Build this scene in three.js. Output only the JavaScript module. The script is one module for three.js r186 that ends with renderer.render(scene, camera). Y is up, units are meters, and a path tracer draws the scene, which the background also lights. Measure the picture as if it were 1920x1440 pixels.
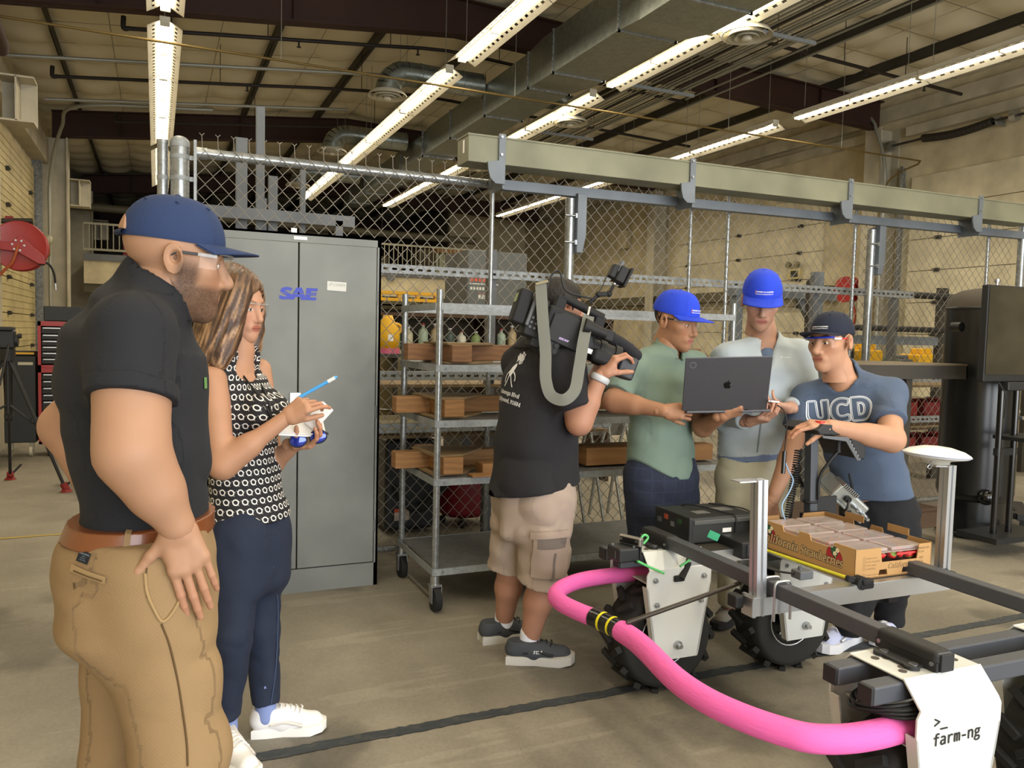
import * as THREE from 'three';
import { mergeGeometries, mergeVertices, toCreasedNormals } from 'three/addons/utils/BufferGeometryUtils.js';
import { RoundedBoxGeometry } from 'three/addons/geometries/RoundedBoxGeometry.js';
import { RectAreaLightUniformsLib } from 'three/addons/lights/RectAreaLightUniformsLib.js';

RectAreaLightUniformsLib.init();
const scene = new THREE.Scene();
const renderer = new THREE.WebGLRenderer({ antialias: true });
renderer.toneMapping = THREE.LinearToneMapping;
renderer.toneMappingExposure = 1.0;
renderer.shadowMap.enabled = true;

// ---------- camera: the photograph's lens (focal length 1499 px in a 1920 x 1440 frame), held at 1.45 m ----------
const V = (x, y, z) => new THREE.Vector3(x, y, z);
const FOC = 1499, CAMH = 1.45, CAM = V(0, CAMH, 0);
const camera = new THREE.PerspectiveCamera(2 * Math.atan(720 / FOC) * 180 / Math.PI, 4 / 3, 0.05, 200);
{
  // two vanishing points: along the light rows (293, 614), along the fence (4334, 711)
  const fwd = V(293 - 960, 720 - 614, -FOC).normalize(), side = V(4334 - 960, 720 - 711, -FOC);
  const up = V().crossVectors(side, fwd).normalize(), right = V().crossVectors(fwd, up);
  const m = new THREE.Matrix4().makeBasis(right, up, fwd.clone().negate()).transpose();   // camera axes -> world
  camera.quaternion.setFromRotationMatrix(m); camera.position.copy(CAM); camera.updateMatrixWorld(true);
}
const ray = (px, py) => V((px - 960) / FOC, (720 - py) / FOC, -1).applyQuaternion(camera.quaternion);
const P = (px, py, d) => ray(px, py).multiplyScalar(d).add(CAM);                          // at a depth along the lens axis
const PY = (px, py, y = 0) => { const r = ray(px, py); return r.multiplyScalar((y - CAMH) / r.y).add(CAM); };
const PZ = (px, py, z) => { const r = ray(px, py); return r.multiplyScalar(z / r.z).add(CAM); };
const PX = (px, py, x) => { const r = ray(px, py); return r.multiplyScalar(x / r.x).add(CAM); };

// ---------- daylight: an overcast bright sky that enters through the open bay door behind the photographer ----------
scene.background = new THREE.Color().setRGB(0.95, 1.0, 1.08);
const SUNDOOR = { x0: -1.2, x1: 8.2, y0: 0, y1: 4.3, z: 5.4 };
{
  const w = SUNDOOR.x1 - SUNDOOR.x0, h = SUNDOOR.y1 - SUNDOOR.y0;
  const day = new THREE.RectAreaLight(new THREE.Color().setRGB(0.96, 0.99, 1.02), 6.5, w, h);   // daylight in the door opening
  day.position.set((SUNDOOR.x0 + SUNDOOR.x1) / 2, h / 2, SUNDOOR.z - 0.2); day.lookAt(day.position.x, h / 2, 0);
  day.name = 'daylight_in_door'; scene.add(day);
}
const TUBE_WARM = new THREE.Color().setRGB(1.0, 0.87, 0.65), TUBE_LIGHT = 17;                // warm white tubes

// ---------- helpers ----------
let seed = 7;
const rnd = (a = 1, b) => { seed = (seed + 0x6d2b79f5) | 0; let t = Math.imul(seed ^ (seed >>> 15), 1 | seed); t = (t + Math.imul(t ^ (t >>> 7), 61 | t)) ^ t; const r = ((t ^ (t >>> 14)) >>> 0) / 4294967296; return b === undefined ? r * a : a + r * (b - a); };
const clamp = (x, a = 0, b = 1) => Math.min(b, Math.max(a, x)), mix = (a, b, t) => a + (b - a) * t, sst = (a, b, x) => { const t = clamp((x - a) / (b - a)); return t * t * (3 - 2 * t); };
const h3 = (x, y, z) => { let n = Math.imul(x, 374761393) + Math.imul(y, 668265263) + Math.imul(z, 2147483647 - 1274126177) | 0; n = Math.imul(n ^ (n >>> 13), 1274126177); return ((n ^ (n >>> 16)) >>> 0) / 4294967296; };
function noise(x, y, z = 0, per = 0) {
  const X = Math.floor(x), Y = Math.floor(y), Z = Math.floor(z), fx = x - X, fy = y - Y, fz = z - Z;
  const u = fx * fx * (3 - 2 * fx), v = fy * fy * (3 - 2 * fy), w = fz * fz * (3 - 2 * fz), q = (n) => per ? ((n % per) + per) % per : n;
  const x0 = q(X), x1 = q(X + 1), y0 = q(Y), y1 = q(Y + 1);
  const a = mix(mix(h3(x0, y0, Z), h3(x1, y0, Z), u), mix(h3(x0, y1, Z), h3(x1, y1, Z), u), v);
  if (!fz) return a;
  return mix(a, mix(mix(h3(x0, y0, Z + 1), h3(x1, y0, Z + 1), u), mix(h3(x0, y1, Z + 1), h3(x1, y1, Z + 1), u), v), w);
}
const fbm = (x, y, z, oct = 4, per = 0) => { let s = 0, a = 0.5, f = 1; for (let i = 0; i < oct; i++) { s += a * noise(x * f, y * f, (z || 0) + i * 7, per * f); a *= 0.5; f *= 2; } return s / (1 - Math.pow(0.5, oct)); };
function tex(n, f, srgb = true, rep = 1) {                         // f(u, v) -> [r, g, b] 0..1 (or a grey number)
  const d = new Uint8Array(n * n * 4);
  for (let j = 0, o = 0; j < n; j++) for (let i = 0; i < n; i++, o += 4) { const c = f(i / n, j / n), g = typeof c === 'number'; for (let k = 0; k < 3; k++) d[o + k] = 255 * clamp(g ? c : c[k]); d[o + 3] = 255; }
  const t = new THREE.DataTexture(d, n, n); t.magFilter = THREE.LinearFilter; t.minFilter = THREE.LinearMipmapLinearFilter; t.generateMipmaps = true; t.wrapS = t.wrapT = THREE.RepeatWrapping;
  if (srgb) t.colorSpace = THREE.SRGBColorSpace; t.repeat.set(rep, rep); t.needsUpdate = true; return t;
}
function canvas(w, h, draw, srgb = true) {
  const c = document.createElement('canvas'); c.width = w; c.height = h; const g = c.getContext('2d'); draw(g, w, h);
  const t = new THREE.CanvasTexture(c); if (srgb) t.colorSpace = THREE.SRGBColorSpace; t.anisotropy = 8; return t;
}
const std = (color, roughness = 0.7, metalness = 0, more = {}) => new THREE.MeshStandardMaterial({ color, roughness, metalness, ...more });
const phys = (color, roughness, more = {}) => new THREE.MeshPhysicalMaterial({ color, roughness, ...more });

// geometry makers, all in metres
const box = (w, h, d, x = 0, y = 0, z = 0, ry = 0, rx = 0, rz = 0) => { const g = new THREE.BoxGeometry(w, h, d); if (rx) g.rotateX(rx); if (rz) g.rotateZ(rz); if (ry) g.rotateY(ry); return g.translate(x, y, z); };
const rbox = (w, h, d, r, x = 0, y = 0, z = 0, ry = 0, rx = 0, rz = 0, s = 2) => { const g = new RoundedBoxGeometry(w, h, d, s, Math.min(r, w / 2.01, h / 2.01, d / 2.01)); if (rx) g.rotateX(rx); if (rz) g.rotateZ(rz); if (ry) g.rotateY(ry); return g.translate(x, y, z); };
const cyl = (r, h, x = 0, y = 0, z = 0, n = 16, r2 = r, ax = 'y') => { const g = new THREE.CylinderGeometry(r2, r, h, n); if (ax === 'x') g.rotateZ(-Math.PI / 2); if (ax === 'z') g.rotateX(Math.PI / 2); return g.translate(x, y, z); };
const aim = (g, a, b, ref) => {                                    // puts a shape made along +y from 0 onto the line a -> b
  const y = V().subVectors(b, a).normalize(), r = ref || (Math.abs(y.y) > 0.95 ? V(0, 0, 1) : V(0, 1, 0)), x = V().crossVectors(r, y).normalize(), z = V().crossVectors(x, y);
  return g.applyMatrix4(new THREE.Matrix4().makeBasis(x, y, z).setPosition(a));
};
const rod = (a, b, r, n = 10, r2 = r) => { const l = a.distanceTo(b); return aim(new THREE.CylinderGeometry(r2, r, l, n).translate(0, l / 2, 0), a, b); };
const beam = (a, b, w, h, r = 0.003) => { const l = a.distanceTo(b); return aim((r ? new RoundedBoxGeometry(w, l, h, 1, r) : new THREE.BoxGeometry(w, l, h)).translate(0, l / 2, 0), a, b); };   // w sideways, h up
const pipe = (pts, r, n = 8, seg = 0, tension = 0.5) => new THREE.TubeGeometry(new THREE.CatmullRomCurve3(pts, false, 'catmullrom', tension), seg || pts.length * 6, r, n);
const lathe = (prof, n = 24) => new THREE.LatheGeometry(prof.map(([x, y]) => new THREE.Vector2(x, y)), n);
const extr = (pts, d, bevel = 0, holes = []) => { const s = new THREE.Shape(pts.map(([x, y]) => new THREE.Vector2(x, y))); for (const h of holes) s.holes.push(new THREE.Path(h.map(([x, y]) => new THREE.Vector2(x, y)))); return new THREE.ExtrudeGeometry(s, { depth: d, bevelEnabled: bevel > 0, bevelThickness: bevel, bevelSize: bevel, bevelOffset: -bevel, bevelSegments: 2, curveSegments: 8 }); };
const circ = (cx, cy, r, n = 12, rev = false) => { const o = []; for (let i = 0; i < n; i++) { const a = (rev ? -1 : 1) * i / n * 2 * Math.PI; o.push([cx + r * Math.cos(a), cy + r * Math.sin(a)]); } return o; };
const sph = (r, x, y, z, sx = 1, sy = 1, sz = 1, n = 16) => new THREE.SphereGeometry(r, n, Math.ceil(n * 0.7)).scale(sx, sy, sz).translate(x, y, z);
const ring = (a, r, t, x = 0, y = 0, z = 0, ax = 'z') => { const g = new THREE.TorusGeometry(r, t, 6, 24, a); if (ax === 'y') g.rotateX(Math.PI / 2); if (ax === 'x') g.rotateY(Math.PI / 2); return g.translate(x, y, z); };
function uvBox(g, s = 1, ox = 0, oy = 0, turn = false) {           // uv in metres by the way each face points
  g = g.index ? g.toNonIndexed() : g; const p = g.attributes.position, uv = new Float32Array(p.count * 2), a = V(), b = V(), c = V();
  for (let i = 0; i < p.count; i += 3) {
    a.fromBufferAttribute(p, i); b.fromBufferAttribute(p, i + 1); c.fromBufferAttribute(p, i + 2);
    const n = V().crossVectors(b.clone().sub(a), c.clone().sub(a)), X = Math.abs(n.x), Y = Math.abs(n.y), Z = Math.abs(n.z);
    [a, b, c].forEach((q, k) => { let [u, v] = Y >= X && Y >= Z ? [q.x, q.z] : X >= Z ? [q.z, q.y] : [q.x, q.y]; if (turn) [u, v] = [v, u]; uv[(i + k) * 2] = u * s + ox; uv[(i + k) * 2 + 1] = v * s + oy; });
  }
  g.setAttribute('uv', new THREE.BufferAttribute(uv, 2)); return g;
}
function merged(gs) {
  gs = (Array.isArray(gs) ? gs.flat(9) : [gs]).filter(Boolean); if (gs.length === 1) return gs[0];
  const tri = gs.some((g) => !g.index), hasUv = gs.every((g) => g.attributes.uv), col = gs.every((g) => g.attributes.color);
  return mergeGeometries(gs.map((g) => { const q = tri && g.index ? g.toNonIndexed() : g.clone(); for (const k of Object.keys(q.attributes)) if (!(k === 'position' || k === 'normal' || (k === 'uv' && hasUv) || (k === 'color' && col))) q.deleteAttribute(k); if (!q.attributes.normal) q.computeVertexNormals(); q.morphAttributes = {}; return q; }));
}
const taken = new Map();
const numbered = (n) => { const k = taken.get(n) || 0; taken.set(n, k + 1); return k ? n + '_' + String(k).padStart(3, '0') : n; };
const fit = (g, m) => m.map === dirtTex || m.map === galvTex ? uvBox(g, m.map === galvTex ? 2.5 : 0.45) : g;
const shade = (o) => { o.castShadow = o.receiveShadow = true; return o; };
function thing(name, label, category, at = V(0, 0, 0), group, kind) {     // a Group at the thing's base; parts follow with part()
  const o = new THREE.Group(); o.name = numbered(name); o.position.copy(at); o.userData = { label, category }; if (group) o.userData.group = group; if (kind) o.userData.kind = kind; scene.add(o); return o;
}
function part(parent, name, gs, m, label) {                        // geometry in world metres, kept in the parent's own axes
  const g = merged(gs); parent.updateWorldMatrix(true, false); g.applyMatrix4(parent.matrixWorld.clone().invert());
  const o = shade(new THREE.Mesh(fit(g, m), m)); o.name = name; if (label) o.userData.label = label; parent.add(o); return o;
}
function local(parent, name, gs, m, pos, label) { const o = shade(new THREE.Mesh(fit(merged(gs), m), m)); o.name = name; if (pos) o.position.copy(pos); if (label) o.userData.label = label; parent.add(o); return o; }  // geometry in the parent's own axes
function solo(name, label, category, gs, m, group, kind) {          // a thing of one mesh
  const g = merged(gs); g.computeBoundingBox(); const b = g.boundingBox, c = V((b.min.x + b.max.x) / 2, b.min.y, (b.min.z + b.max.z) / 2);
  const o = shade(new THREE.Mesh(fit(g.translate(-c.x, -c.y, -c.z), m), m)); o.name = numbered(name); o.position.copy(c); o.userData = { label, category }; if (group) o.userData.group = group; if (kind) o.userData.kind = kind; scene.add(o); return o;
}
function copyOf(o, pos, ry, label, group) { const c = o.clone(); c.name = numbered(o.name.replace(/_\d{3}$/, '')); c.userData = { ...o.userData }; if (pos) c.position.copy(pos); if (ry !== undefined) c.rotation.y = ry; if (label) c.userData.label = label; if (group) c.userData.group = group; scene.add(c); return c; }
const struct = (name, label, gs, m, cat = 'structure') => solo(name, label, cat, gs, m, undefined, 'structure');

// ---------- materials ----------
const bumpFine = tex(256, (u, v) => fbm(u * 32, v * 32, 3, 3, 32), false), bumpSoft = tex(256, (u, v) => fbm(u * 6, v * 6, 5, 4, 6), false);
const galvTex = tex(256, (u, v) => { const n = 0.86 + 0.1 * (noise(u * 18, v * 18, 1, 18) - 0.5) + 0.1 * (noise(u * 40, v * 40, 2, 40) - 0.5) + 0.08 * (fbm(u * 5, v * 5, 9, 3, 5) - 0.5); return [n, n, n]; });
const galvBright = tex(64, (u, v) => 0.4 + 0.4 * noise(u * 16, v * 16, 4, 16), false);
const dirtTex = tex(384, (u, v) => { const d = fbm(u * 5, v * 5, 11, 5, 5), s = fbm(u * 14, v * 14, 2, 3, 14); const k = 0.86 + 0.2 * (d - 0.5) + 0.12 * (s - 0.5); return [k * 1.0, k * 0.985, k * 0.96]; });
const M = {
  galv: std(0xa9adae, 0.42, 0.6, { map: galvTex, roughnessMap: galvBright }),
  galvFlat: std(0xa2a7a9, 0.5, 0.2, { map: galvTex }),
  wire: std(0x868178, 0.5, 0.6),
  wallPaint: std(0xded3b2, 0.85, 0, { map: dirtTex, bumpMap: bumpSoft, bumpScale: 0.001 }),
  whiteSteel: std(0xcdc7b2, 0.6, 0, { map: dirtTex }),
  redOxide: std(0x3c1f14, 0.75, 0, { map: dirtTex }),
  darkSteel: std(0x4a4740, 0.6, 0.4, { map: dirtTex }),
  conduit: std(0x9a9a90, 0.5, 0.6), blackPipe: std(0x241c16, 0.6, 0.3), brassPipe: std(0x6d5a30, 0.55, 0.5),
  duct: std(0xa9b0a9, 0.32, 0.85, { map: galvTex }), greyPaint: std(0x70757b, 0.55, 0.1, { map: dirtTex }), gatePaint: std(0x7d8793, 0.5, 0.2, { map: dirtTex }), oliveGrey: std(0x8f917c, 0.55, 0.1, { map: dirtTex }),
  black: std(0x17181a, 0.55), blackRubber: std(0x1b1b1c, 0.85), blackGloss: phys(0x0b0c0e, 0.22, { clearcoat: 0.5, clearcoatRoughness: 0.15 }), blackPlastic: std(0x202224, 0.5), greyPlastic: std(0x55585c, 0.55),
  chrome: std(0xd8d9da, 0.18, 1), steel: std(0xb8bbbe, 0.3, 0.95), alu: std(0xc9ccd0, 0.34, 0.9), white: std(0xe9e8e4, 0.5), whiteGloss: phys(0xeef0ee, 0.3, { clearcoat: 0.3, clearcoatRoughness: 0.2 }),
  red: phys(0x9c1712, 0.38, { clearcoat: 0.3, clearcoatRoughness: 0.25 }), redDull: std(0x7e1713, 0.6), yellow: std(0xd9a514, 0.5), darkRed: std(0x6a1414, 0.6), cardboard: std(0xb18a58, 0.85, 0, { map: dirtTex }),
  diffuserWhite: std(0xbcb6a2, 0.6),
};
// ---------- the hall ----------
const XL = -2.1, XR = 12.2, ZB = -38, ZE = -26.5, ZF = 5.6;
const rafterY = (x) => x < 3.8 ? 5.19 + 0.1 * x : 5.707 - 0.036 * x;        // underside of the roof beams
const ceilY = (x) => rafterY(x) + 0.66;
{ // floor: worn sealed concrete
  const map = tex(1280, (u, v) => {
    const big = fbm(u * 4, v * 4, 1, 5, 4), mid = fbm(u * 14, v * 14, 21, 4, 14), fine = noise(u * 400, v * 400, 3, 400), sc = fbm(u * 10, v * 60, 33, 3, 10);
    let k = 0.66 + 0.22 * (big - 0.5) + 0.12 * (mid - 0.5) + 0.05 * (fine - 0.5);
    const st = sst(0.60, 0.74, fbm(u * 7 + 3, v * 7, 55, 5, 7)); k -= 0.13 * st;
    const scr = sst(0.70, 0.78, sc) * 0.05; k += scr;
    const speck = noise(u * 256, v * 256, 8, 256); if (speck > 0.965) k -= 0.1;
    return [k, k * 0.98, k * 0.94];
  }, true, 1 / 3.6);
  const g = new THREE.PlaneGeometry(XR - XL + 0.4, ZF - ZB + 9, 96, 260).rotateX(-Math.PI / 2).translate((XL + XR) / 2, 0, (ZF + ZB) / 2 + 4.5);
  const p = g.attributes.position, uv = g.attributes.uv, col = new Float32Array(p.count * 3);
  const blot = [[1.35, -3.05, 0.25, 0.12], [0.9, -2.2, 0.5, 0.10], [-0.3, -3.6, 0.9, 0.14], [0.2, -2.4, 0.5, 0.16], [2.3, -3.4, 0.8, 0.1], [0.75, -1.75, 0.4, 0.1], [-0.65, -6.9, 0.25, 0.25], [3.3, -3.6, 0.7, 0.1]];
  for (let i = 0; i < p.count; i++) {
    const x = p.getX(i), z = p.getZ(i); uv.setXY(i, x, z);
    let k = 0.9 + 0.35 * (fbm(x * 0.55 + 9, z * 0.55 + 4, 2, 4) - 0.5);
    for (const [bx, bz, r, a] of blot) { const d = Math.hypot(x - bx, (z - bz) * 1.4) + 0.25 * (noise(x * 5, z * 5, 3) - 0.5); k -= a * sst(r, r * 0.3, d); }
    const y = 0.5 * (fbm(x * 0.3, z * 0.3 + 50, 5, 3) - 0.5);
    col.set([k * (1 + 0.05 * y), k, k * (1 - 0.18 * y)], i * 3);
  }
  g.setAttribute('color', new THREE.BufferAttribute(col, 3));
  const slab = box(XR - XL + 0.4, 0.2, ZF - ZB + 9, (XL + XR) / 2, -0.103, (ZF + ZB) / 2 + 4.5);
  const t = thing('floor', 'worn grey-brown sealed concrete workshop floor', 'floor', V(0, 0, 0), undefined, 'structure');
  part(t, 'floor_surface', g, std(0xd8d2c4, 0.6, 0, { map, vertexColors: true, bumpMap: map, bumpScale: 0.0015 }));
  part(t, 'slab', slab, std(0x77736a, 0.9));
}
{ // dark tape line across the floor, scuffed; a faint yellow line far left
  const tapeMap = tex(512, (u, v) => { const w = sst(0.52, 0.7, fbm(u * 40, v * 12, 4, 4, 12)), k = 0.30 + 0.10 * fbm(u * 30, v * 30, 9, 3, 30); return [mix(k, 0.50, w * 0.6), mix(k * 1.06, 0.49, w * 0.6), mix(k * 1.12, 0.46, w * 0.6)]; });
  const strip = (x0, x1, z0, w, n, s) => { const pos = [], uv = [], idx = []; for (let i = 0; i <= n; i++) for (const q of [0, 1]) { const x = mix(x0, x1, i / n); pos.push(x, 0.0025, z0 + (q ? 1 : -1) * w / 2 * (1 + 0.35 * (noise(i * 1.7, q * 9, s) - 0.5)) + 0.012 * (noise(i * 0.13, 5, s) - 0.5)); uv.push(x * 0.8, q * 0.3); } for (let i = 0; i < n; i++) idx.push(i * 2, i * 2 + 1, i * 2 + 2, i * 2 + 1, i * 2 + 3, i * 2 + 2); const g = new THREE.BufferGeometry(); g.setAttribute('position', new THREE.Float32BufferAttribute(pos, 3)); g.setAttribute('uv', new THREE.Float32BufferAttribute(uv, 2)); g.setIndex(idx); g.computeVertexNormals(); return g; };
  const side = (g) => { const h = g.clone(); h.translate(0, -0.002, 0); return [g, h]; };
  solo('floor_tape', 'scuffed dark grey tape line stuck across the concrete floor', 'floor line', side(strip(0.1, 4.6, -2.746, 0.058, 220, 3)), std(0xa0a4a6, 0.75, 0, { map: tapeMap, side: THREE.DoubleSide }));
  solo('painted_floor_line', 'faint yellow painted line on the floor behind the tan trousers', 'floor line', strip(-2.0, -0.35, -6.262, 0.04, 60, 7), std(0xa8914a, 0.8, 0, { side: THREE.DoubleSide }));
}
{ // ceiling: white faced insulation blanket, quilted by its straps
  const cx = 0.75, cz = 0.92, nx = Math.ceil((XR - XL) / cx), nz = Math.ceil((ZF - ZB) / cz), S = 5, pos = [], idx = [], NX = nx * S, NZ = nz * S;
  for (let j = 0; j <= NZ; j++) for (let i = 0; i <= NX; i++) {
    const x = XL + i / S * cx, z = ZB + j / S * cz, u = (i % S) / S, v = (j % S) / S, b = Math.pow(Math.sin(Math.PI * u) * Math.sin(Math.PI * v), 0.6);
    const c = h3(Math.floor(i / S), Math.floor(j / S), 4), w = (fbm(x * 2.2, z * 2.2, 3, 3) - 0.5) * 0.06 + (noise(x * 6 + z * 2, z * 5, 6) - 0.5) * 0.022;
    pos.push(x, ceilY(x) - 0.012 - b * (0.07 + 0.06 * c + w), z);
  }
  for (let j = 0; j < NZ; j++) for (let i = 0; i < NX; i++) { const a = j * (NX + 1) + i, b = a + 1, c = a + NX + 1, d = c + 1; idx.push(a, b, c, b, d, c); }
  const g = new THREE.BufferGeometry(); g.setAttribute('position', new THREE.Float32BufferAttribute(pos, 3)); g.setIndex(idx); g.computeVertexNormals();
  const t = thing('ceiling', 'quilted off-white insulation blanket under the metal roof', 'ceiling', V(0, 0, 0), undefined, 'structure');
  part(t, 'insulation_blanket', g, std(0xd2cab2, 0.5, 0, { side: THREE.DoubleSide }));
  const y0 = ceilY(XL), y1 = ceilY(3.8), y2 = ceilY(XR), L = ZF - ZB + 0.4;
  part(t, 'roof_deck', extr([[XL - 0.2, y0 + 0.02], [3.8, y1 + 0.02], [XR + 0.2, y2 + 0.02], [XR + 0.2, y2 + 0.2], [3.8, y1 + 0.2], [XL - 0.2, y0 + 0.2]], L).translate(0, 0, ZB - 0.2), std(0x8a8880, 0.7));
  const straps = []; for (let i = 1; i < nx; i++) { const x = XL + i * cx; straps.push(box(0.02, 0.006, ZF - ZB, x, ceilY(x) - 0.012, (ZF + ZB) / 2)); }
  for (let j = 1; j < nz; j++) straps.push(beam(V(XL, ceilY(XL) - 0.014, ZB + j * cz), V(3.8, ceilY(3.8) - 0.014, ZB + j * cz), 0.02, 0.006, 0), beam(V(3.8, ceilY(3.8) - 0.014, ZB + j * cz), V(XR, ceilY(XR) - 0.014, ZB + j * cz), 0.02, 0.006, 0));
  part(t, 'blanket_strap', straps.map((g) => g.index ? g.toNonIndexed() : g), std(0x968f7c, 0.6));
  for (let x = -1.35; x < 12; x += 1.5) { const y = rafterY(x); part(t, 'purlin', [box(0.012, 0.15, ZF - ZB, x, y + 0.575, (ZF + ZB) / 2), box(0.07, 0.01, ZF - ZB, x + 0.03, y + 0.505, (ZF + ZB) / 2)], M.darkSteel); }
}
{ // walls
  const wall = (n, l, gs) => struct(n, l, gs.map((g) => uvBox(g, 0.3)), M.wallPaint, 'wall');
  wall('wall_left', 'cream painted side wall behind the red tool chest', [box(0.2, 5.7, ZF - ZB, XL - 0.1, 2.85, (ZF + ZB) / 2)]);
  wall('wall_right', 'cream painted side wall beyond the chain-link gate', [box(0.2, 6.0, ZF - ZE, XR + 0.1, 3.0, (ZF + ZE) / 2), box(XR - 9.3, 6.2, 0.2, (XR + 9.3) / 2, 3.1, ZE - 0.1)]);
  const D = SUNDOOR, zc = ZF + 0.1;
  wall('wall_front', 'wall with the wide open bay door behind the photographer', [box(D.x0 - XL, 6.4, 0.2, (D.x0 + XL) / 2, 3.2, zc), box(XR - D.x1, 6.4, 0.2, (XR + D.x1) / 2, 3.2, zc), box(D.x1 - D.x0, 6.4 - D.y1, 0.2, (D.x0 + D.x1) / 2, (6.4 + D.y1) / 2, zc)]);
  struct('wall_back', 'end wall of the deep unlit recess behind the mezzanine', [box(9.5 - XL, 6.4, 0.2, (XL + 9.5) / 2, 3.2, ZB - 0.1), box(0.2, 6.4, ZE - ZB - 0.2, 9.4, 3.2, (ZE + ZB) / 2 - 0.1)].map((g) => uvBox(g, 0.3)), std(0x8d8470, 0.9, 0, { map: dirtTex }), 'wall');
  // girts of the right wall: two long ledges
  for (const [y, z0, z1] of [[5.27, -26, -11.1], [5.2, -10.3, -2]]) struct('trim_1', 'long horizontal steel ledge on the cream side wall', [box(0.14, 0.16, z1 - z0, XR - 0.07, y, (z0 + z1) / 2)], M.whiteSteel, 'trim');
  struct('trim_2', 'white steel eave beam along the top of the side wall by the tool chest', [box(0.24, 0.45, ZF - ZB, XL + 0.12, 4.72, (ZF + ZB) / 2)], M.whiteSteel, 'trim');
  struct('trim_3', 'white steel eave beam along the top of the wall with the emergency light', [box(0.12, 0.25, ZF - ZB, XR - 0.06, 5.6, (ZF + ZB) / 2)], M.whiteSteel, 'trim');
}
{ // roof beams: dark red I-beams with a low ridge
  for (const z of [-3.7, -10.7, -17.7, -24.7, -31.7, 3.3]) {
    const t = thing('roof_beam', z === -10.7 ? 'dark red-brown steel roof beam, first one beyond the fence' : 'dark red-brown steel roof beam with a low ridge', 'beam', V(3.8, 5.2, z), z === -10.7 ? undefined : 'steel roof beams', 'structure');
    const prof = [[XL + 0.3, rafterY(XL) + 0.02], [3.8, rafterY(3.8)], [XR - 0.35, rafterY(XR)], [XR - 0.35, rafterY(XR) + 0.49], [3.8, rafterY(3.8) + 0.49], [XL + 0.3, rafterY(XL) + 0.49]];
    part(t, 'web', extr(prof, 0.02).translate(0, 0, z - 0.01), M.redOxide);
    for (const dy of [0.01, 0.485]) part(t, 'flange', [beam(V(XL + 0.3, rafterY(XL + 0.3) + dy, z), V(3.8, rafterY(3.8) + dy, z), 0.2, 0.02, 0), beam(V(3.8, rafterY(3.8) + dy, z), V(XR - 0.35, rafterY(XR - 0.35) + dy, z), 0.2, 0.02, 0)].map((g) => g), M.redOxide);
    for (const x of [-0.6, 1.6, 6, 8.2, 10.4]) part(t, 'stiffener', box(0.012, 0.46, 0.16, x, rafterY(x) + 0.245, z), M.redOxide);
  }
  for (const [x, z, s] of [[XL, -10.7, 1], [XL, -17.7, 1], [XL, -24.2, 1], [XR, -10.7, -1], [XR, -17.7, -1], [XR, -3.7, -1]]) {
    const top = x < 0 ? 5.0 : 5.3, d = x < 0 && z < -15 ? 0.56 : 0.46;
    const t = thing('wall_column', x < 0 ? (z === -17.7 ? 'white painted steel column beside the red hose reel' : 'white painted steel column of the side wall') : (z === -10.7 ? 'grey painted steel column next to the door spring' : 'grey painted steel column of the far side wall'), 'column', V(x + s * d / 2, 0, z), undefined, 'structure');
    part(t, 'web', box(d, top, 0.03, x + s * d / 2, top / 2, z), M.whiteSteel);
    for (const q of [0.01, d]) part(t, 'flange', box(0.03, top, 0.34, x + s * q, top / 2, z), M.whiteSteel);
    if (x < 0) { // open steel shelf bracket on the column
      part(t, 'bracket', [box(0.36, 0.02, 0.34, x + s * (d + 0.18), 4.28, z - 0.3), box(0.36, 0.02, 0.34, x + s * (d + 0.18), 3.78, z - 0.3), box(0.02, 0.5, 0.34, x + s * (d + 0.18), 4.03, z - 0.3), box(0.36, 0.5, 0.02, x + s * (d + 0.18), 4.03, z - 0.46)], M.whiteSteel);
    }
  }
}
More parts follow.
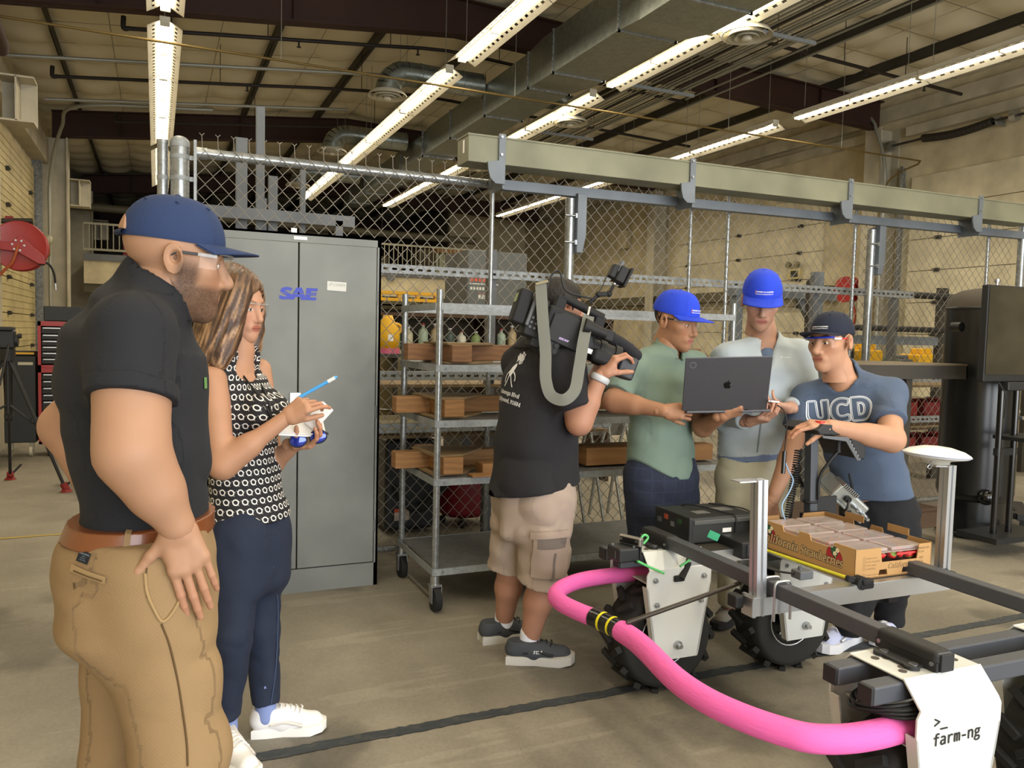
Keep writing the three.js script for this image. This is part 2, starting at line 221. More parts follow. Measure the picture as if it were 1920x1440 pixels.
{ // sectional doors: left wall (cream) and right wall (white)
  const doorPanels = (name, label, x, s, z0, z1, n, ph, m, hinge) => {
    const t = thing(name, label, 'door', V(x, 0, (z0 + z1) / 2), undefined, 'structure');
    for (let i = 0; i < n; i++) {
      const y = i * ph, pn = part(t, 'panel', [box(0.05, ph - 0.014, z1 - z0, x + s * 0.025, y + ph / 2, (z0 + z1) / 2), ...(s > 0 ? [0.2, 0.4, 0.6, 0.8].map((k) => box(0.012, 0.02, z1 - z0, x + s * 0.052, y + ph * k, (z0 + z1) / 2)) : [])], m);
      if (i) for (let k = 0; k < 3; k++) { const z = mix(z0 + 0.6, z1 - 0.6, k / 2); part(pn, 'hinge', [box(0.05, 0.06, 0.1, x + s * 0.07, y, z), cyl(0.02, 0.12, x + s * 0.09, y, z, 8, 0.02, 'z')], hinge); }
    }
    return t;
  };
  doorPanels('door_1', 'cream sectional bay door behind the tripod', XL, 1, -17.2, -11.2, 8, 0.54, std(0xd2c391, 0.6, 0, { map: dirtTex }), M.darkSteel);
  doorPanels('door_2', 'white sectional bay door behind the black air tank', XR, -1, -10.2, -4.2, 8, 0.55, std(0xe2dabd, 0.55, 0, { map: dirtTex }), M.darkSteel);
  doorPanels('door_3', 'white sectional bay door far along the same wall as the emergency light', XR, -1, -17.2, -12.2, 8, 0.55, std(0xe2dabd, 0.55, 0, { map: dirtTex }), M.darkSteel);
  // door tracks and the torsion spring
  for (const [x, s, z] of [[XL, 1, -17.35], [XR, -1, -10.35]]) {
    const t = thing('door_track', s > 0 ? 'galvanised vertical door track beside the cream bay door' : 'galvanised vertical door track beside the white bay door', 'door track', V(x + s * 0.15, 0, z));
    part(t, 'rail', [box(0.06, 4.6, 0.012, x + s * 0.14, 2.3, z), box(0.012, 4.6, 0.06, x + s * 0.17, 2.3, z + 0.03)], M.galv);
    part(t, 'angle', box(0.12, 4.6, 0.01, x + s * 0.06, 2.3, z - 0.03), M.galv);
    for (let i = 0; i < 6; i++) part(t, 'bracket', box(0.1, 0.05, 0.06, x + s * 0.1, 0.5 + i * 0.75, z), M.galv);
  }
  const SX = XR - 0.25, SY = 4.98, t = thing('door_spring', 'dark coiled torsion spring on a shaft above the white bay door', 'spring', V(SX, 4.8, -8));
  part(t, 'shaft', rod(V(SX, SY, -10.55), V(SX, SY, -4), 0.02), M.darkSteel);
  const coil = []; for (let i = 0; i <= 420; i++) { const k = i / 420; coil.push(V(SX + 0.055 * Math.cos(i * 0.75), SY + 0.055 * Math.sin(i * 0.75) - 0.05 * Math.sin(k * Math.PI), mix(-9.85, -8.6, k))); }
  part(t, 'coil', new THREE.TubeGeometry(new THREE.CatmullRomCurve3(coil), 1400, 0.014, 5), std(0x3b352b, 0.6, 0.5));
  for (const z of [-10.5, -8.25]) part(t, 'drum', cyl(0.1, 0.09, SX, SY, z, 20, 0.09, 'z'), M.steel);
  part(t, 'bearing_plate', box(0.24, 0.14, 0.012, SX + 0.1, SY, -8.55), M.galv);
}
// ---------- strip lights: four rows of slotted reflectors with bare tubes ----------
const tubeGlow = std(0xffffff, 0.5, 0, { emissive: new THREE.Color().setRGB(1.0, 0.90, 0.70), emissiveIntensity: 7 });
{
  const LY = 4.85, X = [0.098, 3.492, 5.63, 8.93], names = ['above the chain-link corner post', 'above the duct elbows', 'beside the square duct', 'nearest the wall with the spring'];
  const L = 2.16, proto = new THREE.Group(); proto.name = 'strip_light';
  const refl = std(0xf3ecd8, 0.35, 0.0);
  local(proto, 'housing', [box(0.11, 0.05, L, 0, 0.075, 0), box(0.09, 0.02, L, 0, 0.045, 0)], std(0xd8d2c0, 0.5));
  const wing = [];
  for (const s of [-1, 1]) { // each wing: two rails and bars between the slots
    const bx = (u, v, z, l) => { const x0 = 0.05 + u * 0.135, x1 = 0.05 + v * 0.135, y0 = 0.05 - u * 0.08, y1 = 0.05 - v * 0.08; const g = new THREE.BoxGeometry(Math.hypot(x1 - x0, y1 - y0), 0.003, l); g.rotateZ(Math.atan2(y1 - y0, x1 - x0)); g.translate((x0 + x1) / 2, (y0 + y1) / 2, z); if (s < 0) g.scale(-1, 1, 1), g.index.array.reverse(); return g; };
    wing.push(bx(0, 0.42, 0, L), bx(0.62, 1, 0, L));
    const n = 16; for (let i = 0; i <= n; i++) wing.push(bx(0.4, 0.64, (i / n - 0.5) * L * 0.975, L / n * 0.5));
  }
  local(proto, 'reflector', wing, refl);
  for (const s of [-1, 1]) for (const q of [-1, 1]) {
    local(proto, 'tube', cyl(0.0165, L / 2 - 0.06, s * 0.034, 0.012, q * L / 4, 10, 0.0165, 'z'), tubeGlow);
  }
  for (const e of [-1, 0, 1]) local(proto, 'socket', box(0.1, 0.07, 0.02, 0, 0.03, e * (L / 2 - 0.012)), M.diffuserWhite);
  for (const e of [-1, 1]) local(proto, 'hanger', rod(V(0, 0.1, e * L * 0.42), V(0, 0.72, e * L * 0.42), 0.004, 6), M.conduit);
  for (let r = 0; r < 4; r++) for (const [z0, n] of [[-17.0, 2], [-10.05, 3], [-3.1, 3], [3.75, 3]]) for (let i = 0; i < n; i++) {
    const z = z0 - (i + 0.5) * (L + 0.02), o = proto.clone(); o.name = numbered('strip_light'); o.position.set(X[r], LY, z);
    o.userData = { label: 'lit slotted strip light in the row ' + names[r], category: 'light', group: 'strip lights in the row ' + names[r] }; scene.add(o); for (const c of o.children) if (c.name === 'hanger') c.scale.y = (ceilY(X[r]) - LY - 0.06) / 0.72;
    const l = new THREE.RectAreaLight(TUBE_WARM, TUBE_LIGHT, 0.24, L); l.name = 'tube_light'; l.position.set(0, -0.04, 0); l.rotation.x = -Math.PI / 2; o.add(l);
  }
}
// ---------- ducts, pipes and conduits under the roof ----------
{
  const t = thing('air_duct', 'long square galvanised air duct hung beside the strip lights', 'duct', V(4.6, 4.5, -12));
  const secs = [[4.30, 5.14, 4.55, 5.12, -3.2, -7.3], [4.36, 5.06, 4.62, 5.12, -7.3, -9.6], [4.40, 5.0, 4.66, 5.1, -9.6, -14.2], [4.45, 4.95, 4.7, 5.08, -14.2, -21]];
  secs.forEach(([x0, x1, y0, y1, z0, z1], i) => {
    const n = secs[i + 1];
    part(t, 'duct_section', box(x1 - x0, y1 - y0, z0 - z1 - (n ? 0.5 : 0), (x0 + x1) / 2, (y0 + y1) / 2, (z0 + z1) / 2 + (n ? 0.25 : 0)), M.duct);
    if (n) { // tapered piece between two sections
      const g = new THREE.BoxGeometry(1, 1, 1), p = g.attributes.position; for (let k = 0; k < p.count; k++) { const f = p.getZ(k) < 0, a = f ? n : [x0, x1, y0, y1]; p.setXYZ(k, p.getX(k) < 0 ? a[0] : a[1], p.getY(k) < 0 ? a[2] : a[3], f ? z1 : z1 + 0.5); } g.computeVertexNormals(); part(t, 'taper', g, M.duct);
    }
    for (let z = z0; z > z1; z -= 1.5) part(t, 'flange', [box(x1 - x0 + 0.05, 0.03, 0.03, (x0 + x1) / 2, y0, z), box(0.03, y1 - y0 + 0.03, 0.03, x0, (y0 + y1) / 2, z), box(0.03, y1 - y0 + 0.03, 0.03, x1, (y0 + y1) / 2, z)], M.galv);
  });
  const R = 0.17; let k = 0;
  for (const [z, s] of [[-7.13, 1], [-11.2, -1], [-11.2, 1], [-15.1, -1], [-15.1, 1], [-19, -1]]) {
    const xd = s < 0 ? 2.97 : 5.87, x0 = s < 0 ? 4.38 : 5.02, near = z > -8 ? 'nearest the spring wall' : z > -12 ? 'second along' : z > -16 ? 'third along' : 'farthest along';
    const d = thing('round_duct', 'shiny round branch duct and white diffuser, ' + (s < 0 ? 'over the fence side, ' : 'over the spring side, ') + near, 'duct', V(xd, 4.6, z), 'round branch ducts');
    part(d, 'straight_pipe', [rod(V(x0, 5.11, z), V(xd + s * -0.28, 5.11, z), R, 24)], M.duct);
    const bend = []; for (let i = 0; i <= 6; i++) { const a = i / 6 * Math.PI / 2; bend.push(V(xd - s * 0.28 + s * 0.28 * Math.sin(a), 5.11 - 0.28 * (1 - Math.cos(a)) + 0.0, z)); }
    for (let i = 0; i < 6; i++) part(d, 'elbow_gore', rod(bend[i], bend[i + 1].clone().lerp(bend[i], -0.12), R + 0.004 * (i % 2), 24), M.duct);
    for (let q = 1; q < 4; q++) part(d, 'seam_ring', ring(Math.PI * 2, R + 0.002, 0.006, mix(x0, xd, q / 4.5), 5.11, z, 'x'), M.galv);
    const f = new THREE.Group(); f.name = 'diffuser'; f.userData.label = 'round stepped white air diffuser'; d.add(f);
    [[0.27, 4.76], [0.2, 4.745], [0.13, 4.735], [0.06, 4.725]].forEach(([r, y], i) => part(f, i ? 'inner_cone' : 'outer_cone', lathe(i === 3 ? [[0.001, y - 0.02], [r * 0.8, y - 0.015], [r, y + 0.01], [r * 0.6, y + 0.05]] : [[r - 0.045, y + 0.04], [r, y], [r + 0.005, y + 0.012], [r - 0.03, y + 0.06]], 28).translate(xd, 0, z), std(0xb9b39f, 0.6, 0, { side: THREE.DoubleSide })));
    part(f, 'neck', cyl(0.16, 0.1, xd, 4.82, z, 24), M.duct);
  }
  // conduit bundle on strut channels
  const c = thing('conduit_bundle', 'bundle of parallel steel conduits running beside the square duct', 'conduit', V(6.7, 5.05, -10));
  for (let i = 0; i < 12; i++) { const x = 6.15 + i * 0.085 + 0.02 * rnd(), r = [0.011, 0.014, 0.02][i % 3]; part(c, 'conduit', rod(V(x, 5.09 + r, -2.5), V(x, 5.09 + r, -21 + 2 * rnd()), r, 8), i % 4 === 1 ? M.darkSteel : M.conduit); }
  for (const z of [-4.4, -7.6, -10, -13, -16.2, -19]) { const ch = part(c, 'strut_channel', box(1.35, 0.042, 0.042, 6.62, 5.068, z), M.galvFlat); for (const x of [6.0, 7.24]) part(ch, 'hanger_rod', rod(V(x, 5.05, z), V(x, 5.95, z), 0.005, 6), M.conduit); }
  for (let i = 0; i < 3; i++) solo('conduit_run', ['thin steel conduit beside the bundle, hugging the roof', 'thicker steel conduit just under the purlins', 'bent conduit crossing the dark roof beam'][i], 'conduit', rod(V(7.6 + i * 0.2, 5.35 - i * 0.03, -2.5), V(7.6 + i * 0.2, 5.35 - i * 0.03, -9.9 - i), 0.016, 8), M.conduit);
  // sprinkler lines across the hall
  const slope = (x) => rafterY(x) - 0.02;
  for (const [z, x0, x1, m, l] of [[-11.25, -0.3, 8, M.blackPipe, 'black sprinkler pipe right behind the first roof beam'], [-13.5, -1.3, 9.8, M.blackPipe, 'black sprinkler pipe in the middle of the first roof bay'], [-16.2, -0.6, 11, M.blackPipe, 'black sprinkler pipe in front of the second roof beam'], [-12.6, -1.9, 4, M.conduit, 'pale conduit crossing the roof bay above the row of lights'], [-14.8, -1.6, 3.2, M.conduit, 'pale conduit rising from the column to the roof'], [-8.6, 5.2, 11.2, M.blackPipe, 'black sprinkler pipe over the spring side']]) {
    const p = thing('overhead_pipe', l, 'pipe', V((x0 + x1) / 2, 5.0, z));
    const pts = []; for (let i = 0; i <= 8; i++) { const x = mix(x0, x1, i / 8); pts.push(V(x, slope(x), z)); }
    part(p, 'pipe_run', pipe(pts, 0.026, 8, 24), m);
    if (m === M.blackPipe) for (let i = 1; i < 5; i++) { const x = mix(x0, x1, i / 5); part(p, 'hanger', rod(V(x, slope(x), z), V(x, ceilY(x) - 0.08, z), 0.006, 6), m); part(p, 'sprinkler_head', [cyl(0.012, 0.08, x + 0.4, slope(x + 0.4) - 0.05, z, 8), cyl(0.03, 0.006, x + 0.4, slope(x + 0.4) - 0.09, z, 10)], m); }
    if (m === M.blackPipe) part(p, 'end_elbow', pipe([V(x0, slope(x0), z), V(x0 - 0.06, slope(x0), z), V(x0 - 0.06, slope(x0) + 0.14, z)], 0.03, 8), m);
  }
  const g = thing('gas_pipe', 'long brassy pipe strung across the hall below the strip lights', 'pipe', V(5, 4.5, -9.55));
  part(g, 'pipe_run', rod(V(-1.5, 4.5, -9.55), V(11.55, 4.5, -9.55), 0.014, 8), M.brassPipe);
  part(g, 'drop_leg', pipe([V(11.55, 4.5, -9.55), V(11.6, 4.48, -9.6), V(11.62, 4.2, -10.3), V(11.62, 3.0, -10.4), V(11.62, 0.5, -10.4)], 0.014, 8, 30), M.brassPipe);
  for (const x of [1.3, 4.2, 7.6, 9.8]) part(g, 'hanger', rod(V(x, 4.5, -9.55), V(x, ceilY(x) - 0.06, -9.55), 0.004, 6), M.conduit);
  // conduit sweeping up the right column, pipe by the left door
  solo('column_conduit', 'grey conduit bending up the column next to the door spring', 'conduit', pipe([PX(1560, 220, 11.65), PX(1625, 218, 11.65), PX(1645, 250, 11.65), PX(1660, 330, 11.65), V(11.65, 3, -10.35), V(11.65, 0.2, -10.35)], 0.03, 10, 40), M.conduit);
  solo('door_conduit', 'pale conduit bending up beside the cream bay door', 'conduit', pipe([V(-1.78, 0.0, -17.0), V(-1.78, 3.2, -17.0), V(-1.75, 4.2, -16.9), V(-1.5, 4.9, -16.2), V(-1.1, 5.02, -15), V(0.9, 5.2, -14.9)], 0.03, 10, 50), M.conduit);
  solo('drain_pipe', 'brown drain pipe with couplings at the top of the side wall', 'pipe', [pipe([V(-1.45, 4.45, -7), V(-1.45, 4.42, -9), V(-1.48, 4.4, -10), V(-1.5, 4.36, -10.2)], 0.07, 10, 30), cyl(0.1, 0.16, -1.45, 4.43, -9.0, 12, 0.1, 'z')], std(0x3a241a, 0.7));
}
// ---------- chain-link fence, gate and overhead track ----------
const DX = 0.043, DY = 0.094;
function zigzag(height, mirror) {                                   // one woven picket: a zigzag wire with small knuckles, 4-sided
  const n = Math.round(height / (DY / 2)), pts = [], r = 0.0023;
  for (let i = 0; i <= n; i++) { const s = (i % 2 ? -1 : 1) * mirror; pts.push(V(s * (DX / 2 + r * 0.7), i * DY / 2, s * r * 0.6)); }
  const top = pts[n], dir = -Math.sign(top.x), barb = [V(top.x + dir * 0.018, top.y + 0.02, 0), V(top.x + dir * 0.02, top.y + 0.085, 0), V(top.x + dir * 0.034, top.y + 0.098, 0)];
  const gs = []; const all = mirror > 0 ? [...pts, ...barb] : pts; for (let i = 0; i + 1 < all.length; i++) gs.push(rod(all[i], all[i + 1], r, 4));
  if (mirror > 0) gs.push(rod(barb[1], V(barb[1].x - dir * 0.014, barb[1].y + 0.014, 0), r, 4));
  return mergeGeometries(gs.map((g) => { g.deleteAttribute('uv'); return g; }));
}
const wires = [zigzag(2.46, 1), zigzag(2.46, -1)];
function meshWall(t, x0, x1, z, up = 0) { const n = Math.floor((x1 - x0) / DX); for (let i = 0; i < n; i++) local(t, 'wire', wires[i % 2], M.wire, V(x0 + (i + 0.5) * DX - t.position.x, 0.02 + up - t.position.y, z - t.position.z)); }
{
  const z = -5.0, t = thing('chain_link_fence', 'galvanised chain-link fence panel behind the grey cabinet', 'fence', V(1.1, 0, z));
  meshWall(t, 0.215, 2.03, z + 0.035);
  const cp = part(t, 'corner_post', [cyl(0.05, 2.5, 0.125, 1.25, z, 24)], M.galv);
  part(cp, 'dome_cap', [new THREE.SphereGeometry(0.053, 20, 8, 0, 6.3, 0, Math.PI / 2).scale(1, 0.75, 1).translate(0.125, 2.5, z), cyl(0.0535, 0.03, 0.125, 2.49, z, 24)], M.galvFlat);
  const p2 = part(t, 'side_post', cyl(0.029, 2.5, 0.035, 1.25, z - 0.02, 20), M.galv); part(p2, 'post_cap', [cyl(0.032, 0.02, 0.035, 2.5, z - 0.02, 20)], M.galv);
  for (const y of [2.42, 2.3, 1.2, 0.3]) part(t, 'tension_band', [cyl(0.053, 0.025, 0.125, y, z, 24), box(0.05, 0.025, 0.006, 0.19, y, z + 0.012), ...(y === 2.3 ? [cyl(0.031, 0.025, 0.035, y, z - 0.02, 16)] : [])], M.galvFlat);
  part(t, 'tension_bar', box(0.016, 2.5, 0.006, 0.205, 1.27, z + 0.035), M.galvFlat);
  part(t, 'top_rail', [rod(V(0.21, 2.455, z), V(2.05, 2.455, z), 0.029, 20), cyl(0.034, 0.07, 0.235, 2.455, z, 20, 0.034, 'x')], M.galv);
  part(t, 'end_pipe', cyl(0.016, 2.5, 2.04, 1.25, z + 0.03, 14), M.galv);
  part(t, 'bottom_rail', rod(V(0.2, 0.05, z), V(2.05, 0.05, z), 0.02, 12), M.galv);
  for (const x of [0.46, 1.02, 1.5]) part(t, 'wire_tie', ring(Math.PI * 2, 0.031, 0.002, x, 2.455, z, 'x'), M.wire);
  // gate: painted frame with hanging posts
  const gz = -4.92, q = thing('sliding_gate', 'sliding chain-link gate with blue-grey top rail', 'gate', V(4.7, 0, gz));
  meshWall(q, 2.1, 7.3, gz - 0.045, 0.07);
  part(q, 'top_rail', beam(V(2.0, 2.44, gz), V(7.4, 2.49, gz), 0.06, 0.066), M.gatePaint);
  for (const x of [2.63, 5.46]) {
    part(q, 'gate_post', cyl(0.034, 2.35, x - 0.03, 1.225, gz, 18), M.galv);
    const b = part(q, 'post_bracket', extr([[0, 0], [0.07, 0], [0.07, -0.28], [0.045, -0.4], [0, -0.4]], 0.05, 0.003).translate(x - 0.005, 2.43, gz + 0.01), M.gatePaint);
    part(b, 'web', box(0.008, 0.38, 0.1, x, 2.23, gz + 0.0), M.gatePaint);
    for (const y of [2.28, 2.1]) part(b, 'clamp_bolt', [rod(V(x - 0.09, y, gz + 0.045), V(x + 0.01, y, gz + 0.045), 0.006, 8), box(0.02, 0.03, 0.02, x - 0.005, y, gz + 0.05)], M.steel);
  }
  for (const [px, r] of [[1292, 0.014], [1362, 0.015], [1600, 0.016], [1850, 0.015]]) { const x = PZ(px, 500, gz - 0.1).x; part(q, 'stiffener_pipe', cyl(r, 2.62, x, 1.31, gz - 0.1, 12), M.galv); }
  part(q, 'bottom_rail', rod(V(2.1, 0.08, gz - 0.03), V(7.3, 0.08, gz - 0.03), 0.024, 12), M.galv);
  part(q, 'end_post', cyl(0.035, 2.75, 7.33, 1.375, gz, 16), M.galv);
  // overhead track box
  const b = thing('overhead_track', 'long olive-grey boxed gate track above the chain-link gate', 'gate track', V(4.4, 2.52, -4.82));
  part(b, 'track_box', [beam(V(1.77, 2.61, -4.82), V(7.2, 2.64, -4.82), 0.2, 0.165, 0.004)], M.oliveGrey);
  part(b, 'top_lid', beam(V(1.765, 2.694, -4.82), V(7.2, 2.724, -4.82), 0.21, 0.012, 0.002), M.oliveGrey);
  part(b, 'end_label', box(0.002, 0.08, 0.025, 1.768, 2.63, -4.8), M.white);
  for (const [x, y] of [[1.97, 0], [3.43, 0.01], [4.93, 0.02], [6.43, 0.03]]) {
    const k = part(b, 'hanger_bracket', [extr([[0, 0.31], [0.045, 0.31], [0.045, 0], [-0.02, 0], [-0.055, 0.03], [-0.07, 0.08], [-0.075, 0.13], [0, 0.145]], 0.012, 0.001).translate(x, 2.405 + y, -4.716), box(0.012, 0.16, 0.2, x + 0.04, 2.46 + y, -4.82)], M.gatePaint);
    for (const d of [0.29, 0.18]) part(k, 'bolt', cyl(0.008, 0.02, x + 0.015, 2.405 + y + d, -4.7, 8, 0.008, 'z'), M.steel);
  }
}
// ---------- steel cabinet ----------
{
  const z = -4.45, x0 = 0.243, x1 = 1.16, H = 1.978, t = thing('steel_cabinet', 'tall grey two-door steel storage cabinet marked SAE', 'cabinet', V(0.7, 0, -4.7));
  const paint = std(0x868b8a, 0.5, 0.05, { map: dirtTex, bumpMap: bumpSoft, bumpScale: 0.002 }), B = (g) => uvBox(g, 0.8);
  part(t, 'body', [box(0.012, H, 0.5, x0 + 0.006, H / 2, z - 0.25), box(0.012, H, 0.5, x1 - 0.006, H / 2, z - 0.25), box(x1 - x0, 0.012, 0.5, (x0 + x1) / 2, H - 0.006, z - 0.25), box(x1 - x0, H, 0.01, (x0 + x1) / 2, H / 2, z - 0.495), box(x1 - x0, 0.05, 0.02, (x0 + x1) / 2, H - 0.025, z - 0.01), box(x1 - x0, 0.132, 0.02, (x0 + x1) / 2, 0.066, z - 0.01), box(0.022, H, 0.02, x0 + 0.011, H / 2, z - 0.01), box(0.022, H, 0.02, x1 - 0.011, H / 2, z - 0.01)].map(B), paint);
  for (const [a, b] of [[x0 + 0.026, 0.702], [0.708, x1 - 0.026]]) {
    const d = part(t, 'door', B(rbox(b - a, H - 0.05 - 0.138, 0.018, 0.004, (a + b) / 2, (H - 0.05 + 0.136) / 2, z - 0.006)), paint);
    for (const y of [1.65, 1.0, 0.35]) part(d, 'hinge', cyl(0.006, 0.07, a < 0.5 ? a - 0.004 : b + 0.004, y, z + 0.002, 8), M.greyPaint);
  }
  part(t, 'handle_plate', rbox(0.06, 0.11, 0.012, 0.003, 0.69, 1.06, z + 0.007), M.steel);
  const sae = canvas(512, 256, (g, w, h) => { g.clearRect(0, 0, w, h); g.fillStyle = '#2b3bb0'; g.save(); g.transform(1.28, 0, -0.12, 1, 30, 0); g.font = 'bold 235px sans-serif'; g.fillText('S', -8, 215); g.fillText('A', 100, 215); g.fillText('E', 235, 215); g.lineWidth = 14; g.strokeStyle = '#2b3bb0'; g.strokeText('S', -8, 215); g.strokeText('A', 100, 215); g.strokeText('E', 235, 215); g.restore(); g.globalCompositeOperation = 'destination-out'; g.fillRect(0, 124, w, 9); });
  const dec = part(t, 'decal', new THREE.PlaneGeometry(0.215, 0.092).translate(0.71, 1.652, z + 0.005), std(0xffffff, 0.5, 0, { map: sae, transparent: true, alphaTest: 0.4, side: THREE.DoubleSide }), 'blue SAE lettering');
  const lab = canvas(256, 96, (g, w, h) => { g.fillStyle = '#cfd0cc'; g.fillRect(0, 0, w, h); g.fillStyle = '#8b8d8d'; g.font = 'italic 44px sans-serif'; g.fillText('EP-CHHMN', 18, 48); });
  part(t, 'tape_label', box(0.105, 0.05, 0.001, 0.91, 1.70, z + 0.005, 0, 0, -0.03), std(0xffffff, 0.6, 0, { map: lab }), 'torn silver tape label');
  part(t, 'name_label', box(0.07, 0.017, 0.001, 0.713, 1.95, z + 0.002), M.white); part(t, 'tag', box(0.03, 0.025, 0.004, 0.68, H + 0.012, z - 0.01), M.white);
  const j = canvas(128, 128, (g) => { g.clearRect(0, 0, 128, 128); g.fillStyle = '#e8eaea'; g.font = 'bold 96px sans-serif'; g.fillText('J', 50, 84); g.fillRect(30, 96, 60, 12); g.fillRect(56, 92, 10, 20); });
  part(t, 'letter_sticker', new THREE.PlaneGeometry(0.03, 0.04).translate(0.515, 1.51, z + 0.005), std(0xffffff, 0.5, 0, { map: j, transparent: true, alphaTest: 0.4, side: THREE.DoubleSide }));
}
// ---------- shelf cart with timber frames ----------
const woodTex = (r, g, b, s) => tex(320, (u, v) => { const w = fbm(u * 3, v * 26, s, 4, 3), ringy = 0.5 + 0.5 * Math.sin((v * 40 + 5 * fbm(u * 2, v * 4, s + 3, 3, 2)) * 2.2), kn = sst(0.05, 0.0, Math.hypot((u - 0.3) * 1.2, v - 0.62)) * 0.3; const k = 0.8 + 0.22 * (w - 0.5) + 0.08 * (ringy - 0.5) - kn; return [r * k, g * k, b * k]; });
M.wood = std(0xffffff, 0.75, 0, { map: woodTex(0.72, 0.52, 0.31, 3) }); M.woodOld = std(0xffffff, 0.8, 0, { map: woodTex(0.60, 0.43, 0.29, 8) }); M.ply = std(0xffffff, 0.8, 0, { map: woodTex(0.60, 0.50, 0.35, 15) });
M.woodDark = std(0xffffff, 0.8, 0, { map: woodTex(0.36, 0.26, 0.17, 5) });
{
  const xa = 1.335, xb = 3.22, za = -3.93, zb = -4.56, t = thing('shelf_cart', 'galvanised five-level shelf cart on casters in front of the fence', 'cart', V((xa + xb) / 2, 0, (za + zb) / 2));
  const shelfM = std(0x87898a, 0.5, 0.5, { map: galvTex });
  const levels = [0.215, 0.69, 0.995, 1.285];
  for (const x of [xa, xb]) for (const z of [za, zb]) {
    const p = part(t, 'corner_pole', cyl(0.018, 1.52, x, 0.16 + 0.76, z, 14), M.galv);
    part(p, 'caster_fork', [cyl(0.026, 0.05, x, 0.16, z, 12), box(0.06, 0.012, 0.06, x, 0.135, z), box(0.005, 0.09, 0.05, x - 0.026, 0.09, z + 0.012), box(0.005, 0.09, 0.05, x + 0.026, 0.09, z + 0.012)], M.steel);
    part(p, 'caster_wheel', [cyl(0.063, 0.036, x, 0.064, z + 0.018, 24, 0.063, 'x'), cyl(0.025, 0.042, x, 0.064, z + 0.018, 14, 0.025, 'x')], M.blackRubber);
  }
  for (const y of levels) {
    const s = part(t, 'shelf', uvBox(box(xb - xa, 0.004, za - zb, (xa + xb) / 2, y + 0.006, (za + zb) / 2), 0.7), shelfM);
    part(s, 'rim', [box(xb - xa + 0.03, 0.036, 0.006, (xa + xb) / 2, y - 0.01, za + 0.018), box(xb - xa + 0.03, 0.036, 0.006, (xa + xb) / 2, y - 0.01, zb - 0.018), box(0.006, 0.036, za - zb + 0.036, xa - 0.018, y - 0.01, (za + zb) / 2), box(0.006, 0.036, za - zb + 0.036, xb + 0.018, y - 0.01, (za + zb) / 2)].map((g) => uvBox(g, 3)), M.galvFlat);
    for (const x of [xa + 0.035, xb - 0.035]) for (const z of [za + 0.022, zb - 0.022]) part(s, 'bolt', cyl(0.007, 0.012, x, y - 0.01, z, 8, 0.007, 'z'), M.steel);
  }
  part(t, 'top_frame', [box(xb - xa, 0.036, 0.008, (xa + xb) / 2, 1.593, za + 0.019), box(xb - xa, 0.036, 0.008, (xa + xb) / 2, 1.593, zb - 0.019), box(0.008, 0.036, za - zb, xa - 0.019, 1.593, (za + zb) / 2), box(0.008, 0.036, za - zb, xb + 0.019, 1.593, (za + zb) / 2)].map((g) => uvBox(g, 3)), M.galvFlat);
  for (const [y, dx, m, l] of [[1.294, 0, M.woodOld, 'reddish timber frame on the upper cart shelf'], [1.004, -0.06, M.wood, 'pale timber frame with plywood gussets on the middle cart shelf'], [0.699, -0.06, M.wood, 'knotty timber frame with plywood gussets on the lower cart shelf']]) {
    const f = thing('timber_brace', l, 'timber', V(2, y, -4.25), 'timber frames on the cart'), s = 0.09, G = (g, o) => uvBox(g, 2.2, o, o * 0.7);
    part(f, 'long_beam', G(rbox(1.95, s, s, 0.004, 1.25 + dx + 0.975, y + 0.012 + s / 2, -4.25), 0.2), m);
    part(f, 'cross_piece', G(rbox(s * 1.25, s, 0.26, 0.006, 1.47 + dx * 0.6, y + 0.012 + s / 2, -4.08), 0.5), m);
    part(f, 'cross_piece', G(rbox(s * 1.25, s, 0.2, 0.006, 1.47 + dx * 0.6, y + 0.012 + s / 2, -4.4), 0.9), m);
    const tri = (yy) => G(extr([[1.38 + dx, 4.34], [1.75 + dx, 4.30], [1.75 + dx, 4.2], [1.56 + dx, 3.99], [1.40 + dx, 3.99]], 0.011).rotateX(-Math.PI / 2).scale(1, 1, 1).translate(0, yy, 0), 0.3);
    part(f, 'gusset_plate', tri(y + 0.012 + s), M.ply); part(f, 'gusset_plate', tri(y + 0.001), M.ply);
  }
  solo('timber_offcut', 'short pale timber offcut with a knot on the lower cart shelf', 'timber', uvBox(rbox(0.28, 0.06, 0.1, 0.004, 1.74, 0.7 + 0.03, -4.0), 1, 0.1, 0.4), M.wood);
  solo('timber_post', 'square timber post on the lower cart shelf behind the green shirt', 'timber', uvBox(rbox(0.9, 0.1, 0.1, 0.004, 2.72, 0.76, -4.06), 1, 0.4, 0.1), M.wood);
  solo('plywood_strip', 'thin strip of plywood lying on the lower cart shelf', 'timber', uvBox(box(0.4, 0.012, 0.08, 1.72, 0.706, -3.93), 1, 0.3), M.wood);
}
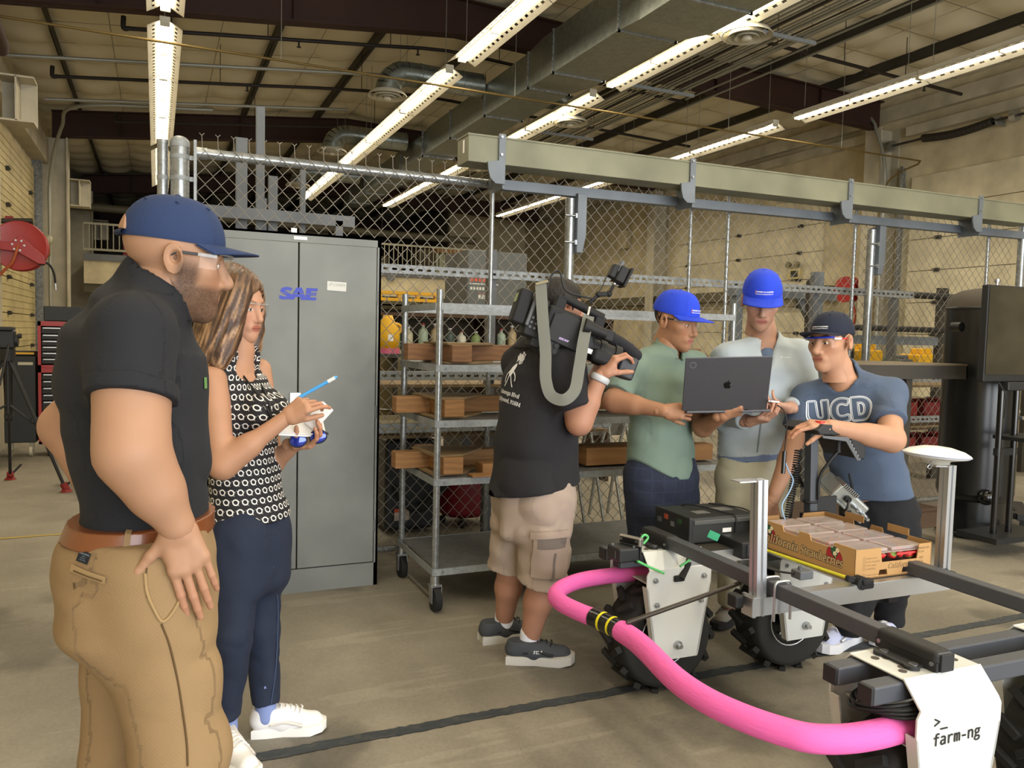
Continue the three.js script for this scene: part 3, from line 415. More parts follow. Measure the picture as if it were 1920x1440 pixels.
// ---------- four-wheeled field robot ----------
const ROB = thing('field_robot', 'white-legged four-wheel field robot with dark grey tube frame', 'robot', V(1.9, 0, -2.1)); ROB.rotation.y = -0.0234; ROB.updateWorldMatrix(true, true);
const RW = (x, y, z) => ROB.localToWorld(V(x, y, z)), RL = (p) => ROB.worldToLocal(p.clone());
const tubeGrey = std(0x4c4f56, 0.45, 0.25), capBlack = std(0x1d1e20, 0.6), legWhite = phys(0xcfd1ce, 0.42, { clearcoat: 0.25, clearcoatRoughness: 0.3 });
{
  const R = 0.228, TY = 0.60, zz = 0.145;
  // bent sheet leg: an upside-down U that narrows downwards, with folded side flanges
  const legGeo = (() => {
    const w0 = 0.098, w1 = 0.152, t = 0.005, out = [];
    for (const f of [1, -1]) {
      out.push(extr([[-w0, 0.17], [w0, 0.17], [w0 + 0.004, 0.18], [w1, 0.47], [w1, 0.52], [w1 - 0.012, 0.54], [-w1 + 0.012, 0.54], [-w1, 0.52], [-w1, 0.47], [-w0 - 0.004, 0.18]], t).translate(0, 0, f > 0 ? zz - t : -zz));
      const ch = new THREE.BoxGeometry(2 * (w1 - 0.012), 0.084, t).rotateX(-f * 0.74).translate(0, 0.569, f * (zz - 0.03)); out.push(ch);
      for (const s of [-1, 1]) { const g = extr([[w0, 0.172], [w1, 0.47], [w1 - 0.006, 0.47], [w0 - 0.006, 0.172]], 0.034); if (s < 0) g.rotateY(Math.PI).translate(0, 0, 0.034); g.translate(0, 0, f > 0 ? zz - 0.034 : -zz); out.push(g); }
    }
    out.push(rbox(2 * (w1 - 0.012), t, 2 * zz - 0.11, 0.002, 0, TY - t / 2, 0));
    return merged(out);
  })();
  const bolt = merged([cyl(0.011, 0.006, 0, 0, 0.003, 14, 0.011, 'z'), cyl(0.0075, 0.012, 0, 0, 0.009, 6, 0.0075, 'z')]), bigNut = merged([cyl(0.017, 0.012, 0, 0, 0.006, 16, 0.017, 'z'), cyl(0.009, 0.03, 0, 0, 0.015, 10, 0.009, 'z')]);
  const tyreGeo = lathe([[0.118, -0.062], [0.135, -0.075], [0.185, -0.082], [0.205, -0.076], [0.213, -0.045], [0.216, 0], [0.213, 0.045], [0.205, 0.076], [0.185, 0.082], [0.135, 0.075], [0.118, 0.062]], 40).rotateX(Math.PI / 2);
  const lugGeo = (() => { const g = extr([[-0.012, 0], [0.012, 0], [0.020, 0.083], [-0.006, 0.083]], 0.02, 0.002); g.rotateX(Math.PI / 2); g.translate(0, 0.024, 0); return g; })();  // foot on the tread, running across
  const rimGeo = [lathe([[0.02, -0.02], [0.095, -0.03], [0.112, -0.062], [0.118, -0.066], [0.118, 0.066], [0.112, 0.062], [0.095, 0.03], [0.02, 0.02]], 32).rotateX(Math.PI / 2), cyl(0.045, 0.15, 0, 0, 0, 20, 0.045, 'z')];
  const tyreM = std(0x262625, 0.85, 0, { map: dirtTex, bumpMap: bumpFine, bumpScale: 0.002 }), rimM = std(0x141516, 0.5, 0.2);
  const spots = { A: [0, -0.64], B: [0.66, -0.64], C: [-0.004, 0.61], D: [0.656, 0.61] };
  const logo = canvas(512, 256, (g, w, h) => { g.clearRect(0, 0, w, h); g.fillStyle = '#15171a'; g.font = 'bold 100px monospace'; g.fillText('>_', 10, 90); g.font = '100px monospace'; g.lineWidth = 3; g.strokeStyle = '#15171a'; g.fillText('farm-ng', 10, 205); g.strokeText('farm-ng', 10, 205); });
  for (const [n, [x, z]] of Object.entries(spots)) {
    const leg = local(ROB, 'leg', legGeo.clone(), legWhite, V(x, 0, z));
    const f = 1;
    if (n === 'A' || n === 'B' || n === 'D') for (const [bx, by] of [[-0.115, 0.5], [0.115, 0.5], [-0.105, 0.4], [0.105, 0.4]]) local(leg, 'bolt', bolt, M.steel, V(bx, by, zz));
    for (const s of [1, -1]) { const o = local(leg, 'axle_nut', bigNut, M.steel, V(0, R, s * zz)); if (s < 0) o.rotation.y = Math.PI; }
    for (const [hx, hz] of [[-0.1, 0.05], [-0.08, 0.03], [-0.06, 0.055], [-0.1, -0.04], [-0.07, -0.03], [-0.055, -0.055], [0.1, 0.04], [0.08, -0.04], [0.11, -0.05]]) local(leg, 'hole', cyl(0.011, 0.002, 0, 0, 0, 14), std(0x4a423c, 0.7), V(hx, TY + 0.0005, hz));
    local(leg, 'cross_plate', box(0.2, 0.005, 2 * zz - 0.02), legWhite, V(0, 0.46, 0));
    if (n === 'C') local(leg, 'lettering', new THREE.PlaneGeometry(0.21, 0.105), std(0xffffff, 0.5, 0, { map: logo, transparent: true, alphaTest: 0.35, side: THREE.DoubleSide }), V(0.005, 0.475, zz + 0.002), 'black maker lettering');
    const wh = new THREE.Group(); wh.name = 'wheel'; wh.position.set(x, R, z); ROB.add(wh);
    local(wh, 'tyre', tyreGeo.clone(), tyreM); local(wh, 'rim', rimGeo.map((g) => g.clone()), rimM);
    for (let s = -1; s <= 1; s += 2) for (let i = 0; i < 15; i++) { const o = local(wh, 'lug', lugGeo, tyreM), a = (i + (s > 0 ? 0.5 : 0)) / 15 * Math.PI * 2; const g = new THREE.Matrix4().makeRotationZ(a).multiply(new THREE.Matrix4().makeTranslation(0, 0.208, s * 0.004)).multiply(new THREE.Matrix4().makeRotationY(s * 0.55)).multiply(new THREE.Matrix4().makeRotationX(s > 0 ? 0 : 0)); if (s < 0) g.multiply(new THREE.Matrix4().makeRotationY(Math.PI)); g.decompose(o.position, o.quaternion, o.scale); }
    for (const s of [1, -1]) { local(wh, 'rim_ring', ring(Math.PI * 2, 0.118, 0.004, 0, 0, s * 0.064), M.alu); for (let i = 0; i < 6; i++) local(wh, 'rim_bolt', cyl(0.006, 0.01, 0.08 * Math.cos(i * 1.047), 0.08 * Math.sin(i * 1.047), s * 0.034, 8, 0.006, 'z'), M.steel); }
  }
  const sq = (n, a, b, w = 0.05) => { const o = local(ROB, n, beam(a, b, w, w, 0.006), tubeGrey); const d = V().subVectors(b, a).normalize(); for (const [e, s] of [[a, -1], [b, 1]]) { const p = e.clone().addScaledVector(d, s * 0.004); local(o, 'end_cap', beam(p.clone().addScaledVector(d, -0.004), p.clone().addScaledVector(d, 0.004), w - 0.004, w - 0.004, 0.002), capBlack); } return o; };
  for (const z of [-0.64, 0.61]) { for (const [dz, x0] of [[-0.062, -0.235], [0.062, -0.24]]) sq('cross_tube', V(x0, 0.566, z + dz), V(0.9, 0.566, z + dz)); }
  for (const x of [-0.005, 0.665]) {
    sq('long_tube', V(x, 0.628, -0.72), V(x, 0.628, 0.705));
    for (const z of [-0.64, 0.605]) {
      const c = local(ROB, 'tube_clamp', [rbox(0.064, 0.044, 0.2, 0.016, x, 0.635, z, 0, 0, 0, 3), rbox(0.062, 0.026, 0.2, 0.003, x, 0.615, z)], capBlack);
      local(c, 'ear', [rbox(0.05, 0.008, 0.12, 0.0035, x - 0.05, 0.606, z), cyl(0.02, 0.009, x - 0.062, 0.606, z - 0.05, 14), cyl(0.02, 0.009, x - 0.062, 0.606, z + 0.05, 14)], capBlack);
      local(c, 'ear', [rbox(0.05, 0.008, 0.12, 0.0035, x + 0.05, 0.606, z)], capBlack);
      for (const q of [-0.045, 0.05]) local(c, 'washer', cyl(0.012, 0.003, x - 0.056, 0.6115, z + q, 14), M.steel);
      for (const q of [-0.085, 0.085]) local(c, 'screw', cyl(0.006, 0.004, x - 0.033, 0.622, z + q, 10, 0.006, 'x'), M.steel);
    }
  }
  // foam bumper: pink pool noodle in a U, taped in the middle
  const np = [[1700, 1362], [1600, 1384], [1520, 1384], [1450, 1366], [1385, 1342], [1330, 1316], [1280, 1284], [1240, 1248], [1200, 1208], [1165, 1183], [1125, 1163], [1085, 1147], [1052, 1130], [1042, 1116], [1058, 1100], [1095, 1087], [1150, 1079], [1215, 1074]].map(([x, y]) => RL(PY(x, y, 0.46)));
  const curve = new THREE.CatmullRomCurve3(np, false, 'centripetal'), sub = (a, b, r, n = 40, rs = 18) => new THREE.TubeGeometry(new THREE.CatmullRomCurve3(Array.from({ length: 14 }, (_, i) => curve.getPoint(mix(a, b, i / 13)))), n, r, rs);
  const pink = std(0xea66b2, 0.85, 0, { bumpMap: bumpFine, bumpScale: 0.0015 });
  const nd = new THREE.Group(); nd.name = 'foam_bumper'; ROB.add(nd);
  local(nd, 'noodle', sub(0, 0.53, 0.036, 70), pink); local(nd, 'noodle', sub(0.605, 1, 0.032, 60), pink);
  local(nd, 'black_tape', sub(0.527, 0.608, 0.034, 20), phys(0x101012, 0.3, { clearcoat: 0.3 })); for (const a of [0.548, 0.575]) local(nd, 'yellow_band', sub(a, a + 0.006, 0.0352, 3), std(0xe6da1e, 0.5));
  for (const e of [[0.02, 1], [0.98, 1]]) { const p = curve.getPoint(e[0]); local(nd, 'mount_plate', box(0.05, 0.004, 0.1, p.x + 0.06, 0.425, p.z), legWhite); }
  local(ROB, 'tie_rod', rod(RL(PY(1175, 1168, 0.5)), V(-0.02, 0.6, -0.1), 0.008, 10), std(0x3b342c, 0.35, 0.3));
  // cables rolled up under the stub tubes, green wires
  for (let i = 0; i < 7; i++) { const r = 0.085 + i * 0.004, y = 0.512 + 0.006 * (i % 3), pts = []; for (let k = 0; k <= 10; k++) { const a = Math.PI * (0.5 + k / 10); pts.push(V(-0.1 + r * 1.0 * Math.cos(a), y - 0.012 * Math.abs(Math.cos(a)) + 0.004 * i * Math.sin(a), 0.64 + 0.09 * Math.sin(a) - i * 0.003)); } local(ROB, 'coiled_cable', pipe([V(0.08, y, 0.73 - i * 0.004), ...pts, V(0.08, y, 0.55)], 0.0052, 6, 40), M.black); }
  const green = std(0x62c374, 0.45);
  for (const w of [[[1195, 1052], [1215, 1062], [1245, 1075]], [[1275, 1062], [1290, 1052], [1312, 1036]]]) local(ROB, 'green_wire', pipe(w.map(([x, y]) => RL(PZ(x, y, -2.575))), 0.005, 8, 20), green);
  local(ROB, 'green_wire', pipe([[1415, 1062], [1418, 1045], [1425, 1035], [1436, 1030]].map(([x, y]) => RL(PZ(x, y, -2.62))), 0.006, 8, 20), green);
  local(ROB, 'green_wire', pipe([[1200, 1012], [1208, 1003], [1215, 1008], [1206, 1020]].map(([x, y]) => RL(PZ(x, y, -2.7))), 0.005, 8, 20), green);
  local(ROB, 'cable_grommet', [rbox(0.05, 0.026, 0.012, 0.006, -0.005, 0.5, -0.49), rod(V(0.0, 0.5, -0.485), V(0.07, 0.575, -0.52), 0.014, 10)], M.blackRubber);
  // depth camera on a bracket at the far front corner
  const cam = new THREE.Group(); cam.name = 'depth_camera'; cam.position.copy(RL(PZ(1183, 1013, -2.66))); cam.rotation.y = -1.15; ROB.add(cam);
  local(cam, 'shell', rbox(0.105, 0.035, 0.026, 0.006), std(0x9a9690, 0.35, 0.7)); local(cam, 'glass_face', rbox(0.088, 0.024, 0.004, 0.002, 0, 0, 0.0135), M.blackGloss); for (const x of [-0.036, 0.036]) local(cam, 'lens', cyl(0.005, 0.004, x, 0.004, 0.0155, 12, 0.005, 'z'), M.chrome); local(cam, 'stand', [box(0.05, 0.06, 0.02, 0, -0.03, -0.025), box(0.03, 0.08, 0.012, 0.02, -0.05, -0.02)], M.black);
  const fb = local(ROB, 'sensor_box', rbox(0.09, 0.055, 0.1, 0.008), M.blackPlastic, RL(PZ(1168, 1036, -2.66))); local(fb, 'label_strip', box(0.002, 0.03, 0.004, -0.046, 0, 0.02), M.greyPlastic); for (const [x, z] of [[0.03, 0.03], [-0.03, -0.03]]) local(fb, 'screw', cyl(0.006, 0.004, x, 0.029, z, 10), M.steel);
  // power pack and inverter between the two far legs
  const pk = new THREE.Group(); pk.name = 'power_pack'; pk.position.set(0.28, 0.655, -0.72); ROB.add(pk);
  const pkM = std(0x2c2d2c, 0.55, 0.2), rib = []; for (let i = 0; i < 5; i++) rib.push(rbox(0.34, 0.012, 0.01, 0.003, 0, -0.035 + i * 0.02, 0.126));
  local(pk, 'housing', rbox(0.34, 0.11, 0.25, 0.01), pkM); local(pk, 'end_frame', rbox(0.02, 0.118, 0.26, 0.006, -0.165, 0, 0), M.blackPlastic); local(pk, 'rail', rbox(0.3, 0.02, 0.012, 0.004, 0, 0.035, 0.125), std(0x4a4b48, 0.5));
  local(pk, 'top_label', box(0.07, 0.001, 0.05, -0.05, 0.0555, 0.03), std(0x6d6d69, 0.6)); local(pk, 'top_label', box(0.09, 0.001, 0.06, 0.08, 0.0555, 0.0), std(0x6d6d69, 0.6)); local(pk, 'side_label', box(0.045, 0.018, 0.001, 0.02, -0.005, 0.1258), M.white);
  for (let i = 0; i < 4; i++) local(pk, 'socket', box(0.004, 0.02, 0.026, -0.176, 0.03 - 0.022 * (i % 2), 0.06 - 0.05 * i), [std(0x2a4a2e, 0.5), M.steel, std(0xa8462e, 0.5), M.greyPlastic][i]);
  local(pk, 'strap', pipe([V(0.06, -0.06, 0.128), V(0.06, 0.05, 0.13), V(0.04, 0.06, 0.1), V(-0.05, 0.06, -0.1), V(-0.05, -0.05, -0.13)], 0.004, 6, 24), M.black); local(pk, 'strap', pipe([V(0.17, -0.06, 0.128), V(0.16, 0.058, 0.1), V(0.09, 0.06, -0.1)], 0.003, 6, 24), M.black);
  const inv = local(ROB, 'controller_box', rbox(0.2, 0.07, 0.16, 0.008), M.blackPlastic, V(0.36, 0.6, -0.52)); local(inv, 'cover', rbox(0.12, 0.05, 0.01, 0.004, -0.02, 0.0, 0.082), std(0x2f3338, 0.5)); local(inv, 'latch', cyl(0.008, 0.006, 0.05, 0.036, 0.06, 10), M.steel);
  local(ROB, 'wiring_block', [rbox(0.16, 0.08, 0.1, 0.006, 0.46, 0.57, -0.54), cyl(0.014, 0.02, 0.44, 0.58, -0.48, 14, 0.014, 'z'), rbox(0.03, 0.05, 0.03, 0.004, 0.52, 0.56, -0.47)], M.black);
  local(ROB, 'circuit_board', box(0.045, 0.03, 0.003, 0.1, 0.682, -0.42, -0.4, 0, -0.4), std(0x2c9a6c, 0.5)); local(ROB, 'mount_plate', box(0.42, 0.006, 0.3, 0.34, 0.594, -0.66), M.darkSteel);
  // aluminium carrier: cross bar, end plate, two slotted posts, u-bolts
  const zb = 0.03;
  local(ROB, 'carrier_bar', [box(0.92, 0.06, 0.005, 0.36, 0.57, zb + 0.03), box(0.92, 0.005, 0.05, 0.36, 0.5985, zb + 0.008)], M.alu); local(ROB, 'carrier_bar', [box(0.75, 0.05, 0.005, 0.42, 0.57, -0.5)], M.alu);
  local(ROB, 'tray_plate', box(0.42, 0.006, 0.6, 0.56, 0.6, -0.24), M.alu);
  const ex = (() => { const w = 0.02, s = 0.0045, d = 0.007, p = []; const side = [[-w, -w], [-s, -w], [-s, -w + d], [s, -w + d], [s, -w], [w, -w]]; for (let k = 0; k < 4; k++) { const c = Math.cos(k * Math.PI / 2), n = Math.sin(k * Math.PI / 2); for (const [x, y] of side.slice(0, 5)) p.push([x * c - y * n, x * n + y * c]); } return p; })();
  const post = (n, a, b) => { const l = a.distanceTo(b), g = extr(ex, l).rotateX(-Math.PI / 2); const o = local(ROB, n, aim(g, a, b, V(0, 0, 1)), M.alu); return o; };
  post('slotted_post', V(-0.06, 0.545, zb + 0.01), V(-0.075, 0.996, zb + 0.01)); const rp = RL(PZ(1757, 1078, -2.1)); post('slotted_post', V(rp.x, 0.575, 0), V(rp.x + 0.002, 1.0, 0));
  local(ROB, 'post_foot', box(0.012, 0.07, 0.06, -0.088, 0.57, zb), M.alu); local(ROB, 'black_knob', [rbox(0.035, 0.045, 0.05, 0.008, -0.12, 0.58, zb - 0.03)], M.black);
  local(ROB, 'wing_bracket', box(0.09, 0.004, 0.05, -0.12, 0.992, zb), M.alu);
  for (const z of [zb + 0.065, zb + 0.012]) local(ROB, 'u_bolt', pipe([V(-0.038, 0.53, z), V(-0.038, 0.64, z), V(-0.03, 0.66, z), V(0.02, 0.66, z), V(0.03, 0.64, z), V(0.03, 0.53, z)], 0.0045, 8, 36, 0.3), M.steel);
  local(ROB, 'latch_block', [rbox(0.06, 0.03, 0.05, 0.004, 0.21, 0.625, -0.05), cyl(0.008, 0.016, 0.2, 0.645, -0.05, 8)], M.greyPlastic);
  local(ROB, 'lead', pipe([V(0.1, 0.64, -0.16), V(0.15, 0.625, -0.1), V(0.2, 0.63, -0.03)], 0.004, 6, 16), M.black);
  // knobs and the yellow cord round the crate
  const knob = (p, q) => local(ROB, 'strap_knob', [cyl(0.024, 0.03, p.x, p.y, p.z, 18, 0.024, q), rbox(0.05, 0.022, 0.03, 0.008, p.x + 0.02, p.y + 0.004, p.z + 0.01), cyl(0.018, 0.06, p.x + 0.02, p.y - 0.01, p.z, 12, 0.018, 'x')], M.blackRubber);
  const k0 = RL(PZ(1380, 1008, -2.68)), k1 = RL(PZ(1612, 1092, -2.04)), k2 = RL(PZ(1768, 1078, -2.06)); knob(k0, 'z'); knob(k1, 'z'); knob(k2, 'x');
  const cord = std(0xe8e23a, 0.5); local(ROB, 'yellow_cord', rod(RL(PZ(1392, 1016, -2.66)), RL(PZ(1600, 1087, -2.05)), 0.006, 10), cord); local(ROB, 'yellow_cord', rod(RL(PZ(1743, 1075, -2.1)), RL(PZ(1762, 1082, -2.06)), 0.006, 10), cord);
  for (const p of [[1596, 1086], [1750, 1077]]) local(ROB, 'cord_hook', rbox(0.05, 0.022, 0.02, 0.006, ...RL(PZ(p[0], p[1], -2.05)).toArray(), 0.1, 0, -0.25), M.blackRubber);
  local(ROB, 'end_clamp', [rbox(0.1, 0.04, 0.06, 0.01, k2.x - 0.02, k2.y - 0.03, k2.z)], M.blackRubber); local(ROB, 'end_plug', rbox(0.05, 0.03, 0.04, 0.004, k2.x - 0.28, 0.53, zb), M.blackRubber);
  // satellite antenna
  const an = new THREE.Group(); an.name = 'satellite_antenna'; an.position.set(rp.x - 0.065, 1.01, 0); an.rotation.z = -0.06; ROB.add(an);
  local(an, 'dome', lathe([[0, 0.066], [0.05, 0.062], [0.095, 0.05], [0.115, 0.038], [0.118, 0.032], [0.112, 0.026]], 36), M.whiteGloss); local(an, 'underside', lathe([[0.112, 0.026], [0.1, 0.022], [0.05, 0.012], [0.045, 0], [0.02, -0.006], [0, -0.006]], 30), std(0xd9dcd6, 0.45)); local(an, 'rim', ring(6.3, 0.117, 0.003, 0, 0.032, 0, 'y'), std(0x9aa0b4, 0.4)); local(an, 'arm', box(0.09, 0.006, 0.03, 0.03, -0.01, 0), M.alu); local(an, 'connector', pipe([V(-0.06, 0.01, 0.03), V(-0.075, 0.0, 0.035), V(-0.085, -0.012, 0.035), V(-0.07, -0.016, 0.035), V(-0.055, 0.0, 0.03)], 0.003, 6, 20), M.steel);
  // control mast with screen head, radio box and coiled lead
  const mx = RL(PZ(1515, 900, -2.68)).x, mz = -0.58;
  local(ROB, 'mast', beam(V(mx + 0.01, 0.6, mz), V(mx - 0.008, 1.07, mz), 0.042, 0.042, 0.004), std(0x50545b, 0.4, 0.35));
  local(ROB, 'mast_foot', [box(0.15, 0.1, 0.012, mx, 0.66, mz + 0.028), box(0.16, 0.16, 0.012, mx + 0.1, 0.68, mz - 0.03)], M.black); for (const [x, y] of [[-0.05, 0.635], [-0.05, 0.69], [0.05, 0.635], [0.05, 0.69]]) local(ROB, 'mast_bolt', cyl(0.009, 0.012, mx + x, y, mz + 0.038, 12, 0.009, 'z'), M.steel);
  local(ROB, 'mast_tie', ring(6.3, 0.03, 0.005, mx, 0.75, mz, 'y'), M.black);
  const hd = new THREE.Group(); hd.name = 'screen_head'; hd.position.set(mx, 1.06, mz); ROB.add(hd);
  const prof = [[-0.06, 0], [0.1, -0.006], [0.165, -0.11], [0.2, -0.115], [0.205, -0.02], [0.16, 0.035], [-0.04, 0.045], [-0.075, 0.02]];
  local(hd, 'shell', extr(prof, 0.2, 0.006).translate(0, 0, -0.1), std(0x26282b, 0.6)); local(hd, 'side_plate', extr([[-0.055, -0.002], [0.09, -0.012], [0.165, -0.115], [0.15, -0.118], [0.08, -0.03], [-0.05, -0.012]], 0.006).translate(0, 0, 0.107), std(0x6a6d72, 0.4, 0.5));
  for (let i = 0; i < 6; i++) local(hd, 'rivet', cyl(0.004, 0.004, mix(0.1, 0.16, i / 5), mix(-0.03, -0.11, i / 5), 0.114, 8, 0.004, 'z'), M.steel);
  local(hd, 'stop_button', [cyl(0.02, 0.012, -0.02, 0.04, 0.06, 18), cyl(0.024, 0.01, -0.02, 0.05, 0.06, 18, 0.022)], std(0xc32217, 0.4)); local(hd, 'button_base', rbox(0.05, 0.012, 0.05, 0.004, -0.02, 0.036, 0.06), M.yellow); local(hd, 'plug', [cyl(0.012, 0.05, 0.09, -0.06, 0.06, 10), pipe([V(0.09, -0.08, 0.06), V(0.05, -0.13, 0.05), V(0.02, -0.2, 0.03), V(0.02, -0.3, 0.03)], 0.007, 8, 24)], M.black);
  const coil = []; for (let i = 0; i <= 300; i++) { const k = i / 300; coil.push(V(mx - 0.05 - 0.05 * k + 0.014 * Math.cos(i * 0.72), mix(0.98, 0.62, k), mz - 0.03 + 0.014 * Math.sin(i * 0.72))); } local(ROB, 'coiled_lead', new THREE.TubeGeometry(new THREE.CatmullRomCurve3(coil), 900, 0.0035, 5), M.black);
  const br = new THREE.Group(); br.name = 'radio_box'; const bw = PZ(1582, 928, -2.78); br.position.copy(RL(bw)); br.rotation.set(0.25, -0.35, -0.62); ROB.add(br);
  local(br, 'shell', rbox(0.2, 0.075, 0.16, 0.014, 0, 0, 0, 0, 0, 0, 3), std(0xb9bdbb, 0.35, 0.8)); local(br, 'lid', rbox(0.215, 0.012, 0.18, 0.004, 0.005, -0.04, 0), std(0xb0b4b2, 0.35, 0.8)); for (let i = 0; i < 9; i++) local(br, 'fin', rbox(0.006, 0.02, 0.09, 0.002, -0.095 + i * 0.011, 0.038, 0.05), M.steel); for (let i = 0; i < 3; i++) local(br, 'connector', [cyl(0.011, 0.03, 0.02 + i * 0.035, -0.005, 0.095, 12, 0.011, 'z'), cyl(0.008, 0.03, 0.02 + i * 0.035, -0.005, 0.12, 10, 0.008, 'z')], M.steel); local(br, 'round_plug', cyl(0.016, 0.02, -0.03, 0, 0.088, 14, 0.016, 'z'), M.black); local(br, 'loop_lead', pipe([V(-0.03, 0, 0.1), V(-0.02, -0.03, 0.12), V(0.0, -0.06, 0.1), V(0.02, -0.03, 0.1)], 0.005, 6, 20), M.black);
  for (const [a, b] of [[[1603, 938], [1592, 888]], [[1506, 912], [1489, 872]]]) local(ROB, 'antenna', rod(RL(PZ(...a, -2.72)), RL(PZ(...b, -2.72)), 0.008, 8, 0.0045), M.blackRubber);
}
// ---------- strawberry crate on the robot ----------
{
  const w = 0.375, l = 0.54, h = 0.112, y0 = 0.606, C = RW(0.57, y0, -0.245);
  const t = thing('strawberry_crate', 'open printed cardboard crate of strawberry packs on the robot', 'crate', C); t.rotation.y = -0.0234;
  const cb = '#b58d5b';
  const berry = (g, x, y, r) => { g.fillStyle = '#a8242c'; g.strokeStyle = '#3a1a14'; g.lineWidth = 3; g.beginPath(); g.ellipse(x, y, r * 0.62, r, 0.25, 0, 7); g.fill(); g.stroke(); g.beginPath(); g.ellipse(x + r * 1.1, y + r * 0.35, r * 0.62, r * 0.95, -0.3, 0, 7); g.fill(); g.stroke(); g.fillStyle = '#2c5a3a'; g.beginPath(); g.moveTo(x - r * 0.2, y - r); g.lineTo(x + r * 0.75, y - r * 0.85); g.lineTo(x + r * 1.1, y - r * 0.2); g.lineTo(x + r * 0.7, y + r * 0.5); g.lineTo(x + r * 0.1, y); g.closePath(); g.fill(); g.stroke(); for (const [fx, fy] of [[x + r * 0.6, y - r * 0.1], [x + r * 0.95, y - r * 0.55]]) { g.fillStyle = '#f0e6c8'; for (let k = 0; k < 5; k++) { g.beginPath(); g.ellipse(fx + r * 0.16 * Math.cos(k * 1.257), fy + r * 0.16 * Math.sin(k * 1.257), r * 0.13, r * 0.13, 0, 0, 7); g.fill(); } g.fillStyle = '#c9a040'; g.beginPath(); g.arc(fx, fy, r * 0.07, 0, 7); g.fill(); } };
  const longT = canvas(1024, 220, (g, W, H) => { g.fillStyle = cb; g.fillRect(0, 0, W, H); berry(g, 130, 85, 62); berry(g, 800, 85, 62); g.font = 'italic bold 92px serif'; for (const [s, x] of [['California', 70], ['Strawberries', 500]]) { g.lineWidth = 10; g.strokeStyle = '#3e2d1c'; g.strokeText(s, x, 165, 410); g.fillStyle = '#c9b184'; g.fillText(s, x, 165, 410); } });
  const shortT = canvas(720, 220, (g, W, H) => { g.fillStyle = cb; g.fillRect(0, 0, W, H); g.fillStyle = '#4d3a22'; g.font = 'italic 52px serif'; g.fillText('California', 300, 160); g.fillText('Strawberries', 490, 156, 150); g.font = 'bold 22px sans-serif'; g.fillText('PRODUCE OF', 560, 40); g.fillText('U.S.A.', 590, 66); g.fillText('NET', 600, 112); g.strokeStyle = '#4d3a22'; g.lineWidth = 2; for (let i = 0; i < 4; i++) { g.strokeRect(70, 60 + i * 26, 18, 16); g.font = '18px sans-serif'; g.fillText(['Organic 8 oz', '8/1 lb clamshell', 'Fresh sweet', 'CLAMSHELL'][i], 96, 76 + i * 26, 130); } g.strokeRect(70, 184, 18, 16); g.fillText('California Berry', 96, 200, 130); });
  const bare = std(0xb18957, 0.85, 0, { map: dirtTex }), face = (m) => std(0xffffff, 0.8, 0, { map: m });
  const wallShape = (len, hh, notch) => { const p = [[-len / 2, 0], [len / 2, 0], [len / 2, hh]]; for (const [a, b] of notch) p.push([b + 0.008, hh], [b, hh - 0.022], [a, hh - 0.022], [a - 0.008, hh]); p.push([-len / 2, hh]); return p; };
  const uvFit = (g, len, hh) => { const p = g.attributes.position, uv = g.attributes.uv; for (let i = 0; i < p.count; i++) uv.setXY(i, p.getX(i) / len + 0.5, p.getY(i) / hh); return g; };
  const side = (name, shape, len, hh, m, pos, ry, tx) => { const hole = name === 'front_panel' ? [[[-0.075, 0.008], [-0.03, 0.008], [-0.035, 0.028], [-0.07, 0.028]].reverse(), [[0.04, 0.008], [0.085, 0.008], [0.08, 0.028], [0.045, 0.028]].reverse()] : []; const o = local(t, name, uvFit(extr(shape, 0.004, 0, hole), len, hh), m, pos); o.rotation.y = ry; return o; };
  const notches = [[0.16, 0.05], [-0.02, -0.1]].map(([b, a]) => [a, b]).sort((a, b) => b[0] - a[0]);
  side('side_panel', wallShape(l, h, notches), l, h, face(longT), V(-w / 2 + 0.004, 0, 0), -Math.PI / 2);
  side('side_panel', wallShape(l, h, notches), l, h, bare, V(w / 2, 0, 0), -Math.PI / 2);
  side('front_panel', wallShape(w, h * 0.97, [[-0.06, 0.115]]).map(([x, y]) => [x, y > h * 0.97 - 0.03 && y < h * 0.97 - 0.01 ? y - 0.032 : y]), w, h * 0.97, face(shortT), V(0, 0, l / 2 - 0.004), 0);
  side('back_panel', wallShape(w, h, [[-0.06, 0.06]]), w, h, bare, V(0, 0, -l / 2), 0);
  local(t, 'base', box(w, 0.005, l, 0, 0.0025, 0), bare);
  for (const [x, z] of [[w / 2 - 0.012, -0.1], [w / 2 - 0.012, 0.12]]) local(t, 'tab', box(0.003, 0.028, 0.1, x + 0.008, h + 0.012, z), bare);
  const clear = phys(0xffffff, 0.08, { transmission: 1, ior: 1.3, specularIntensity: 0.7 }), lidM = phys(0xe8dcd8, 0.12, { transmission: 0.62, ior: 1.45 }), berryM = std(0xc41f1a, 0.35), calyxM = std(0x7d9440, 0.7), tagM = std(0xd23b3b, 0.5);
  const bg = lathe([[0, -0.02], [0.007, -0.017], [0.014, -0.004], [0.0165, 0.006], [0.013, 0.014], [0.004, 0.016], [0, 0.0155]], 12), cg = new THREE.ConeGeometry(0.013, 0.006, 7).translate(0, 0.017, 0);
  let first = true;
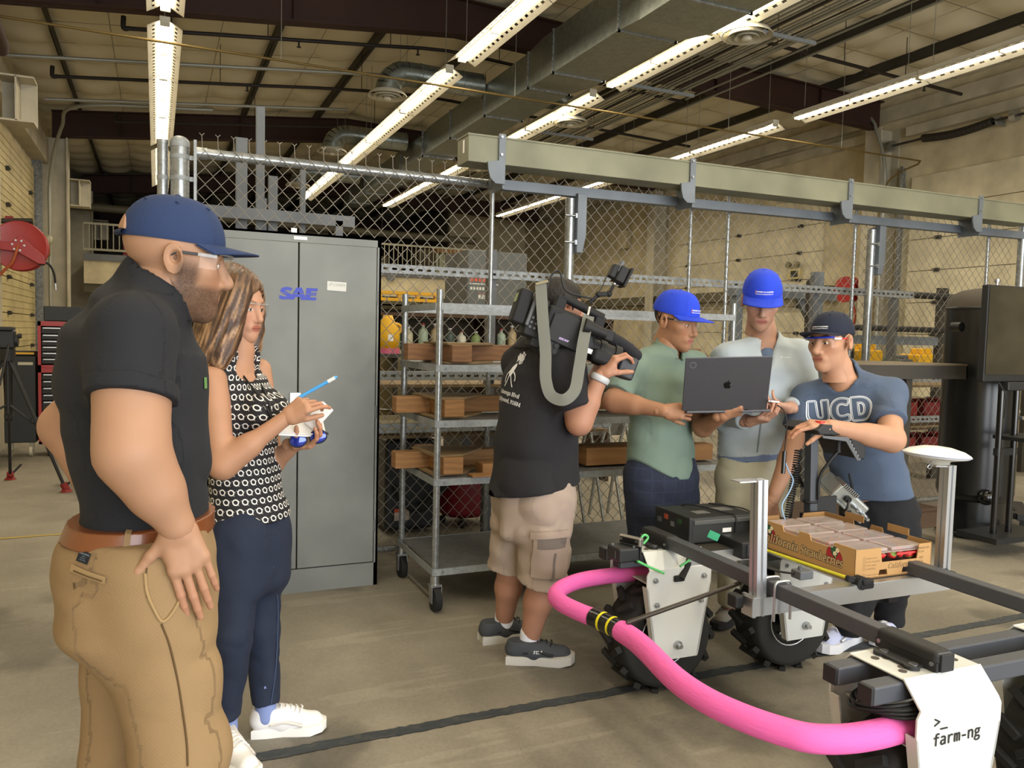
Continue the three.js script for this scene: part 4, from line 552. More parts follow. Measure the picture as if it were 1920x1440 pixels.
  for (let i = 0; i < 2; i++) for (let j = 0; j < 4; j++) {
    const px = -w / 2 + 0.012 + (i + 0.5) * (w - 0.024) / 2, pz = -l / 2 + 0.012 + (j + 0.5) * (l - 0.024) / 4, pw = (w - 0.024) / 2 - 0.006, pl = (l - 0.024) / 4 - 0.005, hh = 0.098;
    const c = thing('strawberry_pack', 'clear plastic clamshell pack of strawberries in the cardboard crate', 'fruit pack', t.localToWorld(V(px, 0.007, pz)), 'clamshell packs in the crate'); c.rotation.y = t.rotation.y; c.updateWorldMatrix(true, false);
    local(c, 'tub', [box(pw, 0.002, pl, 0, 0.001, 0), box(0.0015, hh - 0.02, pl, -pw / 2, hh / 2 - 0.01, 0), box(0.0015, hh - 0.02, pl, pw / 2, hh / 2 - 0.01, 0), box(pw, hh - 0.02, 0.0015, 0, hh / 2 - 0.01, -pl / 2), box(pw, hh - 0.02, 0.0015, 0, hh / 2 - 0.01, pl / 2)], clear);
    local(c, 'lid', [rbox(pw - 0.012, 0.014, pl - 0.012, 0.006, 0, hh - 0.012, 0), box(pw + 0.002, 0.002, pl + 0.002, 0, hh - 0.02, 0)], lidM);
    local(c, 'label_band', [box(pw * 0.7, 0.008, 0.0008, 0, hh - 0.03, pl / 2 + 0.001)], tagM);
    for (let k = 0; k < 12; k++) {
      const o = new THREE.Group(); o.name = numbered('strawberry'); o.userData = { label: 'ripe red strawberry with green cap inside a clear pack', category: 'strawberry', group: 'strawberries in the clamshell packs' };
      local(o, 'fruit', bg, berryM); local(o, 'green_cap', cg, calyxM);
      o.position.copy(c.localToWorld(V(((k % 4) - 1.5) * pw * 0.235 + rnd(-0.004, 0.004), 0.058 + rnd(0.008), (Math.floor(k / 4) - 1) * pl * 0.29 + rnd(-0.004, 0.004)))); o.rotation.set(rnd(-1.4, 1.4), rnd(6), rnd(-1.4, 1.4)); o.scale.setScalar(rnd(0.9, 1.15)); scene.add(o);
    }
  }
}
// ---------- people: distance fields meshed with surface nets ----------
const smin = (a, b, k) => { const h = Math.max(k - Math.abs(a - b), 0) / k; return Math.min(a, b) - h * h * k * 0.25; };
const smax = (a, b, k) => -smin(-a, -b, k);
const cap = (a, b, ra, rb = ra) => { const dx = b.x - a.x, dy = b.y - a.y, dz = b.z - a.z, l2 = dx * dx + dy * dy + dz * dz || 1e-9, ax = a.x, ay = a.y, az = a.z; return (x, y, z) => { const px = x - ax, py = y - ay, pz = z - az, t = clamp((px * dx + py * dy + pz * dz) / l2), qx = px - dx * t, qy = py - dy * t, qz = pz - dz * t; return Math.sqrt(qx * qx + qy * qy + qz * qz) - (ra + (rb - ra) * t); }; };
const ellf = (c, r, m) => { const ix = 1 / r.x, iy = 1 / r.y, iz = 1 / r.z, e = m ? m.elements : null; return (x, y, z) => { let px = x - c.x, py = y - c.y, pz = z - c.z; if (e) { const a = e[0] * px + e[1] * py + e[2] * pz, b = e[4] * px + e[5] * py + e[6] * pz; pz = e[8] * px + e[9] * py + e[10] * pz; px = a; py = b; } const u = px * ix, v = py * iy, w = pz * iz, k0 = Math.sqrt(u * u + v * v + w * w), a = u * ix, b = v * iy, d = w * iz, k1 = Math.sqrt(a * a + b * b + d * d); return k1 < 1e-9 ? -Math.min(r.x, r.y, r.z) : k0 * (k0 - 1) / k1; }; };
function loft(secs, round = 0.03) {                                 // sections {c, w, d, lat}: an elliptical trunk along their centres
  const S = secs.map((s, i) => ({ ...s, lat: s.lat.clone().normalize() })), n = S.length;
  return (x, y, z) => {
    let best = 1e9, bi = 0, bt = 0, over = 0;
    for (let i = 0; i + 1 < n; i++) { const a = S[i].c, b = S[i + 1].c, dx = b.x - a.x, dy = b.y - a.y, dz = b.z - a.z, l2 = dx * dx + dy * dy + dz * dz, t0 = ((x - a.x) * dx + (y - a.y) * dy + (z - a.z) * dz) / l2, t = clamp(t0), qx = x - a.x - dx * t, qy = y - a.y - dy * t, qz = z - a.z - dz * t, d = qx * qx + qy * qy + qz * qz; if (d < best) { best = d; bi = i; bt = t; over = (i === 0 && t0 < 0 ? -t0 : i === n - 2 && t0 > 1 ? t0 - 1 : 0) * Math.sqrt(l2); } }
    const A = S[bi], B = S[bi + 1], t = bt, sm = t * t * (3 - 2 * t), w = mix(A.w, B.w, sm), dp = mix(A.d, B.d, sm), lx = mix(A.lat.x, B.lat.x, t), ly = mix(A.lat.y, B.lat.y, t), lz = mix(A.lat.z, B.lat.z, t);
    let ax = B.c.x - A.c.x, ay = B.c.y - A.c.y, az = B.c.z - A.c.z; const al = Math.hypot(ax, ay, az); ax /= al; ay /= al; az /= al;
    const px = x - A.c.x - ax * al * t, py = y - A.c.y - ay * al * t, pz = z - A.c.z - az * al * t;
    let fx = ly * az - lz * ay, fy = lz * ax - lx * az, fz = lx * ay - ly * ax; const fl = Math.hypot(fx, fy, fz) || 1; fx /= fl; fy /= fl; fz /= fl;
    const gx = ay * fz - az * fy, gy = az * fx - ax * fz, gz = ax * fy - ay * fx, u = (px * gx + py * gy + pz * gz) / w, v = (px * fx + py * fy + pz * fz) / dp;
    const k0 = Math.hypot(u, v), k1 = Math.hypot(u / w, v / dp), d2 = k1 < 1e-6 ? -Math.min(w, dp) : k0 * (k0 - 1) / k1;
    if (over <= 0) return d2;
    const o = over - round, q = d2 + round; return Math.min(Math.max(o, q), 0) + Math.hypot(Math.max(o, 0), Math.max(q, 0)) - round + 0;
  };
}
const uni = (fs, k) => { const n = fs.length; return (x, y, z) => { let d = fs[0](x, y, z); for (let i = 1; i < n; i++) d = smin(d, fs[i](x, y, z), k); return d; }; };
const half = (p, n) => { const m = n.clone().normalize(), o = m.dot(p); return (x, y, z) => m.x * x + m.y * y + m.z * z - o; };   // negative behind the plane
const boundsOf = (pts, pad) => { const b = new THREE.Box3(); pts.forEach((p) => b.expandByPoint(p)); return b.expandByScalar(pad); };
function nets(f, bb, cell, colour) {                                // sparse surface nets
  const nx = Math.ceil((bb.max.x - bb.min.x) / cell) + 2, ny = Math.ceil((bb.max.y - bb.min.y) / cell) + 2, nz = Math.ceil((bb.max.z - bb.min.z) / cell) + 2, v = new Float32Array(nx * ny * nz).fill(9), B = 8, ox = bb.min.x - cell * 0.5, oy = bb.min.y - cell * 0.5, oz = bb.min.z - cell * 0.5;
  for (let k = 0; k < nz; k += B) for (let j = 0; j < ny; j += B) for (let i = 0; i < nx; i += B) {
    const h = B * cell / 2, d = f(ox + i * cell + h, oy + j * cell + h, oz + k * cell + h), far = Math.abs(d) > h * 1.74 * 1.45 + 0.012;
    for (let c = k; c < Math.min(k + B, nz); c++) for (let b = j; b < Math.min(j + B, ny); b++) for (let a = i; a < Math.min(i + B, nx); a++) v[(c * ny + b) * nx + a] = far ? d : f(ox + a * cell, oy + b * cell, oz + c * cell);
  }
  const id = new Int32Array(nx * ny * nz).fill(-1), pos = [], idx = [], sy = nx, sz = nx * ny, off = [0, 1, sy, sy + 1, sz, sz + 1, sz + sy, sz + sy + 1], E = [[0, 1], [2, 3], [4, 5], [6, 7], [0, 2], [1, 3], [4, 6], [5, 7], [0, 4], [1, 5], [2, 6], [3, 7]];
  for (let k = 0; k < nz - 1; k++) for (let j = 0; j < ny - 1; j++) for (let i = 0; i < nx - 1; i++) {
    const o = (k * ny + j) * nx + i; let neg = 0; for (let q = 0; q < 8; q++) if (v[o + off[q]] < 0) neg++;
    if (neg === 0 || neg === 8) continue;
    let x = 0, y = 0, z = 0, n = 0;
    for (const [a, b] of E) { const p = v[o + off[a]], r = v[o + off[b]]; if ((p < 0) === (r < 0)) continue; const t = p / (p - r); x += (a & 1) + ((b & 1) - (a & 1)) * t; y += ((a >> 1) & 1) + (((b >> 1) & 1) - ((a >> 1) & 1)) * t; z += (a >> 2) + ((b >> 2) - (a >> 2)) * t; n++; }
    id[o] = pos.length / 3; pos.push(ox + (i + x / n) * cell, oy + (j + y / n) * cell, oz + (k + z / n) * cell);
  }
  const quad = (a, b, c, d, fl) => { if (a < 0 || b < 0 || c < 0 || d < 0) return; fl ? idx.push(a, c, b, a, d, c) : idx.push(a, b, c, a, c, d); };
  for (let k = 1; k < nz - 1; k++) for (let j = 1; j < ny - 1; j++) for (let i = 1; i < nx - 1; i++) {
    const o = (k * ny + j) * nx + i, s = v[o] < 0;
    if (s !== v[o + 1] < 0) quad(id[o], id[o - sy], id[o - sy - sz], id[o - sz], s);
    if (s !== v[o + sy] < 0) quad(id[o], id[o - sz], id[o - sz - 1], id[o - 1], s);
    if (s !== v[o + sz] < 0) quad(id[o], id[o - 1], id[o - 1 - sy], id[o - sy], s);
  }
  const g = new THREE.BufferGeometry(), P3 = new Float32Array(pos), N = new Float32Array(pos.length), e = cell * 0.7, C = colour && new Float32Array(pos.length);
  for (let i = 0; i < P3.length; i += 3) {
    const x = P3[i], y = P3[i + 1], z = P3[i + 2]; let a = f(x + e, y, z) - f(x - e, y, z), b = f(x, y + e, z) - f(x, y - e, z), c = f(x, y, z + e) - f(x, y, z - e); const l = Math.hypot(a, b, c) || 1; N[i] = a / l; N[i + 1] = b / l; N[i + 2] = c / l;
    if (colour) { const q = colour(x, y, z, a / l, b / l, c / l); C[i] = q[0]; C[i + 1] = q[1]; C[i + 2] = q[2]; }
  }
  // make triangles agree with the field's outward normals
  let agree = 0; for (let t = 0; t < idx.length; t += 33) { const t3 = t - t % 3, a = idx[t3] * 3, b = idx[t3 + 1] * 3, c = idx[t3 + 2] * 3, ux = P3[b] - P3[a], uy = P3[b + 1] - P3[a + 1], uz = P3[b + 2] - P3[a + 2], wx = P3[c] - P3[a], wy = P3[c + 1] - P3[a + 1], wz = P3[c + 2] - P3[a + 2]; agree += Math.sign((uy * wz - uz * wy) * N[a] + (uz * wx - ux * wz) * N[a + 1] + (ux * wy - uy * wx) * N[a + 2]); }
  if (agree < 0) for (let t = 0; t < idx.length; t += 3) { const q = idx[t]; idx[t] = idx[t + 1]; idx[t + 1] = q; }
  g.setAttribute('position', new THREE.BufferAttribute(P3, 3)); g.setAttribute('normal', new THREE.BufferAttribute(N, 3)); if (C) g.setAttribute('color', new THREE.BufferAttribute(C, 3)); g.setIndex(idx); return g;
}
const lin = (hex) => { const c = new THREE.Color(hex); return [c.r, c.g, c.b]; }, mul = (c, k) => [c[0] * k, c[1] * k, c[2] * k], blend = (a, b, t) => [mix(a[0], b[0], t), mix(a[1], b[1], t), mix(a[2], b[2], t)];
const frame = (fwd, up) => { const z = fwd.clone().normalize(), x = V().crossVectors(up, z).normalize(), y = V().crossVectors(z, x); return new THREE.Matrix4().makeBasis(x, y, z); };   // x: the person's left, y: up, z: forward
const skinM = new THREE.MeshPhysicalMaterial({ vertexColors: true, roughness: 0.52, sheen: 0.15, sheenRoughness: 0.5, specularIntensity: 0.6 });

// head in its own axes; o: { skin, lip, brow, eye, beard, stubble, hairline, scalp, w (width scale), nose, age }
function headField(o) {
  const W = o.w || 1, nz = o.nose || 1, S = (x, y, z, r) => { const q = V(x, y, z); return (a, b, c) => Math.hypot(a - q.x, b - q.y, c - q.z) - r; };
  const skull = ellf(V(0, 0.042, -0.014), V(0.075 * W, 0.084, 0.096)), face = ellf(V(0, -0.03, 0.026), V(0.062 * W, 0.088, 0.066)), jaw = cap(V(0, -0.072, 0.005), V(0, -0.088, 0.06), 0.045 * W, 0.026);
  const chin = S(0, -0.1, 0.068, 0.018), brow = cap(V(-0.034, 0.022, 0.07), V(0.034, 0.022, 0.07), 0.014), nb = cap(V(0, 0.012, 0.082), V(0, -0.03, 0.098 + 0.006 * nz), 0.0085, 0.0125 * nz), ups = cap(V(-0.018, -0.062, 0.078), V(0.018, -0.062, 0.078), 0.012);
  const nose = S(0, -0.034, 0.1, 0.0105 * nz), lu = cap(V(-0.019, -0.0595, 0.0835), V(0.019, -0.0595, 0.0835), 0.0062), ll = cap(V(-0.016, -0.0695, 0.081), V(0.016, -0.0695, 0.081), 0.0072), neck = cap(V(0, -0.06, -0.02), V(0, -0.16, -0.035), 0.054 * W, 0.058 * W);
  return (X, y, z) => {
    const x = Math.abs(X);
    let d = smin(skull(x, y, z), face(x, y, z), 0.03); d = smin(d, jaw(X, y, z), 0.03); d = smin(d, chin(x, y, z), 0.025); d = smin(d, Math.hypot(x - 0.046 * W, y + 0.012, z - 0.052) - 0.021, 0.025);
    d = smin(d, brow(X, y, z), 0.018);
    d = smax(d, -(Math.hypot((x - 0.031) * 0.8, y - 0.004, z - 0.096) - 0.0175), 0.014);           // eye sockets
    d = smin(d, nb(X, y, z), 0.012); d = smin(d, nose(X, y, z), 0.008); d = smin(d, Math.hypot(x - 0.0125 * nz, y + 0.037, z - 0.09) - 0.0085 * nz, 0.007);
    d = smin(d, ups(X, y, z), 0.015); d = smin(d, lu(X, y, z), 0.004); d = smin(d, ll(X, y, z), 0.004);
    d = smin(d, Math.hypot(x - 0.031, y - 0.004, z - 0.0705) - 0.0122, 0.003);                     // eyes behind lids
    d = smin(d, Math.max(Math.hypot(x - 0.031, y - 0.004, z - 0.0702) - 0.0140, 0.0035 - (y - 0.004)), 0.002);   // upper lid
    // ears
    const ex = x - 0.077 * W, ey = y - 0.0, ez = z + 0.012, q = Math.hypot(ey / 0.031, (ez + 0.1 * ey) / 0.019);
    let ear = Math.max((q - 1) * 0.019, Math.abs(ex - 0.004 + 0.25 * ez * -1) - 0.007); ear = smax(ear, -(Math.hypot((ey - 0.004) / 1.3, ez - 0.002, (ex - 0.013) * 0.8) - 0.0105), 0.005); d = smin(d, ear, 0.007);
    return smin(d, neck(X, y, z), 0.02);
  };
}
function headColour(o) {
  const lip = lin(o.lip || 0xa8635a), brow = lin(o.brow || 0x1c1410), white = lin(0xe2dcd4), iris = lin(o.eye || 0x2a1a10), hair = lin(o.hair || 0x16110e);
  return (X, y, z) => {
    const x = Math.abs(X); let c = mul(o.skin, 0.95 + 0.1 * fbm(X * 60, y * 60, z * 60, 2));
    const blush = sst(0.045, 0.0, Math.hypot(x - 0.04, y + 0.03, z - 0.07)); c = [c[0] * (1 + 0.06 * blush), c[1] * (1 - 0.05 * blush), c[2] * (1 - 0.06 * blush)];
    if (o.beard) { const m = sst(-0.035, -0.055, y - 0.45 * Math.max(0, -(z - 0.0)) + 0.0) * sst(-0.03, -0.005, z + 0.004) , ch = sst(0.05, 0.035, Math.hypot(x, y + 0.052) * 0.9), side = sst(0.048, 0.06, x) * sst(0.02, -0.02, y) * sst(0.05, 0.03, z) * sst(-0.015, 0.008, z), mou = Math.hypot(x / 0.026, (y + 0.065) / 0.012) < 1 ? 0 : 1, k = Math.max(m * 0.95, side) * mou; c = blend(c, hair, clamp(k * o.beard * (0.75 + 0.4 * noise(X * 500, y * 500, z * 500)))); }
    const lipK = sst(1.15, 0.85, Math.hypot(x / 0.0245, (y + 0.0645) / 0.0125)) * (z > 0.06 ? 1 : 0); c = blend(c, lip, lipK * 0.8); if (z > 0.06 && x < 0.023) c = mul(c, 1 - 0.55 * sst(0.0022, 0.0006, Math.abs(y + 0.0645 - 0.02 * x)));
    if (z > 0.05) { const a = Math.hypot(x - 0.03, 0) , by = 0.027 + 0.006 * sst(0.012, 0.035, x) - 0.007 * sst(0.04, 0.052, x), bk = sst(0.0055, 0.003, Math.abs(y - by)) * sst(0.009, 0.014, x) * sst(0.056, 0.048, x); c = blend(c, brow, bk * (o.browK || 0.85)); }
    if (z > 0.055 && Math.abs(y - 0.0035) < 0.0105 && Math.abs(x - 0.031) < 0.014) { const op = o.open === undefined ? 1 : o.open, e = Math.hypot((x - 0.031) / 0.0125, (y - 0.002) / (0.0052 * op)); if (e < 1) { const r = Math.hypot(x - 0.031, y - 0.0025); c = r < 0.0056 ? (r < 0.0026 ? mul(iris, 0.3) : iris) : white; } else if (e < 1.3) c = blend(c, lin(0x1a100c), 0.75 * sst(1.3, 1.0, e) * (y > 0.002 ? 1 : 0.4)); }
    if (o.scalp) { const k = o.scalp(X, y, z); if (k > 0) c = blend(c, hair, k); }
    return c;
  };
}
// hand in its own axes: y along the fingers, x towards the thumb, z out of the palm. curl: radians per joint for index..little; thumb: [out, in, bend]
function handField(curl, spread = 0.06, thumb = [0.75, 0.25, 0.3], s = 1) {
  const fs = [], bx = [0.030, 0.0105, -0.0105, -0.030], by = [0.088, 0.093, 0.089, 0.08], L = [[0.043, 0.026, 0.021], [0.048, 0.03, 0.022], [0.044, 0.028, 0.021], [0.034, 0.021, 0.019]], R = [0.0088, 0.009, 0.0086, 0.0076];
  const palm = uni([cap(V(0.018, 0.012, 0), V(0.028, 0.08, 0), 0.0145, 0.0125), cap(V(0.004, 0.01, 0), V(0.01, 0.085, 0), 0.0155, 0.0125), cap(V(-0.01, 0.012, 0), V(-0.011, 0.08, 0), 0.015, 0.012), cap(V(-0.02, 0.016, 0), V(-0.029, 0.072, 0), 0.0135, 0.011), cap(V(0.022, 0.02, 0.006), V(0.03, 0.05, 0.01), 0.016, 0.012), cap(V(0, -0.03, 0), V(0, 0.012, 0), 0.024, 0.023)], 0.016);
  const fingers = bx.map((x, i) => { let p = V(x, by[i] - 0.01, 0), a = 0, sp = (1.5 - i) * spread, f = []; const c = Array.isArray(curl[i]) ? curl[i] : [curl[i], curl[i] * 1.1, curl[i] * 0.7]; L[i].forEach((l, k) => { a += c[k]; const d = V(Math.sin(sp) * Math.cos(a), Math.cos(sp) * Math.cos(a), Math.sin(a)), q = p.clone().addScaledVector(d, l + (k ? 0 : 0.01)); f.push(cap(p, q, R[i] * (1 - 0.08 * k), R[i] * (0.94 - 0.1 * k))); p = q; }); return uni(f, 0.003); });
  const th = (() => { let p = V(0.024, 0.018, 0.004), f = [], o = thumb[0], n = thumb[1]; [0.044, 0.034, 0.026].forEach((l, k) => { if (k) o -= thumb[2] * 0.6, n += thumb[2] * 0.45; const d = V(Math.sin(o) * Math.cos(n), Math.cos(o) * Math.cos(n), Math.sin(n)), q = p.clone().addScaledVector(d, l); f.push(cap(p, q, [0.0135, 0.0108, 0.0098][k], [0.011, 0.0098, 0.0078][k])); p = q; }); return uni(f, 0.005); })();
  return (x, y, z) => { x /= s; y /= s; z /= s; let d = palm(x, y, z); const fd = Math.min(fingers[0](x, y, z), fingers[1](x, y, z), fingers[2](x, y, z), fingers[3](x, y, z)); d = smin(d, fd, 0.007); return smin(d, th(x, y, z), 0.01) * s; };
}
function handMesh(wrist, dir, palmN, right, pose, skin, s = 1) {     // dir: wrist to knuckles; palmN: the way the palm faces
  const y = dir.clone().normalize(), z = palmN.clone().addScaledVector(y, -palmN.dot(y)).normalize(), x = V().crossVectors(y, z); // right hand, palm to z: thumb lies on -x of (y cross z)
  const f0 = handField(pose.curl, pose.spread, pose.thumb, s), sgn = right ? -1 : 1, f = (a, b, c) => f0(a * sgn, b, c);
  const g = nets(f, new THREE.Box3(V(-0.11, -0.06, -0.11).multiplyScalar(s), V(0.11, 0.21, 0.13).multiplyScalar(s)), 0.0034 * s, (X, Y, Z) => { const k = sst(0.08, 0.14, Y / s); let c = mul(skin, 0.96 + 0.09 * noise(X * 90, Y * 90, Z * 90)); return [c[0] * (1 + 0.04 * k), c[1] * (1 - 0.05 * k), c[2] * (1 - 0.05 * k)]; });
  return g.applyMatrix4(new THREE.Matrix4().makeBasis(x, y, z).setPosition(wrist));
}
const dirTo = (a, b) => V().subVectors(b, a).normalize();
// folds: drapery noise stretched along a direction
const folds = (amp, fx, fy, fz, s) => (x, y, z) => amp * ((fbm(x * fx, y * fy, (z * fz || 0.01) + s, 2) - 0.5) * 1.5 + 0.9 * (0.55 - Math.min(1, Math.abs(fbm(x * fx * 0.6 + 7, y * fy * 0.6 + y * 3, z * fz * 0.6 + s + 3, 2) - 0.5) * 5)) + 0.25);
function person(o) {                                                 // the body: one mesh of skin, head and hands; clothes are added to the returned group
  const t = thing('person', o.label, 'person', o.base);
  const gs = [nets(o.body, o.bodyBox, 0.011, (x, y, z) => mul(o.skin, 0.94 + 0.12 * fbm(x * 25, y * 25, z * 25, 2)))];
  if (o.head) { const m = frame(o.head.fwd, o.head.up || V(0, 1, 0)).setPosition(o.head.at), s = o.head.s || 1; o.head.M = m.clone().scale(V(s, s, s)); const g = nets(headField(o.face), new THREE.Box3(V(-0.11, -0.17, -0.13), V(0.11, 0.14, 0.13)), o.head.cell || 0.003, headColour({ ...o.face, skin: o.face.skin || o.skin })); gs.push(g.applyMatrix4(o.head.M)); }
  for (const h of o.hands || []) gs.push(handMesh(h.at, h.dir, h.palm, h.right, h, h.skin || o.skin, h.s || 1));
  part(t, 'body', gs, skinM); return t;
}
const inHead = (H, g) => g.applyMatrix4(H.M);
function capGeo(o) {                                                 // baseball cap in head axes: crown shell, brim, eyelets, button, strap opening
  const R = V(0.083, 0.098, 0.105), cy = 0.038, cz = -0.012, tilt = o.tilt || 0, A = 48, B = 14, shell = (off) => { const pos = [], idx = []; for (let j = 0; j <= B; j++) for (let i = 0; i <= A; i++) { const a = i / A * Math.PI * 2, e = Math.pow(j / B, 0.9) * Math.PI / 2, seam = 0.0012 * Math.abs(Math.cos(3 * a + 0.0)) - 0.0012, ce = Math.cos(e), front = Math.max(0, Math.cos(a)); pos.push((R.x + off + seam) * Math.sin(a) * Math.pow(ce, 0.8), cy + (R.y + off) * Math.sin(e) * (1 + (o.tall || 0) * front * ce), cz + (R.z + off + seam) * Math.cos(a) * Math.pow(ce, 0.75)); } for (let j = 0; j < B; j++) for (let i = 0; i < A; i++) { const p = j * (A + 1) + i; idx.push(p, p + 1, p + A + 1, p + 1, p + A + 2, p + A + 1); } return [pos, idx]; };
  const [p1, i1] = shell(0), [p2, i2] = shell(-0.003), n = p1.length / 3; const crown = new THREE.BufferGeometry(); crown.setAttribute('position', new THREE.Float32BufferAttribute([...p1, ...p2], 3)); const edge = []; for (let i = 0; i < A; i++) edge.push(i, n + i, i + 1, i + 1, n + i, n + i + 1); crown.setIndex([...i1, ...i2.map((k, q) => n + i2[q - q % 3 + [0, 2, 1][q % 3]]), ...edge]); crown.computeVertexNormals();
  const BW = 20, BL = 8, bp = [], bi = []; for (let s = 0; s < 2; s++) for (let v = 0; v <= BL; v++) for (let u = 0; u <= BW; u++) { const a = (u / BW * 2 - 1) * 1.22, q = v / BL, out = (o.brim || 0.072) * Math.pow(Math.max(0, Math.cos(a * 1.02)), 0.55) * q, x = (R.x + 0.001) * Math.sin(a) * (1 + 0.04 * q), z = cz + (R.z + 0.001) * Math.cos(a) + out, y = cy + 0.006 - q * (o.drop === undefined ? 0.016 : o.drop) - (o.curve === undefined ? 0.022 : o.curve) * Math.pow(Math.abs(a) / 1.22, 2) * (0.35 + 0.65 * q) - s * 0.0035; bp.push(x, y, z); }
  const m = (BL + 1) * (BW + 1); for (let v = 0; v < BL; v++) for (let u = 0; u < BW; u++) { const p = v * (BW + 1) + u, r = p + BW + 1; bi.push(p, r, p + 1, p + 1, r, r + 1, m + p, m + p + 1, m + r, m + p + 1, m + r + 1, m + r); } for (let u = 0; u < BW; u++) { const p = BL * (BW + 1) + u; bi.push(p, m + p, p + 1, p + 1, m + p, m + p + 1); }
  const brim = new THREE.BufferGeometry(); brim.setAttribute('position', new THREE.Float32BufferAttribute(bp, 3)); brim.setIndex(bi); brim.computeVertexNormals();
  const turn = (g) => g.translate(0, -cy, 0).rotateX(tilt).translate(0, cy, 0), eyelets = []; for (const a of [0.55, -0.55, 1.6, -1.6, 2.6, -2.6]) { const e = 0.95; eyelets.push([Math.sin(a) * R.x * 0.655, cy + R.y * Math.sin(e) * 0.99, cz + Math.cos(a) * R.z * 0.67]); }
  return { crown: turn(crown), brim: turn(brim), turn, R, cy, cz, eyelets };
}
const CRW = V(1, 0, 0).applyQuaternion(camera.quaternion).setY(0).normalize(), CFW = V(0, 0, -1).applyQuaternion(camera.quaternion).setY(0).normalize(), UP = V(0, 1, 0);
const face = (r, f, u = 0) => V().addScaledVector(CRW, r).addScaledVector(CFW, f).addScaledVector(UP, u).normalize(), leftOf = (f) => V().crossVectors(UP, f).normalize();
const hit = (f, px, py, t0 = 0.8, t1 = 6) => { const r = ray(px, py); for (let t = t0, i = 0; i < 400 && t < t1; i++) { const p = r.clone().multiplyScalar(t).add(CAM), d = f(p.x, p.y, p.z); if (d < 0.0006) return p; t += Math.max(d * 0.6, 0.0008); } return null; };
const normalAt = (f, p, e = 0.004) => V(f(p.x + e, p.y, p.z) - f(p.x - e, p.y, p.z), f(p.x, p.y + e, p.z) - f(p.x, p.y - e, p.z), f(p.x, p.y, p.z + e) - f(p.x, p.y, p.z - e)).normalize();
function patch(f, c, n, w, h, up = UP, nx = 16, ny = 8, lift = 0.0022, roll = 0) {   // a thin sheet lying on a field's surface, laid out in its own plane
  const z = n.clone(), x0 = V().crossVectors(up, z).normalize(), y0 = V().crossVectors(z, x0), x = x0.clone().multiplyScalar(Math.cos(roll)).addScaledVector(y0, Math.sin(roll)), y = V().crossVectors(z, x), pos = [], uv = [], idx = [];
  for (let j = 0; j <= ny; j++) for (let i = 0; i <= nx; i++) { const p = c.clone().addScaledVector(x, (i / nx - 0.5) * w).addScaledVector(y, (j / ny - 0.5) * h).addScaledVector(z, 0.05); let far = 0, s0 = p.clone(), ok = false; for (let k = 0; k < 60 && far < 0.13; k++) { const d = f(p.x, p.y, p.z) - lift; if (d < 0.0003) { ok = true; break; } const st = Math.max(d * 0.7, 0.0005); far += st; p.addScaledVector(z, -st); } if (!ok) p.copy(s0).addScaledVector(z, -0.055); pos.push(p.x, p.y, p.z); uv.push(i / nx, j / ny); }
  for (let j = 0; j < ny; j++) for (let i = 0; i < nx; i++) { const a = j * (nx + 1) + i, b = a + 1, q = a + nx + 1; idx.push(a, b, q, b, q + 1, q); }
  const g = new THREE.BufferGeometry(); g.setAttribute('position', new THREE.Float32BufferAttribute(pos, 3)); g.setAttribute('uv', new THREE.Float32BufferAttribute(uv, 2)); g.setIndex(idx); g.computeVertexNormals(); return g;
}
const uvFlat = (g, s = 6) => { const p = g.attributes.position, n = g.attributes.normal, uv = new Float32Array(p.count * 2); for (let i = 0; i < p.count; i++) { const wx = Math.abs(n.getX(i)) > Math.abs(n.getZ(i)); uv[i * 2] = (wx ? p.getZ(i) : p.getX(i)) * s; uv[i * 2 + 1] = p.getY(i) * s; } g.setAttribute('uv', new THREE.BufferAttribute(uv, 2)); return g; };
const weave = tex(128, (u, v) => 0.5 + 0.25 * Math.sin(u * 128 * 0.785) * Math.sin(v * 128 * 0.785) + 0.4 * (noise(u * 64, v * 64, 2, 64) - 0.5), false);
const cloth = (hex, r = 0.9, more = {}) => new THREE.MeshPhysicalMaterial({ color: hex, roughness: r, sheen: 0.2, sheenRoughness: 0.6, sheenColor: new THREE.Color(hex), bumpMap: weave, bumpScale: 0.0006, ...more });
const tintOf = (hex, k, s) => (x, y, z) => { const v = 1 + k * (fbm(x * s, y * s, z * s, 3) - 0.5) * 2; return [v, v, v]; };
const garment = (f, bb, cell, uvs = 6, tint = 0.08, ts = 14) => uvFlat(nets(f, bb, cell, tintOf(0, tint, ts)), uvs);
const limb = (a, b, c, r) => [cap(a, b, r[0], r[1]), cap(b, c, r[1], r[2])];
const glassM = phys(0xffffff, 0.05, { transmission: 1, ior: 1.3, specularIntensity: 0.5 });
function hairShell(H, o = {}) {                                      // short hair: a shell over the skull below the cap
  const sk = ellf(V(0, 0.042, -0.014), V(0.079 + (o.t || 0), 0.088, 0.1 + (o.t || 0))), f = (x, y, z) => { const X = Math.abs(x); let d = sk(x, y, z) + 0.002 * (noise(x * 260, y * 60, z * 260) - 0.5); d = smax(d, z - (o.front || 0.03) - 0.5 * Math.max(0, y - 0.01) + (X < 0.06 ? 0.1 : 0), 0.006); d = smax(d, y - 0.06, 0.004); d = smax(d, (o.nape || -0.045) - y - (z + 0.05) * 0.55 * -1 * (z > -0.05 ? -0.9 : 0), 0.006); const ear = Math.hypot(y - 0.0, (z + 0.012) * 1.2) - 0.03; return smax(d, X > 0.05 ? -ear : -1, 0.004); };
  return inHead(H, nets(f, new THREE.Box3(V(-0.11, -0.1, -0.14), V(0.11, 0.1, 0.1)), 0.0035, tintOf(0, 0.25, 200)));
}
